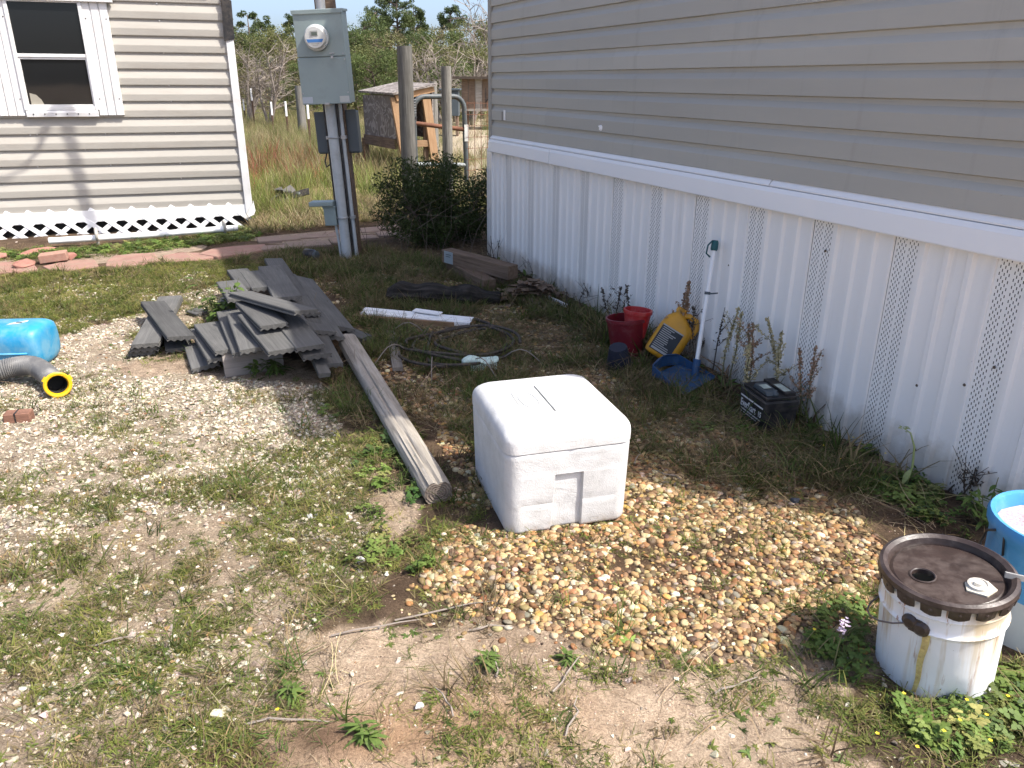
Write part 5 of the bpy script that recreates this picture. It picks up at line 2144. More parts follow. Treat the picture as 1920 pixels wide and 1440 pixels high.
M_ENDGRAIN = m_endgrain()
pa, pb = Vector(G(652, 640, .045)), Vector(G(822, 925, .048))
d = (pb-pa)
L = d.length
n, ns = 40, 34
V, F_ = [], []
rr = np.random.default_rng(9)
for k in range(ns+1):
    x = L*k/ns
    for i in range(n):
        a = 2*PI*i/n
        sq = (abs(math.cos(a))**2.7+abs(math.sin(a))**2.7)**(-1/2.7)
        ry, rz = .051*sq, .044*sq
        w = 1+.07*(float(fbm(x*2.2+i*.45, i*1.3, 5))-.5)*2
        for ic, dep, xa_, xb_ in ((11+1.3*math.sin(x*2.1), .24, .35, 3), (7.5+.6*math.sin(x*4), .13, .2, 1.35), (16+.8*math.sin(x*3), .12, .8, 3), (13.5-.5*math.sin(x*5), .10, 1.0, 1.7)):
            if xa_ < x < xb_:
                w *= 1-dep*min(1, (x-xa_)*4)*math.exp(-((i-ic)/.75)**2)
        if k == ns:
            w *= .965
        V.append((x+(.012*(float(fbm(i*.8, 3, 9))-.5) if k == ns else 0), ry*w*math.cos(a), rz*w*math.sin(a)))
for k in range(ns):
    for i in range(n):
        j = (i+1) % n
        F_.append((k*n+i, k*n+j, k*n+n+j, k*n+n+i))
F_.append(tuple(range(n-1, -1, -1)))
F_.append(tuple(ns*n+i for i in range(n)))
m = MB()
m.add(V, F_)
m.mi[-1] = 1
o = autosmooth(m.obj('landscape_timber', [M_WOODGREY, M_ENDGRAIN]), 35)
o.matrix_world = frame(pa, d)
tag(o, 'long weathered grey timber with cracks lying between gravel and pebbles', 'timber')

# ------------------------------------------------------------------ stacked beams near the bush
bg = 'weathered beams stacked by the mobile home'


def beamthing(label, p, q, w, h, mat, plate=False):
    p, q = Vector(p), Vector(q)
    L = (q-p).length
    m = MB()
    m.box(0, L, -w/2, w/2, -h/2, h/2)
    o = m.obj('wooden_beam', mat, None, bevel=.006)
    o.matrix_world = frame(p, q-p)
    if plate:
        m = MB()
        m.box(.03, .13, -w/2-.003, -w/2-.0005, -h/2+.006, h/2-.004)
        m.box(.05, .11, -w/2-.0042, -w/2-.0032, h/2-.03, h/2-.025, 1)
        m.box(.05, .10, -w/2-.0042, -w/2-.0032, h/2-.045, h/2-.04, 1)
        m.obj('grey_label', [m_plain('pale_tag', (.27, .31, .32), .6), M_GREYDARK], o)
    return tag(o, label, 'beam', bg)


beamthing('lower front beam with reddish brown tint, nearest the charred log', G(846, 497, .05), G(918, 536, .05), .10, .09, M_WOODBROWN)
beamthing('lower back beam mostly hidden behind the other two', G(850, 490, .05), G(950, 530, .04), .10, .09, M_WOODBROWN)
beamthing('top beam of the stack with a pale grey tag at its left end', G(838, 478, .145), G(962, 511, .13), .10, .10, M_WOODBROWN, True)

# charred log
pa, pb = Vector(G(728, 550, .05)), Vector(G(938, 560, .045))
d = pb-pa
L = d.length
V, F_ = [], []
n, ns = 18, 40
for k in range(ns+1):
    x = L*k/ns
    env = .070+.012*math.sin(k*.5)+.02*(float(fbm(x*2.3, 3, 8))-.5)
    env *= min(1, .55+k*.12)*min(1, .5+(ns-k)*.06)
    for i in range(n):
        a = 2*PI*i/n
        w = 1+.55*(float(fbm(x*5, i*1.1, 13, 3))-.5)*2*.7
        V.append((x, env*1.25*w*math.cos(a), env*w*math.sin(a)+.01*math.sin(x*5)))
for k in range(ns):
    for i in range(n):
        j = (i+1) % n
        F_.append((k*n+i, k*n+j, k*n+n+j, k*n+n+i))
F_ += [tuple(range(n-1, -1, -1)), tuple(ns*n+i for i in range(n))]
m = MB()
m.add(V, F_)
o = m.obj('charred_log', M_CHAR)
o.matrix_world = frame(pa, d)
tag(o, 'blackened rotten log lying in the shade before the stacked beams', 'log')

# white trim and lumber
pa, pb = Vector(G(668, 592, .02)), Vector(G(856, 606, .02))
m = MB()
m.box(0, (pb-pa).length, -.062, .03, -.025, .020)
o = m.obj('lumber_strip', M_WOODNEW, None, bevel=.002)
o.matrix_world = frame(pa, pb-pa)
tag(o, 'orange brown lumber strip under the white trim', 'lumber')
pa, pb = Vector(G(680, 583, .052)), Vector(G(884, 602, .045))
m = MB()
LL_ = (pb-pa).length
m.prism([(-.035, -.028), (-.036, -.002), (-.034, 0), (.004, 0), (.006, .010), (.045, .012), (.046, .009), (.008, .007), (.006, -.003), (-.031, -.003), (-.032, -.028)], 0, LL_)
o = m.obj('white_trim', M_WHITE)
o.matrix_world = frame(pa, pb-pa)
tag(o, 'long white vinyl trim channel lying on the orange lumber strip', 'trim')
pa, pb = Vector(G(776, 581, .075)), Vector(G(826, 588, .072))
m = MB()
m.prism([(-.02, -.006), (-.02, 0), (.03, .003), (.03, -.002)][::-1], 0, (pb-pa).length)
o = m.obj('white_trim_offcut', M_WHITE)
o.matrix_world = frame(pa, pb-pa)
tag(o, 'short white offcut resting on the long white trim', 'trim')
pa, pb = Vector(G(733, 620, .02)), Vector(G(746, 690, .015))
m = MB()
m.box(0, (pb-pa).length, -.027, .027, -.018, .004)
o = m.obj('wood_slat', M_WOODGREY, None, bevel=.002)
o.matrix_world = frame(pa, pb-pa)
tag(o, 'short grey cracked wood slat lying alone beside the cable coil', 'slat')

# coil of old cable and the mint brush on it
g = G(868, 655)
t = thing('cable_coil', 'tangled coil of dark old cable lying in the shaded grass', 'cable', (g[0], g[1], hz(g[0], g[1])+.015))
r_ = np.random.default_rng(21)
m = MB()
for k in range(7):
    rx, ry = .29+r_.normal(0, .05), .33+r_.normal(0, .06)
    ox, oy = r_.normal(0, .045, 2)
    ph = r_.uniform(0, 6)
    span = r_.uniform(2.5, 6.0)
    pts = [((rx+.02*math.sin(3*a+k))*math.cos(a+ph)+ox, (ry+.025*math.sin(2*a+2*k))*math.sin(a+ph)+oy, .008+.004*k+.014*math.sin(2.3*a+k)) for a in np.linspace(0, span, 34)]
    m.tube(pts, .0085, 6)
m.obj('loops', m_plain('weathered_cable', (.045, .038, .034), .85, .3, 20, (.15, .12, .09), .5), t, smooth=True)
m = MB()
for k in range(5):
    a0 = r_.uniform(0, 6)
    pts = [(.32*math.cos(a0)+.04*j*math.cos(a0+.5), .32*math.sin(a0)+.04*j*math.sin(a0+.5), .02+.05*math.sin(j*.7)) for j in range(7)]
    m.tube(pts, .003, 5)
m.obj('loose_ends', M_TWIG, t, smooth=True)['kind'] = 'stuff'

pa, pb = Vector(G(866, 682, .035)), Vector(G(934, 678, .035))
L = (pb-pa).length
M_MINT = m_plain('pale_mint_plastic', (.56, .70, .64), .5, .12, 14, (.35, .42, .36), .5, .3, 40)
br = thing('scrub_brush', 'pale mint scrub brush with short bristles on the dark cable coil', 'brush', pa)
br.rotation_euler = (0, 0, math.atan2(pb[1]-pa[1], pb[0]-pa[0]))
V, F_ = [], []
n, ns = 12, 18
for k in range(ns+1):
    u = k/ns
    wy = .018+.020*min(1, u*1.8)
    wz = .014+.016*math.sin(min(1, u*1.15)*PI)*(.6+.4*math.sin(u*9))
    if k in (0, ns):
        wy, wz = wy*.6, wz*.7
    for i in range(n):
        a = 2*PI*i/n
        V.append((u*L, wy*math.cos(a)*(1+.12*math.sin(k*1.7+i)), .012+wz*math.sin(a)+.006*math.sin(u*7)))
for k in range(ns):
    for i in range(n):
        j = (i+1) % n
        F_.append((k*n+i, k*n+j, k*n+n+j, k*n+n+i))
F_ += [tuple(range(n-1, -1, -1)), tuple(ns*n+i for i in range(n))]
m = MB()
m.add(V, F_)
autosmooth(m.obj('handle', M_MINT, br), 50)
m = MB()
for k in range(15):
    x = L*(.24+.68*k/14)
    for y in (-.034, -.022, .0):
        m.tube([(x, y, .004), (x+r_.normal(0, .003), y-.008, -.028)], [.0035, .0022], 4)
m.obj('bristles', M_MINT, br)

# ------------------------------------------------------------------ foam cooler
def rrect(w, d, r, n=6, ins=None):
    """rounded rectangle, counter-clockwise, starting on the front right; front edge carries the extra x places"""
    p = []
    for cx, cy, a0 in ((w/2-r, -d/2+r, -PI/2), (w/2-r, d/2-r, 0), (-w/2+r, d/2-r, PI/2), (-w/2+r, -d/2+r, PI)):
        for k in range(n+1):
            a = a0+PI/2*k/n
            p.append((cx+r*math.cos(a), cy+r*math.sin(a)))
    return p


CW, CDp, CH = .432, .480, .370
cyaw = math.atan2(.278, .96)
fl = np.array([-.018, 2.176])
cc = fl+np.array([math.cos(cyaw), math.sin(cyaw)])*CW/2+np.array([-math.sin(cyaw), math.cos(cyaw)])*CDp/2
ck = thing('foam_cooler', 'white foam cooler box with rounded lid standing on the pebbles', 'cooler', (cc[0], cc[1], .004), cyaw)
# body: loops of one rounded outline; the front edge gets extra vertices for the recess
xs_front = [-.16, -.10, -.052, -.046, -.03, 0, .02, .042, .046, .05, .08, .12, .16]
rxl = lambda z: -.047-.012*(1-z/.20)
zlev = [0, .002, .006, .014, .05, .08, .10, .104, .108, .14, .17, .198, .202, .206, .210, .23, .25, .27, .282, .288]
V, F_ = [], []
loops = []
for z in zlev:
    tt = z/.29
    w, dd = CW*(.972+.028*tt), CDp*(.975+.025*tt)
    edge = 0
    if z < .014:
        edge = .014*(1-math.sqrt(max(0, 1-(1-z/.014)**2)))
    if z > .285:
        edge = .003
    w -= 2*edge
    dd -= 2*edge
    base = rrect(w, dd, .045, 6)
    # split the outline: [.. front-left corner end] -> front edge (from left to right) -> first point
    pts = list(base)
    fy = -dd/2
    for xf in xs_front:
        x = xf
        y = fy
        l = rxl(z)
        if abs(xf+.052) < 1e-6:
            x = l-.004
        elif abs(xf+.046) < 1e-6:
            x = l+.002
        inside = (x > l) and (x < .0455) and z < .204+.002*math.sin(x*200)
        if inside:
            y += .013
        y += .0035*(float(fbm(x*14+3, z*16, 44))-.5)*2
        if abs(x) < .006 and z > .21:
            y += .004
        if (abs(z-.210) < .001 or abs(z-.104) < .001) and not inside:
            y += .0012+.001*math.sin(x*60)
        pts.append((x, y))
    loops.append(len(V))
    V += [(p[0], p[1], z) for p in pts]
nn = len(V)//len(zlev)
for a, b in zip(loops[:-1], loops[1:]):
    for i in range(nn):
        j = (i+1) % nn
        F_.append((a+i, a+j, b+j, b+i))
F_ += [tuple(range(nn-1, -1, -1)), tuple(loops[-1]+i for i in range(nn))]
m = MB()
m.add(V, F_)
autosmooth(m.obj('body', M_FOAM, ck), 38)
# lid
V, F_ = [], []
loops = []
top = CH
RL = .042
sec = [(.289, .0045, .045), (.2925, 0, .045), (.312, -.0005, .045)]
for k in range(8):
    a = PI/2*k/7
    sec.append((top-RL+RL*math.sin(a), RL*(1-math.cos(a)), .045+.008*k/7))
n = 6
for z, ins, r in sec:
    p = rrect(CW-2*ins+.002, CDp-2*ins+.002, max(.012, r), n)
    if z > top-RL*.2:
        pass
    loops.append(len(V))
    for q in p:
        V.append((q[0], q[1], z+.0012*(float(fbm(q[0]*9, q[1]*9, 47))-.5)))
nn = len(p)
a_, b_ = CW/2-RL-.018, CDp/2-RL-.018
loops.append(len(V))
for q in p:
    s = max(abs(q[0])/a_, abs(q[1])/b_)
    V.append((max(-a_, min(a_, q[0]/s*1.0)), max(-b_, min(b_, q[1]/s*1.0)), top-.0015))
for a, b in zip(loops[:-1], loops[1:]):
    for i in range(nn):
        j = (i+1) % nn
        F_.append((a+i, a+j, b+j, b+i))
F_.append(tuple(range(nn-1, -1, -1)))
m = MB()
m.add(V, F_)
zt = top-.0015
x0g, x1g = -a_, a_
sx0, sx1, sy0, sy1 = -.012, -.0055, -.105, .135
px0 = -.118
zd = zt-.0012


def rect(xa, xb, ya, yb, z):
    m.quad((xa, ya, z), (xb, ya, z), (xb, yb, z), (xa, yb, z))


rect(-a_, px0, -b_, b_, zt)
rect(px0, sx1, -b_, sy0, zt)
rect(px0, sx1, sy1, b_, zt)
rect(sx1, a_, -b_, b_, zt)
rect(px0+.003, sx0, sy0+.003, sy1-.003, zd)
rect(sx0, sx1-.001, sy0, sy1, zt-.007)
m.quad((px0, sy0, zt), (px0, sy1, zt), (px0+.003, sy1-.003, zd), (px0+.003, sy0+.003, zd))
m.quad((px0, sy0, zt), (px0+.003, sy0+.003, zd), (sx0, sy0+.003, zd), (sx0, sy0, zt))
m.quad((px0, sy1, zt), (sx0, sy1, zt), (sx0, sy1-.003, zd), (px0+.003, sy1-.003, zd))
m.quad((sx0, sy0, zd), (sx0, sy1, zd), (sx0, sy1, zt-.007), (sx0, sy0, zt-.007))
m.quad((sx1, sy0, zt), (sx1, sy0, zt-.007), (sx1, sy1, zt-.007), (sx1, sy1, zt))
m.quad((sx0, sy0, zt), (sx1, sy0, zt), (sx1, sy0, zt-.007), (sx0, sy0, zt-.007))
m.quad((sx0, sy1, zt), (sx0, sy1, zt-.007), (sx1, sy1, zt-.007), (sx1, sy1, zt))
ld = autosmooth(m.obj('lid', M_FOAM, ck), 38)
m = MB()
ex, ey = -.066, .010
m.tube([(ex+.030*math.cos(a), ey+.072*math.sin(a), zd+.0006) for a in np.linspace(0, 2*PI, 40)], .0022, 6, caps=False)
m.tube([(ex+.022*math.cos(a), ey+.060*math.sin(a), zd+.0004) for a in np.linspace(0, 2*PI, 40)], .0012, 6, caps=False)
for k in range(7):
    y = ey-.042+k*.0135
    m.tube([(ex-.010, y, zd+.0005), (ex+.002, y+.006, zd+.0008), (ex+.010, y-.002, zd+.0005), (ex+.006, y+.009, zd+.0005)], .0016, 5)
m.tube([(ex-.040, ey-.075, zd+.0004), (ex-.044, ey, zd+.0006), (ex-.040, ey+.075, zd+.0004)], .0016, 5)
m.obj('embossed_logo', M_FOAM, ld, smooth=True)
m = MB()
m.box(-.006, .010, -CDp/2-.0016, -CDp/2+.004, .300, .325)
m.obj('mould_nib', M_FOAM, ld, bevel=.002)

# ------------------------------------------------------------------ rusty pail
def m_pail():
    k = NT('stained_white_pail')
    v = k.coords((1, 1, 1), rnd=False)
    n = k.noise(v, 4, 5)
    c = k.ramp(n, [(0.3, (.70, .73, .75)), (0.7, (.78, .80, .81))])
    # runs of rust: noise that is long in z
    mp = k.n('ShaderNodeMapping')
    mp.inputs['Scale'].default_value = (22, 22, 1.6)
    tc = k.n('ShaderNodeTexCoord')
    k.l(tc.outputs['Object'], mp.inputs[0])
    n2 = k.noise(mp.outputs[0], 1.0, 4, 0.6, 0.3)
    se = k.n('ShaderNodeSeparateXYZ')
    k.l(tc.outputs['Object'], se.inputs[0])
    hi = k.ramp(se.outputs[2], [(0.0, (0.25,)*3), (0.26, (1, 1, 1))])
    f = k.mix(1.0, k.ramp(n2, [(0.50, (0, 0, 0)), (0.61, (.8,)*3)]), hi, 'MULTIPLY')
    c = k.mix(f, c, (.48, .36, .18))
    n3 = k.noise(mp.outputs[0], 2.6, 5, 0.65, 0.2)
    f = k.mix(1.0, k.ramp(n3, [(0.575, (0, 0, 0)), (0.64, (.9,)*3)]), hi, 'MULTIPLY')
    c = k.mix(f, c, (.32, .13, .03))
    # tan dried coat under the lid on one side
    n4 = k.noise(v, 16, 5, .6)
    zz = k.n('ShaderNodeMath', operation='MULTIPLY_ADD')
    k.l(n4, zz.inputs[0])
    zz.inputs[1].default_value = .10
    k.l(se.outputs[2], zz.inputs[2])
    band = k.ramp(zz.outputs[0], [(0.280, (0, 0, 0)), (0.286, (.85,)*3)])
    sx = k.n('ShaderNodeMath', operation='ADD')
    k.l(se.outputs[0], sx.inputs[0])
    sx.inputs[1].default_value = .45
    side = k.ramp(sx.outputs[0], [(0.43, (0, 0, 0)), (0.46, (1, 1, 1))])
    c = k.mix(k.mix(1.0, band, side, 'MULTIPLY'), c, (.52, .43, .29))
    n5 = k.noise(v, 70, 3, .7)
    c = k.mix(k.ramp(n5, [(0.70, (0, 0, 0)), (0.76, (.7,)*3)]), c, (.12, .08, .04))
    return k.done(c, .38, k.bump(k.noise(v, 9, 3), .25, .012), 0, .5)


M_PAIL = m_pail()
M_LIDRUST = m_plain('dark_brown_rusted_lid', (.032, .021, .018), .36, .35, 9, (.12, .095, .085), .5, .25, 50, .5)
PC = np.array([1.074, 1.600])
PH, RT, RB = .303, .139, .133
pl = thing('metal_pail', 'rusty white metal pail with dark brown lid at lower right', 'bucket', (PC[0], PC[1], hz(*PC)-.01), 0, rot=(R(1.5), R(-5), 0))


def prof_pail():
    p = [(0, .004), (RB-.006, .004), (RB, 0), (RB+.001, .008)]
    for k in range(1, 12):
        z = PH*k/12
        r = RB+(RT-RB)*z/PH
        p.append((r, z))
        if k == 8:
            p += [(r+.001, z+.006), (r+.005, z+.011), (r+.006, z+.014), (r+.002, z+.019)]
        if k == 10:
            p += [(r+.001, z+.004), (r+.003, z+.008), (r+.001, z+.012)]
    p += [(RT, PH-.004), (RT+.003, PH)]
    return p


m = MB()
m.lathe(prof_pail(), 56, top=False)
# dents low on the front
vv = []
for x, y, z in m.v:
    a = math.atan2(y, x)
    for a0, z0, dep in ((-1.75, .02, .016), (-1.35, .03, -.004), (-2.2, .10, .004)):
        da = (a-a0+PI) % (2*PI)-PI
        w = math.exp(-(da/.28)**2-((z-z0)/.05)**2)
        x -= math.cos(a)*dep*w
        y -= math.sin(a)*dep*w
    vv.append((x, y, z))
m.v = vv
autosmooth(m.obj('pail_body', M_PAIL, pl), 40)
hx, hy, hr = -.058, -.002, .026
m = MB()
m.lathe([(RT-.022, PH-.005), (RT-.014, PH-.010), (RT-.008, PH+.008), (RT+.002, PH+.014), (RT+.010, PH+.010), (RT+.012, PH-.002), (RT+.008, PH-.006)], 56, top=False)
m.f = [q for q in m.f if len(q) == 4]
m.mi = [0]*len(m.f)
bm = bmesh.new()
ed = []
for cx_, cy_, rr_, nn_ in ((0, 0, RT-.022, 56), (hx, hy, hr, 24)):
    vs = [bm.verts.new((cx_+rr_*math.cos(2*PI*i/nn_), cy_+rr_*math.sin(2*PI*i/nn_), PH-.005)) for i in range(nn_)]
    ed += [bm.edges.new((vs[i], vs[(i+1) % nn_])) for i in range(nn_)]
bmesh.ops.triangle_fill(bm, edges=ed, use_beauty=True)
bm.verts.index_update()
m.add([tuple(v.co) for v in bm.verts], [[v.index for v in f.verts] for f in bm.faces])
bm.free()
m.lathe([(hr, PH-.005), (hr, PH-.016)], 24, T=Tm((hx, hy, 0)), top=False)
m.f = [q for q in m.f if len(q) <= 4]
m.mi = [0]*len(m.f)
lid_ = autosmooth(m.obj('pail_lid', M_LIDRUST, pl), 40)
m = MB()
for k in range(16):
    a = 2*PI*k/16+.1
    for j in range(4):
        a1, a2 = a-.15+.075*j, a-.15+.075*(j+1)
        dz1 = .024+.006*math.sin(PI*(j)/4)
        dz2 = .024+.006*math.sin(PI*(j+1)/4)
        r1, r2 = RT+.0125, RT+.008
        P_ = [(r1*math.cos(a1), r1*math.sin(a1), PH-.001), (r1*math.cos(a2), r1*math.sin(a2), PH-.001), (r2*math.cos(a2), r2*math.sin(a2), PH-dz2), (r2*math.cos(a1), r2*math.sin(a1), PH-dz1)]
        q_ = [(x*.978, y*.978, z) for x, y, z in P_]
        m.add(P_+q_, [(0, 3, 2, 1), (4, 5, 6, 7), (2, 3, 7, 6), (0, 4, 7, 3), (1, 2, 6, 5)])
    m.lathe([(.006, 0), (.004, .003), (0, .004)], 6, T=Matrix.Rotation(a, 4, 'Z') @ Tm((RT+.0085, 0, PH-.013), (0, PI/2, 0)))
m.obj('lid_lug', M_LIDRUST, lid_)
m = MB()
m.lathe([(hr, -.001), (hr+.003, .0), (hr+.004, .002), (hr+.001, .003), (hr-.001, .001)], 24, T=Tm((hx, hy, PH-.005)), top=False)
m.f = [q for q in m.f if len(q) == 4]
m.mi = [0]*len(m.f)
autosmooth(m.obj('pour_hole_rim', M_LIDRUST, lid_))
wx_, wy_ = .043, -.058
m = MB()
m.vprism([(wx_-.034, wy_-.012), (wx_+.0, wy_-.038), (wx_+.034, wy_-.018), (wx_+.03, wy_+.016), (wx_-.022, wy_+.018)], PH-.0065, PH-.001)
m.obj('white_washer', m_plain('yellowed_white_plastic', (.62, .58, .48), .5, .1, 20, (.4, .33, .2), .4), lid_, bevel=.001)
m = MB()
m.lathe([(.024, 0), (.024, .006), (.019, .008), (.017, .004), (.010, .004), (.010, .011), (0, .012)], 20, T=Tm((wx_, wy_, PH-.001)))
autosmooth(m.obj('white_cap', m_plain('off_white_cap', (.66, .64, .58), .4, .08, 20, (.35, .28, .2), .5), lid_), 40)
# ear and bail
ea = -2.46
er = RT-.002
m = MB()
for da, dz in ((-.09, .228), (.09, .222)):
    m.lathe([(.020, -.002), (.020, .005), (.012, .010), (0, .011)], 14, T=Matrix.Rotation(ea+da, 4, 'Z') @ Tm((er, 0, dz), (0, PI/2, 0)))
m.box(er-.004, er+.006, -.014, .014, .207, .243, T=Matrix.Rotation(ea, 4, 'Z'))
m.obj('handle_ear', M_LIDRUST, pl)
e0 = np.array([er*math.cos(ea-.09)*1.05, er*math.sin(ea-.09)*1.05, .226])
m = MB()
bp = []
for k in range(12):
    u = k/11
    aa = ea-.09-2.6*u
    rb = er*(1.04+.16*math.sin(PI*min(1, u*1.6)))
    bp.append((rb*math.cos(aa), rb*math.sin(aa), .226-.075*math.sin(PI*u)))
m.tube(bp, .0024, 6)
m.obj('wire_bail', m_plain('dull_wire', (.16, .14, .13), .5, .2, metal=.5), pl, smooth=True)
# glue run down the front
m = MB()
ga = -2.27
gpts = []
for k in range(9):
    z = .212-.18*k/8
    r = RB+(RT-RB)*z/PH+.0012
    a = ga+.012*math.sin(k*1.3)-.008*k
    for s in (-1, 1):
        w = .0085*(1-.45*k/8)
        gpts.append((r*math.cos(a+s*w/r), r*math.sin(a+s*w/r), z))
m.add(gpts, [(2*k, 2*k+1, 2*k+3, 2*k+2) for k in range(8)])
go_ = m.obj('glue_run', m_plain('yellow_dried_glue', (.60, .49, .20), .45, .25, 40, (.25, .12, .05), .5, .5, 90), pl)
so = go_.modifiers.new('thick', 'SOLIDIFY')
so.thickness = .003
# welded seam on the right side
m = MB()
sa = -.30
pts = [((RB+(RT-RB)*z/PH+.001)*math.cos(sa), (RB+(RT-RB)*z/PH+.001)*math.sin(sa), z) for z in np.linspace(.005, PH-.03, 8)]
m.tube(pts, .0032, 6)
m.obj('side_seam', m_plain('rusty_seam', (.17, .09, .05), .7, .3, 12), pl)

# grey strap from the lid to the right
c0 = np.array([PC[0]+wx_+.035, PC[1]+wy_+.0, .312])
m = MB()
pts = [(0, 0, 0), (.05, -.012, -.006), (.10, .0, -.002), (.16, .02, .012), (.26, .06, .03), (.36, .10, .0), (.42, .12, -.14), (.46, .14, -.30)]
for k in range(len(pts)):
    pass
V, F_ = [], []
for k, p in enumerate(pts):
    V += [(p[0], p[1], p[2]+.007), (p[0], p[1], p[2]-.007), (p[0]+.001, p[1]+.005, p[2]-.007), (p[0]+.001, p[1]+.005, p[2]+.007)]
for k in range(len(pts)-1):
    a = 4*k
    for i in range(4):
        F_.append((a+i, a+(i+1) % 4, a+4+(i+1) % 4, a+4+i))
F_ += [(3, 2, 1, 0), tuple(len(V)-4+i for i in range(4))]
m.add(V, F_)
o = autosmooth(m.obj('grey_strap', m_plain('grey_nylon_strap', (.25, .25, .245), .7, .1, 60)), 60)
o.location = c0
tag(o, 'flat grey strap running from the pail lid off to the right', 'strap')

# blue tub behind the pail
ul = G(1862, 985, .33)
tc_ = ul[:2]+np.array([.205, .03])
tb_ = thing('blue_tub', 'blue and grey bucket filled with pinkish grit at the right edge', 'bucket', (tc_[0], tc_[1], -.02))
M_TUBBLUE = m_plain('sky_blue_plastic', (.05, .24, .48), .45, .12, 6, (.18, .40, .55), .4, .1, 50)
M_TUBGREY = m_plain('pale_grey_plastic', (.44, .48, .50), .5, .06, 6)
m = MB()
m.lathe([(0, .004), (.138, .004), (.142, 0), (.150, .16), (.1515, .17)], 40)
autosmooth(m.obj('lower_body', M_TUBGREY, tb_), 40)
m = MB()
m.lathe([(.1545, .155), (.160, .28), (.163, .30), (.172, .315), (.174, .335), (.168, .345), (.156, .342), (.150, .325), (.148, .27)], 40, top=False)
autosmooth(m.obj('blue_collar', M_TUBBLUE, tb_), 40)
m = MB()
V = [(0, 0, .318)]
n = 26
F_ = []
for j, (r, z) in enumerate(((.05, .322), (.10, .318), (.149, .306))):
    for i in range(n):
        a = 2*PI*i/n
        V.append((r*math.cos(a), r*math.sin(a), z+.012*(float(fbm(r*30*math.cos(a), r*30*math.sin(a), 60))-.5)))
for i in range(n):
    F_.append((0, 1+i, 1+(i+1) % n))
for j in range(2):
    for i in range(n):
        a, b = 1+j*n+i, 1+j*n+(i+1) % n
        F_.append((a, b, b+n, a+n))
m.add(V, F_)


def m_grit():
    k = NT('pinkish_white_grit')
    v = k.coords((1, 1, 1), rnd=False)
    n = k.noise(v, 160, 4, .8)
    c = k.ramp(n, [(.3, (.30, .12, .15)), (.45, (.48, .38, .41)), (.7, (.55, .50, .51))])
    return k.done(c, .9, k.bump(n, .8, .004), 0, .2)


m.obj('grit_fill', m_grit(), tb_, smooth=True)
m = MB()
m.tube([(-.172, .0, .318), (-.175, .03, .30), (-.172, .05, .25), (-.165, .045, .19)], .004, 6)
m.tube([(-.165, -.02, .343), (-.168, -.025, .33), (-.160, -.03, .26)], .003, 6)
m.obj('black_cord', M_BLACK, tb_, smooth=True)
m = MB()
m.tube([(.02, .14, .30), (.035, .16, .42), (.04, .17, .50)], .005, 6)
m.obj('white_rod', M_WHITE, tb_)

# ------------------------------------------------------------------ things along the skirting
def pot(m, r0, r1, h, th=.004, rim=.006, T=None, n=36, foot=True):
    m.lathe([(0, .004), (r0, .004), (r0, 0), (r0, .002), (r1, h-.02), (r1+rim, h-.018), (r1+rim, h-.001), (r1+rim-.002, h), (r1-th, h), (r1-th-.001, h-.02), (r0-th, .012), (0, .012)], n, T=T)


M_DKRED = m_plain('dark_red_plastic', (.15, .012, .020), .4, .2, 8, (.30, .22, .2), .25)
M_RED = m_plain('bright_red_plastic', (.42, .02, .022), .45, .12, 8, (.45, .16, .14), .5)
g = G(1178, 664)
t = thing('dark_red_pot', 'dark maroon plastic pot against the white skirting', 'pot', (g[0], g[1]+.06, hz(g[0], g[1])-.005), 0, rot=(R(-3), R(-3), 0))
m = MB()
pot(m, .082, .108, .205)
autosmooth(m.obj('pot_body', M_DKRED, t), 40)
m = MB()
m.lathe([(0, .05), (.085, .05), (.088, .06), (0, .06)], 24)
m.obj('soil_inside', M_DARK, t)  # near-black disc low inside the pot
t2 = thing('bright_red_pot', 'bright red pot nested inside the dark maroon pot', 'pot', (g[0]+.038, g[1]+.055, .085), 0, rot=(R(-2), R(4), 0))
m = MB()
pot(m, .055, .073, .150)
autosmooth(m.obj('pot_body', M_RED, t2), 40)
g = G(1166, 688)
t = thing('navy_cup', 'small dark navy plastic pot tipped in front of the maroon pot', 'pot', (g[0]-.01, g[1]+.02, hz(g[0], g[1])+.005), 0, rot=(R(14), R(-8), 0))
m = MB()
m.lathe([(0, .124), (.045, .124), (.047, .118), (.068, .012), (.074, .010), (.074, .0), (.066, 0), (.062, .02), (.040, .112), (0, .112)], 28)
autosmooth(m.obj('cup_body', m_plain('navy_plastic', (.014, .018, .035), .45, .2, 8, (.1, .09, .08), .3), t), 40)

# yellow jug
g = G(1232, 686)
jg = thing('yellow_jug', 'yellow plastic jug with grey label leaning on the skirting', 'jug', (g[0]+.015, g[1]+.06, .03), 0, rot=(R(-14), R(27), R(-22)))
M_YEL = m_plain('yellow_plastic', (.56, .27, .018), .42, .12, 7, (.30, .17, .05), .4)
V, F_, loops = [], [], []
sec = [(.0, .150, .085, .03), (.006, .168, .100, .034), (.02, .176, .106, .036), (.16, .176, .106, .036), (.19, .168, .100, .036), (.215, .140, .085, .034), (.235, .09, .066, .028), (.245, .058, .058, .027), (.262, .050, .050, .0245)]
for z, w, d_, r in sec:
    loops.append(len(V))
    sx = 0 if z < .2 else -.03*(z-.2)/.06
    V += [(q[0]+sx, q[1], z) for q in rrect(w, d_, min(r, d_/2-.001), 5)]
nn = 24
for a, b in zip(loops[:-1], loops[1:]):
    for i in range(nn):
        j = (i+1) % nn
        F_.append((a+i, a+j, b+j, b+i))
F_ += [tuple(range(nn-1, -1, -1)), tuple(loops[-1]+i for i in range(nn))]
m = MB()
m.add(V, F_)
autosmooth(m.obj('jug_body', M_YEL, jg), 40)
m = MB()
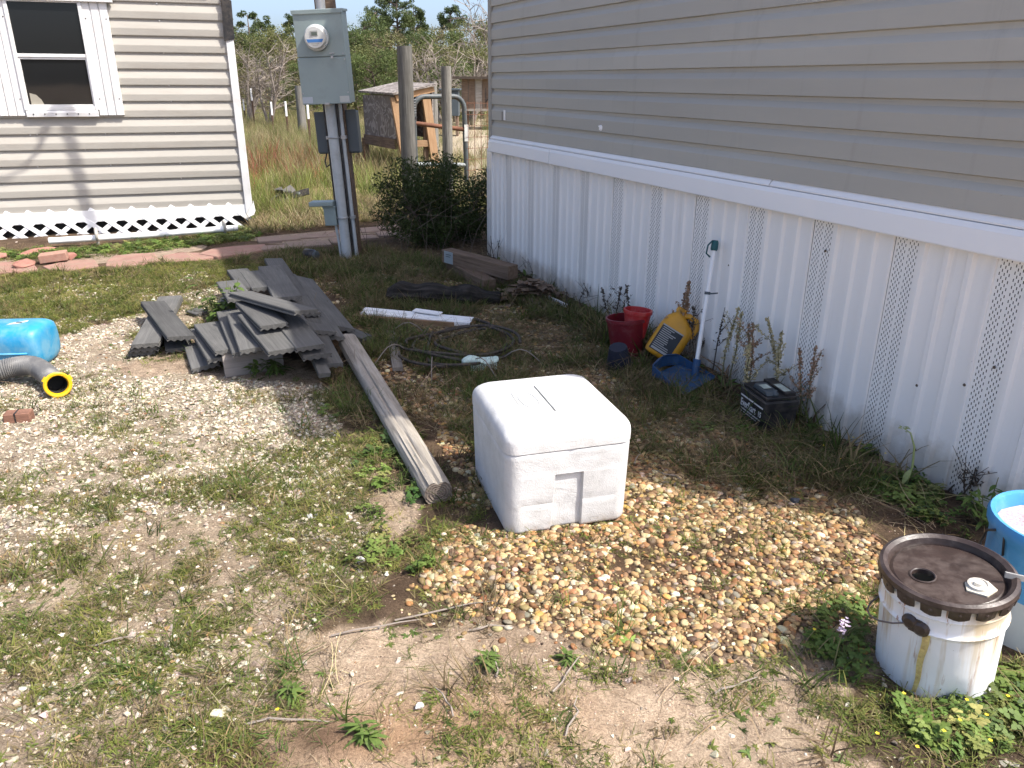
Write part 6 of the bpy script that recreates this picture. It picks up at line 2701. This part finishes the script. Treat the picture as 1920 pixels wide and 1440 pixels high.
m.tube([(-.02, 0, .235), (.02, 0, .262), (.065, 0, .258), (.085, 0, .225), (.084, 0, .17)], [.014, .015, .016, .016, .016], 10)
autosmooth(m.obj('handle', M_YEL, jg), 60)
m = MB()
m.lathe([(.028, .255), (.028, .278), (.024, .281), (0, .281)], 20, T=Tm((-.03, 0, 0)))
autosmooth(m.obj('cap', M_YEL, jg), 40)
m = MB()
m.box(-.070, .050, -.0545, -.0525, .025, .170, 0)
for k in range(11):
    z = .155-.0105*k
    w = .05+.04*random.random()
    m.box(-.062, -.062+w, -.0556, -.0546, z-.0022, z+.0022, 1)
m.box(-.062, .042, -.0556, -.0546, .030, .042, 1)
m.box(-.07, .05, -.0556, -.0546, .163, .170, 1)
m.obj('label', [m_plain('dark_grey_print', (.05, .055, .06), .8, spec=.1), m_plain('pale_print', (.36, .36, .34), .8, spec=.1)], jg)

# standing dustpan
h0 = Vector(G(1303, 698, .035))
xa, za = HL(1357, 436)
h1 = Vector(H0+HU*xa+HN*(-.045))
h1.z = za
dp = thing('dustpan', 'blue standing dustpan with long white handle leaning on the skirting', 'dustpan', (h0.x, h0.y, 0))
M_NAVYB = m_plain('dusty_blue_plastic', (.022, .070, .165), .5, .12, 8, (.10, .13, .17), .35)
M_TEAL = m_plain('teal_rubber', (.012, .085, .095), .5, .1)
dv = (h1-h0)
m = MB()
m.tube([(0, 0, .02), tuple(dv*.5), tuple(dv*.93)], .0105, 12)
autosmooth(m.obj('white_handle', M_WHITE, dp), 60)
m = MB()
m.tube([tuple(dv*.928), tuple(dv*.94), tuple(dv*.985), tuple(dv)], [.015, .018, .017, .013], 10)
gr = autosmooth(m.obj('grip', M_TEAL, dp), 50)
m = MB()
q = dv*.955
m.tube([(q.x-.012, q.y, q.z+.03), (q.x-.035, q.y-.012, q.z+.01), (q.x-.040, q.y-.012, q.z-.03), (q.x-.018, q.y, q.z-.05)], .004, 6)
m.obj('hang_loop', M_TEAL, gr, smooth=True)
m = MB()
q = dv*.62
m.tube([tuple(dv*.615), tuple(dv*.635)], .0145, 10)
m.tube([(q.x, q.y, q.z), (q.x+.05, q.y-.005, q.z+.005)], .004, 5)
m.obj('clip', M_GREYDARK, dp)
# the pan: a shallow tray with its lip towards the camera
hv = Vector((h0.x, h0.y, 0))
PA, PB, PC_, PD = [Vector(G(*p, z))-hv for p, z in (((1222, 704), .03), ((1284, 741), .012), ((1341, 709), .012), ((1272, 684), .03))]


def plate(m, q, th):
    q = [Vector(p) for p in q]
    nn = (q[1]-q[0]).cross(q[3]-q[0]).normalized()*th
    m.add([tuple(p) for p in q]+[tuple(p+nn) for p in q], [(0, 3, 2, 1), (4, 5, 6, 7), (0, 1, 5, 4), (1, 2, 6, 5), (2, 3, 7, 6), (3, 0, 4, 7)])


up = Vector((0, 0, 1))
m = MB()
plate(m, [PA, PB, PC_, PD], .004)
m.obj('pan_floor', M_NAVYB, dp, bevel=.001)
m = MB()
back = [PA.lerp(PD, u)+Vector((-.25, .97, 0))*.05*math.sin(PI*u) for u in np.linspace(0, 1, 7)]
for p, q in zip(back[:-1], back[1:]):
    plate(m, [p, q, q+up*.055, p+up*.055], .004)
plate(m, [PD, PC_, PC_+up*.012, PD+up*.055], .004)
plate(m, [PB.lerp(PA, .25), PA, PA+up*.055, PB.lerp(PA, .25)+up*.01], .004)
m.obj('pan_wall', M_NAVYB, dp)
m = MB()
for p, q in zip(back[:-1], back[1:]):
    c = (PA+PD)/2+Vector((.25, -.97, 0))*.03+up*.05
    plate(m, [p+up*.055, q+up*.055, q.lerp(c, .35)+up*.055, p.lerp(c, .35)+up*.055], .003)
m.tube([(0, 0, .012), tuple(dv.normalized()*.10)], .019, 12)
m.obj('hood', M_NAVYB, dp)

# car battery
n0, l0, r0 = G(1430, 808), G(1386, 772), G(1500, 801)
ax = Vector((r0-n0)).normalized()
bt = thing('car_battery', 'black car battery with white lettering half hidden in weeds', 'battery', (n0[0], n0[1], -.012), math.atan2(ax.y, ax.x))
BL, BWd, BHt = .150, .205, .142
m = MB()
m.box(0, BL, 0, BWd, 0, BHt)
m.box(-.004, BL+.004, -.004, BWd+.004, BHt-.05, BHt-.004)
m.obj('case', M_BLACK, bt, bevel=.004)
m = MB()
m.box(.004, BL-.004, .004, BWd-.004, BHt+.001, BHt+.016)
m.box(BL*.62, BL-.006, .012, BWd-.012, BHt+.016, BHt+.030)
lid2 = m.obj('top_cover', M_BLACK, bt, bevel=.003)
m = MB()
m.prism([(.02, BHt+.017), (.03, BHt+.036), (.125, BHt+.040), (.14, BHt+.017)], .012, BL*.44)
m.obj('carry_handle', M_GREYDARK, lid2, bevel=.004)
m = MB()
m.box(BL*.64, BL*.86, .03, .115, BHt+.0305, BHt+.0315)
m.box(BL*.10, BL*.34, .055, .10, BHt+.0405, BHt+.0415)
m.obj('warning_label', m_plain('pale_green_label', (.42, .47, .40), .6, .3, 30), lid2)
m = MB()
m.lathe([(.016, 0), (.015, .012), (.009, .014), (.009, .024), (0, .025)], 14, T=Tm((BL*.36, .03, BHt+.016)))
m.obj('terminal', M_GREYDARK, lid2, smooth=True)
WHITEPRINT = m_plain('white_print', (.62, .62, .60), .5)


def text_mesh(s, size, extr=.0006, shear=0.0):
    cu = bpy.data.curves.new('lettering', 'FONT')
    cu.body = s
    cu.size = size
    cu.extrude = extr
    cu.shear = shear
    cu.resolution_u = 3
    cu.offset = .0006
    o = bpy.data.objects.new('lettering', cu)
    COL.objects.link(o)
    dg = bpy.context.evaluated_depsgraph_get()
    me = bpy.data.meshes.new_from_object(o.evaluated_get(dg))
    bpy.data.objects.remove(o)
    me.materials.clear()
    me.materials.append(WHITEPRINT)
    return me


# the lettered side faces left: local -x side, read from back to front
tm = text_mesh('EverStart', .047)
wtx = max(v.co.x for v in tm.vertices)
o = link('lettering', tm, bt)
o.rotation_euler = (PI/2, 0, -PI/2)
o.location = (-.0052, BWd-.012, .060)
o.scale = (.128/wtx, 1.0, 1)
o['label'] = 'white lettering reading EverStart'
tm = text_mesh('15', .038)
wtx = max(v.co.x for v in tm.vertices)
o = link('lettering', tm, bt)
o.rotation_euler = (PI/2, 0, -PI/2)
o.location = (-.0052, .047, .062)
o.scale = (.026/wtx, .9, 1)
o['label'] = 'white number 15'
m = MB()
m.box(-.0012, -.0004, .03, BWd-.012, .042, .047)
m.box(-.0012, -.0004, .06, BWd-.012, .030, .033)
m.box(-.0048, -.0042, .012, BWd-.008, .103, .110)
m.obj('printed_stripe', WHITEPRINT, bt)

# ------------------------------------------------------------------ blue plastic drum, duct hose, block at the left edge
M_BLUE = m_plain('bright_blue_plastic', (.02, .24, .44), .45, .10, 5, (.17, .34, .44), .6, .1, 60, .4)
e = G(93, 692)
bd_ = thing('blue_drum', 'bright blue moulded plastic drum lying at the left edge', 'drum', (e[0]-.03, e[1]+.10, .0), R(185))
V, F_, loops = [], [], []
n = 36
HRr, DRr = .112, .14
prof_ = [(0, .60), (.004, .80), (.016, .92), (.04, .985), (.07, 1.0), (.30, 1.0), (.305, .985), (.325, .985), (.33, 1.0), (.62, 1.0), (.625, .985), (.645, .985), (.65, 1.0), (.90, 1.0), (.93, .98), (.955, .92), (.968, .8), (.972, .6)]
for x, s in prof_:
    loops.append(len(V))
    for i in range(n):
        a = 2*PI*i/n
        c, s_ = math.cos(a), math.sin(a)
        k = (abs(c)**3.4+abs(s_)**3.4)**(-1/3.4)
        fl_ = 1.0+(.018 if i in (4, 14, 22, 32) else 0)
        V.append((x*1.02, DRr*k*c*s*fl_, HRr+HRr*k*s_*s*fl_*(1-.10*x*0)))
for a, b in zip(loops[:-1], loops[1:]):
    for i in range(n):
        j = (i+1) % n
        F_.append((a+j, a+i, b+i, b+j))
F_ += [tuple(loops[0]+i for i in range(n)), tuple(loops[-1]+i for i in range(n-1, -1, -1))]
m = MB()
m.add(V, F_)
autosmooth(m.obj('drum_body', M_BLUE, bd_), 40)
m = MB()
zt = HRr*2+.0008
m.add([(.09, -.02, zt), (.145, .015, zt), (.165, .05, zt), (.12, .04, zt), (.088, .0, zt), (.09, -.02, zt+.0012), (.145, .015, zt+.0012), (.165, .05, zt+.0012), (.12, .04, zt+.0012), (.088, .0, zt+.0012)],
      [(5, 6, 7, 8, 9), (0, 1, 6, 5), (1, 2, 7, 6), (2, 3, 8, 7), (3, 4, 9, 8), (4, 0, 5, 9)])
lb = m.obj('white_sticker', m_plain('worn_white_sticker', (.62, .66, .66), .6, .15, 40), bd_)
m = MB()
m.box(.105, .135, .008, .026, zt+.0013, zt+.0022)
m.obj('sticker_print', M_GREYDARK, lb)
m = MB()
for s in (0, 1):
    pts = [(x, DRr*1.004*(-1)**s, HRr*.86) for x in np.linspace(.05, .93, 6)]
    m.tube(pts, .006, 6)
m.obj('mould_seam', M_BLUE, bd_, smooth=True)

# duct hose
col_c = G(108, 722, .055)
t = thing('duct_hose', 'grey corrugated hose with yellow collar beside the blue drum', 'hose', (col_c[0], col_c[1], 0))
axis = np.array([.62, -.78, .10])
axis /= np.linalg.norm(axis)
ctrl = [np.array([0, 0, .058]), np.array([0, 0, .058])-axis*.10, np.array([-.20, .17, .085]), np.array([-.33, .17, .075]), np.array([-.46, .06, .058]), np.array([-.56, -.08, .052]), np.array([-.75, -.2, .052])]


def catmull(P, m_):
    out = []
    P = [2*P[0]-P[1]]+P+[2*P[-1]-P[-2]]
    for i in range(1, len(P)-2):
        for k in range(m_):
            u = k/m_
            out.append(.5*((2*P[i])+(-P[i-1]+P[i+1])*u+(2*P[i-1]-5*P[i]+4*P[i+1]-P[i+2])*u*u+(-P[i-1]+3*P[i]-3*P[i+1]+P[i+2])*u**3))
    out.append(P[-2])
    return out


pts = catmull(ctrl, 22)
rad_ = [.047+.0022*(1 if k % 2 else -1) for k in range(len(pts))]
m = MB()
m.tube([tuple(p) for p in pts], rad_, 22, caps=False)
autosmooth(m.obj('hose_body', m_plain('grey_hose', (.125, .125, .125), .5, .15, 10, (.26, .25, .23), .4), t), 60)
TT = frame((0, 0, .058), tuple(axis))
TX = TT @ Matrix.Rotation(PI/2, 4, 'Y')
m = MB()
m.lathe([(.046, -.05), (.050, -.035), (.053, -.03), (.053, .0), (.060, .002), (.060, .012), (.056, .015), (.046, .013), (.0425, .006), (.042, .0)], 30, T=TX, top=False, bot=False)
for a in (0.4, 2.5, 4.4):
    m.box(-.012, .012, .055, .067, .0, .012, T=TX @ Matrix.Rotation(a, 4, 'Z'))
autosmooth(m.obj('yellow_collar', m_plain('yellow_collar_plastic', (.66, .40, .012), .4, .08, 8), t), 40)
m = MB()
m.lathe([(0, -.09), (.0412, -.09), (.0412, .0)], 24, T=TX, top=False)
m.obj('dark_inside', M_DARK, t)

g = G(37, 788)
t = thing('strapped_block', 'small reddish brown wood block with black band on the gravel', 'block', (g[0], g[1], hz(g[0], g[1])-.004), R(14))
m = MB()
m.box(-.052, .052, -.030, .030, 0, .046)
m.obj('block', m_wood('reddish_block', (.10, .05, .035), (.20, .105, .075), (.28, .16, .12)), t, bevel=.004)
m = MB()
for a, b, c, d_ in ((-.0312, .0312, .0466, .0478),):
    m.box(-.008, -.002, a, b, c, d_)
m.box(-.008, -.002, -.0316, -.0304, 0, .0478)
m.obj('black_band', M_BLACK, t)

g = G(583, 486)
t = thing('black_jar', 'small black jar lying in the grass at the path edge', 'jar', (g[0], g[1], hz(g[0], g[1])+.045), 0, rot=(PI/2, R(8), R(60)))
m = MB()
m.lathe([(0, -.06), (.04, -.06), (.045, -.054), (.045, .03), (.036, .045), (.033, .06)], 20)
autosmooth(m.obj('jar_body', M_BLACK, t), 40)
m = MB()
m.lathe([(.036, .050), (.037, .07), (.033, .073), (0, .073)], 20)
autosmooth(m.obj('lid', M_GREYDARK, t), 40)
rubble('grey_stone', 'dark slate grey stone at the upper edge of the pebbles', 'stone', 1492, 940, (.05, .04, .036), 12, m_plain('slate', (.06, .065, .075), .7, .2, 20, bump=.3))
rubble('white_stone', 'single larger white stone below the bare sand patch', 'stone', 786, 1329, (.03, .026, .02), 14, m_plain('white_rock', (.62, .6, .56), .8, .15, 40, bump=.4))
rubble('white_stone', 'single white stone left of the rusty pail on sandy ground', 'stone', 1590, 1324, (.026, .016, .012), 16, m_plain('cream_rock', (.62, .57, .48), .8, .1, 40))
rubble('white_stone', 'round white stone on the sand left of the timber end', 'stone', 676, 1051, (.035, .03, .024), 18, m_plain('chalk_rock', (.66, .64, .6), .8, .12, 40, bump=.3))
rubble('white_stone', 'white stone in the grass left of the timber middle', 'stone', 582, 970, (.032, .028, .024), 19, m_plain('pale_rock', (.64, .62, .57), .8, .12, 40, bump=.3))
rubble('brown_stone', 'flat tan stone in the grass between gravel and timber', 'stone', 541, 1017, (.05, .025, .02), 22, m_plain('tan_rock', (.48, .42, .33), .8, .12, 40, bump=.3))

# brown leaf heap at the skirting
g = G(985, 566)
t = thing('dead_leaf_heap', 'heap of curled dead brown leaves against the skirting', 'leaf heap', (g[0], g[1], 0))
r_ = np.random.default_rng(55)
V, Q = [], []
for i in range(70):
    x, y = r_.normal(.02, .13), r_.normal(.04, .10)
    h_ = .11*math.exp(-((x-.05)/.17)**2-((y-.06)/.13)**2)
    a = r_.uniform(0, 6.28)
    L, Wd = r_.uniform(.07, .15), r_.uniform(.03, .07)
    o_ = len(V)
    sgn = r_.choice([-1, 1])
    for k in range(4):
        u = k/3-.5
        for s in (-1, 0, 1):
            wv = Wd*(.5-abs(u)*.7+.15)*s
            zz = h_+.01+.02*u*u*sgn+.014*abs(s)*sgn+r_.normal(0, .003)
            V.append((x+u*L*math.cos(a)-wv*math.sin(a), y+u*L*math.sin(a)+wv*math.cos(a), max(.004, zz)))
    for k in range(3):
        for s in range(2):
            b_ = o_+k*3+s
            Q.append((b_, b_+1, b_+4, b_+3))
lf = link('leaves', npmesh('leaves', np.array(V), np.array(Q), m_plain('dead_leaf', (.145, .10, .068), .8, .35, 30, (.24, .18, .13), .5)), t)
lf['kind'] = 'stuff'
pa, pb = Vector(G(1023, 556, .015)), Vector(G(1062, 574, .012))
m = MB()
m.box(0, (pb-pa).length, -.008, .008, -.01, .014)
o = m.obj('white_edge_strip', M_WHITE)
o.matrix_world = frame(pa, pb-pa)
tag(o, 'short white plastic strip on the ground at the skirting foot', 'strip')

# ------------------------------------------------------------------ single plants
M_DOCK = m_plain('dry_dock_seed', (.30, .19, .12), .9, .3, 40)
M_DOCK2 = m_plain('pale_seed_head', (.40, .35, .20), .9, .3, 40)
M_STEMG = m_plain('green_brown_stem', (.12, .12, .055), .8, .3, 20)
M_STEMD = m_plain('dark_dry_stem', (.075, .06, .045), .9, .3, 20)
M_WEED = m_leaf('weed_leaf', (.065, .115, .025), (.14, .20, .05), 8, .3)


def dock(label, px, pyb, pyt, off, seed, mat, stems=3, dense=46, lean=.05, sp=.03):
    r = np.random.default_rng(seed)
    xa, _ = HL(px, pyb)
    # stands a little before the skirting
    b = onplane(px, pyb, H0-HN*off, HN)
    top = onplane(px, pyt, H0-HN*off, HN)[2]
    b = np.array([b[0], b[1], 0.0])
    t = thing('dock_plant', label, 'weed', (b[0], b[1], hz(b[0], b[1])-.01), 0, 'seed stalks growing along the skirting')
    dense = int(dense*2.2)
    ms, mh_ = MB(), MB()
    for s in range(stems):
        H = top*r.uniform(.72, 1.0) if s else top
        q = np.array([r.normal(0, sp), r.normal(0, sp), 0])
        tip = q+np.array([r.normal(0, lean), r.normal(0, lean), H])
        mid = (q+tip)/2+np.array([r.normal(0, .012), r.normal(0, .012), 0])
        ms.tube([q, mid, tip], [.0038, .0030, .0015], 5)
        for k in range(dense):
            u = r.uniform(.38, 1.0)
            p = mid+(tip-mid)*(2*u-1) if u > .5 else q+(mid-q)*2*u
            w = .013*(1.1-u)+.005
            p = p+r.normal(0, w*.5, 3)
            a = r.normal(0, 1, 3)
            a = a/np.linalg.norm(a)*.0075
            c = np.cross(a, r.normal(0, 1, 3))
            c = c/np.linalg.norm(c)*.0055
            mh_.add([p-a, p+c, p+a, p-c], [(0, 1, 2, 3)])
        for k in range(3):
            u = r.uniform(.35, .8)
            p = q+(tip-q)*u
            d = np.array([r.normal(0, .05), r.normal(0, .05), r.uniform(.04, .12)])
            ms.tube([p, p+d], [.0018, .0008], 4)
            for j in range(dense//5):
                pp = p+d*r.uniform(.2, 1)+r.normal(0, .005, 3)
                a = r.normal(0, 1, 3)*.004
                c = r.normal(0, 1, 3)*.003
                mh_.add([pp-a, pp+c, pp+a, pp-c], [(0, 1, 2, 3)])
    ms.obj('stem', M_STEMG if mat is not M_STEMD else M_STEMD, t)
    h_ = mh_.obj('seed_heads', mat, t)
    h_['kind'] = 'stuff'
    V, Q = [], []
    for k in range(5):
        a = r.uniform(0, 6.28)
        leafpoly(V, Q, np.array([0, 0, .01]), np.array([math.cos(a)*.8, math.sin(a)*.8, .7]), np.array([0, 0, 1.0]), r.uniform(.06, .14), .022, .9, 4)
    link('leaves', npmesh('leaves', np.array(V), np.array(Q), M_WEED), t)
    return t


dock('tall tan seed stalk rising right behind the yellow jug', 1268, 690, 516, .10, 1, M_DOCK, 3, 80, .03, .02)
dock('thin dark weed stalks behind the maroon pot', 1166, 628, 515, .03, 2, M_STEMD, 5, 26, .05, .05)
dock('thin dark stalks just left of the white dustpan handle', 1300, 660, 555, .08, 3, M_STEMD, 4, 18, .05, .04)
dock('pale green seed stalk right of the dustpan handle', 1358, 720, 566, .10, 4, M_DOCK2, 2, 70, .03, .025)
dock('reddish seed stalk left of the car battery', 1404, 730, 588, .10, 5, M_DOCK, 2, 70, .03, .02)
dock('pair of pale seed stalks directly behind the car battery', 1462, 750, 590, .05, 6, M_DOCK2, 3, 90, .05, .05)
dock('dry seed stalk right of the car battery', 1512, 770, 630, .05, 7, M_DOCK, 2, 60, .03, .02)
dock('sparse dark stalks at the skirting near the white edge strip', 1102, 600, 528, .03, 8, M_STEMD, 4, 6, .05, .05)
dock('thin bare stalks by the end of the stacked beams', 985, 530, 492, .04, 9, M_STEMD, 5, 5, .06, .04)
dock('thin twig stalk against the skirting left corner', 935, 492, 440, .03, 10, M_STEMD, 3, 4, .04, .03)
dock('dark thorny stalk at the skirting left of the blue tub', 1792, 940, 850, .04, 11, M_STEMD, 5, 8, .06, .05)

# leafy weed in the board pile
def leafyweed(label, px, py, seed, n, L, wd, h, z=0.0, name='leafy_weed'):
    r = np.random.default_rng(seed)
    g = G(px, py, z)
    t = thing(name, label, 'weed', (g[0], g[1], hz(g[0], g[1])-.005))
    ms = MB()
    V, Q = [], []
    for i in range(n):
        a = r.uniform(0, 6.28)
        tip = np.array([math.cos(a)*h*.5*r.random(), math.sin(a)*h*.5*r.random(), h*r.uniform(.3, 1)])
        ms.tube([(0, 0, 0), tip*.5+r.normal(0, .008, 3), tip], [.003, .0022, .0014], 4)
        for k in range(6):
            aa = r.uniform(0, 6.28)
            leafpoly(V, Q, tip*r.uniform(.5, 1.02), np.array([math.cos(aa), math.sin(aa), r.uniform(-.2, .6)]), np.array([0, 0, 1.0]), L*r.uniform(.6, 1.2), wd*r.uniform(.7, 1.2), .8, 4)
    ms.obj('stem', M_STEMG, t)
    link('leaves', npmesh('leaves', np.array(V), np.array(Q), M_WEED), t)
    return t


leafyweed('bright green leafy weed growing out of the board pile', 428, 622, 1, 26, .060, .034, .34)
leafyweed('low lance leaved weed at the foot of the pale upright board', 512, 697, 2, 9, .085, .014, .09)
leafyweed('weed with broad leaves right of the pale upright board', 478, 704, 3, 5, .05, .02, .10)
leafyweed('large green rosette at the bottom edge left of centre', 690, 1392, 4, 9, .050, .010, .05)
leafyweed('green rosette on sand below the pebbles left of centre', 915, 1245, 5, 7, .045, .009, .05)
leafyweed('green rosette on sand below the middle of the pebbles', 1066, 1237, 6, 7, .042, .008, .045)
leafyweed('bright ferny weed between the pail lid and the skirting', 1845, 985, 7, 14, .05, .014, .17)
leafyweed('low rosette by the dark molehill', 545, 1300, 8, 8, .05, .009, .04)

# tall pale stem near the skirting, pink flower by the pail
p = onplane(1690, 945, H0-HN*.13, HN)
t = thing('pale_stem', 'tall pale green stem with buds among weeds near the skirting', 'weed', (p[0], p[1], 0))
m = MB()
q = np.array([0, 0, 0])
m.tube([(0, 0, 0), (.012, 0, .08), (.004, 0, .16), (-.02, .0, .215), (-.05, 0, .235)], [.005, .0045, .0035, .0025, .0015], 6)
m.obj('stem', m_plain('pale_green_stem', (.30, .36, .14), .6, .1), t, smooth=True)
V, Q = [], []
r_ = np.random.default_rng(3)
leafpoly(V, Q, np.array([.008, 0, .07]), np.array([-.5, -.3, -.3]), np.array([0, 0, 1.0]), .07, .022, 1.2, 4)
for k in range(10):
    a = r_.uniform(0, 6.28)
    leafpoly(V, Q, np.array([-.05, 0, .235])+r_.normal(0, .006, 3), np.array([math.cos(a), math.sin(a), .4]), np.array([0, 0, 1.0]), .016, .008, .4)
link('buds', npmesh('buds', np.array(V), np.array(Q), m_leaf('pale_bud', (.26, .32, .10), (.40, .42, .20), 10)), t)
g = G(1560, 1262)
t = thing('pink_wildflower', 'thin wildflower with pale pink blossoms in the shade of the pail', 'flower', (g[0], g[1], 0))
tip = Vector(D(1584, 1168, g[1]))-Vector((g[0], g[1], 0))
m = MB()
m.tube([(0, 0, 0), (tip.x*.3, 0, tip.z*.5), (tip.x*.9, 0, tip.z)], [.0018, .0015, .001], 5)
m.obj('stem', M_STEMG, t)
V, Q = [], []
for k in range(26):
    a = r_.uniform(0, 6.28)
    p = np.array([tip.x*.9, 0, tip.z])+np.array([r_.normal(0, .005), r_.normal(0, .005), -r_.choice([0, 0, .022])+r_.normal(0, .004)])
    leafpoly(V, Q, p, np.array([math.cos(a), math.sin(a), .4]), np.array([0, 0, 1.0]), .009, .007, .3)
link('petals', npmesh('petals', np.array(V), np.array(Q), m_leaf('pink_petal', (.62, .48, .62), (.75, .66, .76), 20)), t)

# little yellow flowers in the clover: too many and too small to count
V, Q = [], []
for px, py in ((1695, 1300), (1813, 1312), (1770, 1370), (1857, 1388), (1890, 1305), (1720, 1400), (1580, 1160), (1527, 1180), (1500, 745), (1478, 770), (1545, 835), (1600, 820), (1660, 850), (1575, 860), (1540, 800), (1850, 1340), (1800, 1350), (1645, 1375), (300, 905), (120, 900), (520, 1330)):
    g = G(px, py, .05)
    for k in range(5):
        a = k*1.257+r_.uniform(0, .4)
        leafpoly(V, Q, g, np.array([math.cos(a), math.sin(a), .35]), np.array([0, 0, 1.0]), .0052, .0046, .2)
stuff(link('yellow_flowers', npmesh('yellow_flowers', np.array(V), np.array(Q), m_leaf('yellow_petal', (.70, .52, .02), (.80, .66, .08), 20))), 'scattered tiny yellow flowers in the clover', 'flowers')

# fallen twigs
r_ = np.random.default_rng(66)
m = MB()
for px, py, L, a in ((1036, 1300, .16, 1.0), (930, 1270, .10, 1.6), (300, 900, .07, .9), (880, 1180, .12, .2), (620, 1190, .25, .25), (460, 1360, .2, .1), (1060, 1390, .12, 1.2), (160, 1210, .12, .3), (850, 1350, .1, 2.0), (380, 950, .08, 2.1), (1340, 1300, .12, .4), (740, 1160, .3, .3), (1280, 900, .15, 2.5), (1190, 870, .12, 1.2)):
    g = G(px, py)
    z = hz(g[0], g[1])
    d = np.array([math.cos(a), math.sin(a), 0])
    pts = [(g[0], g[1], z+.006)]
    for k in range(1, 5):
        pts.append((g[0]+d[0]*L*k/4+r_.normal(0, .006), g[1]+d[1]*L*k/4+r_.normal(0, .006), z+.008+.006*r_.random()))
    m.tube(pts, [.0028, .0026, .0024, .002, .0012], 5)
stuff(m.obj('fallen_twigs', M_TWIG), 'thin fallen twigs and roots lying on the sand', 'twigs')
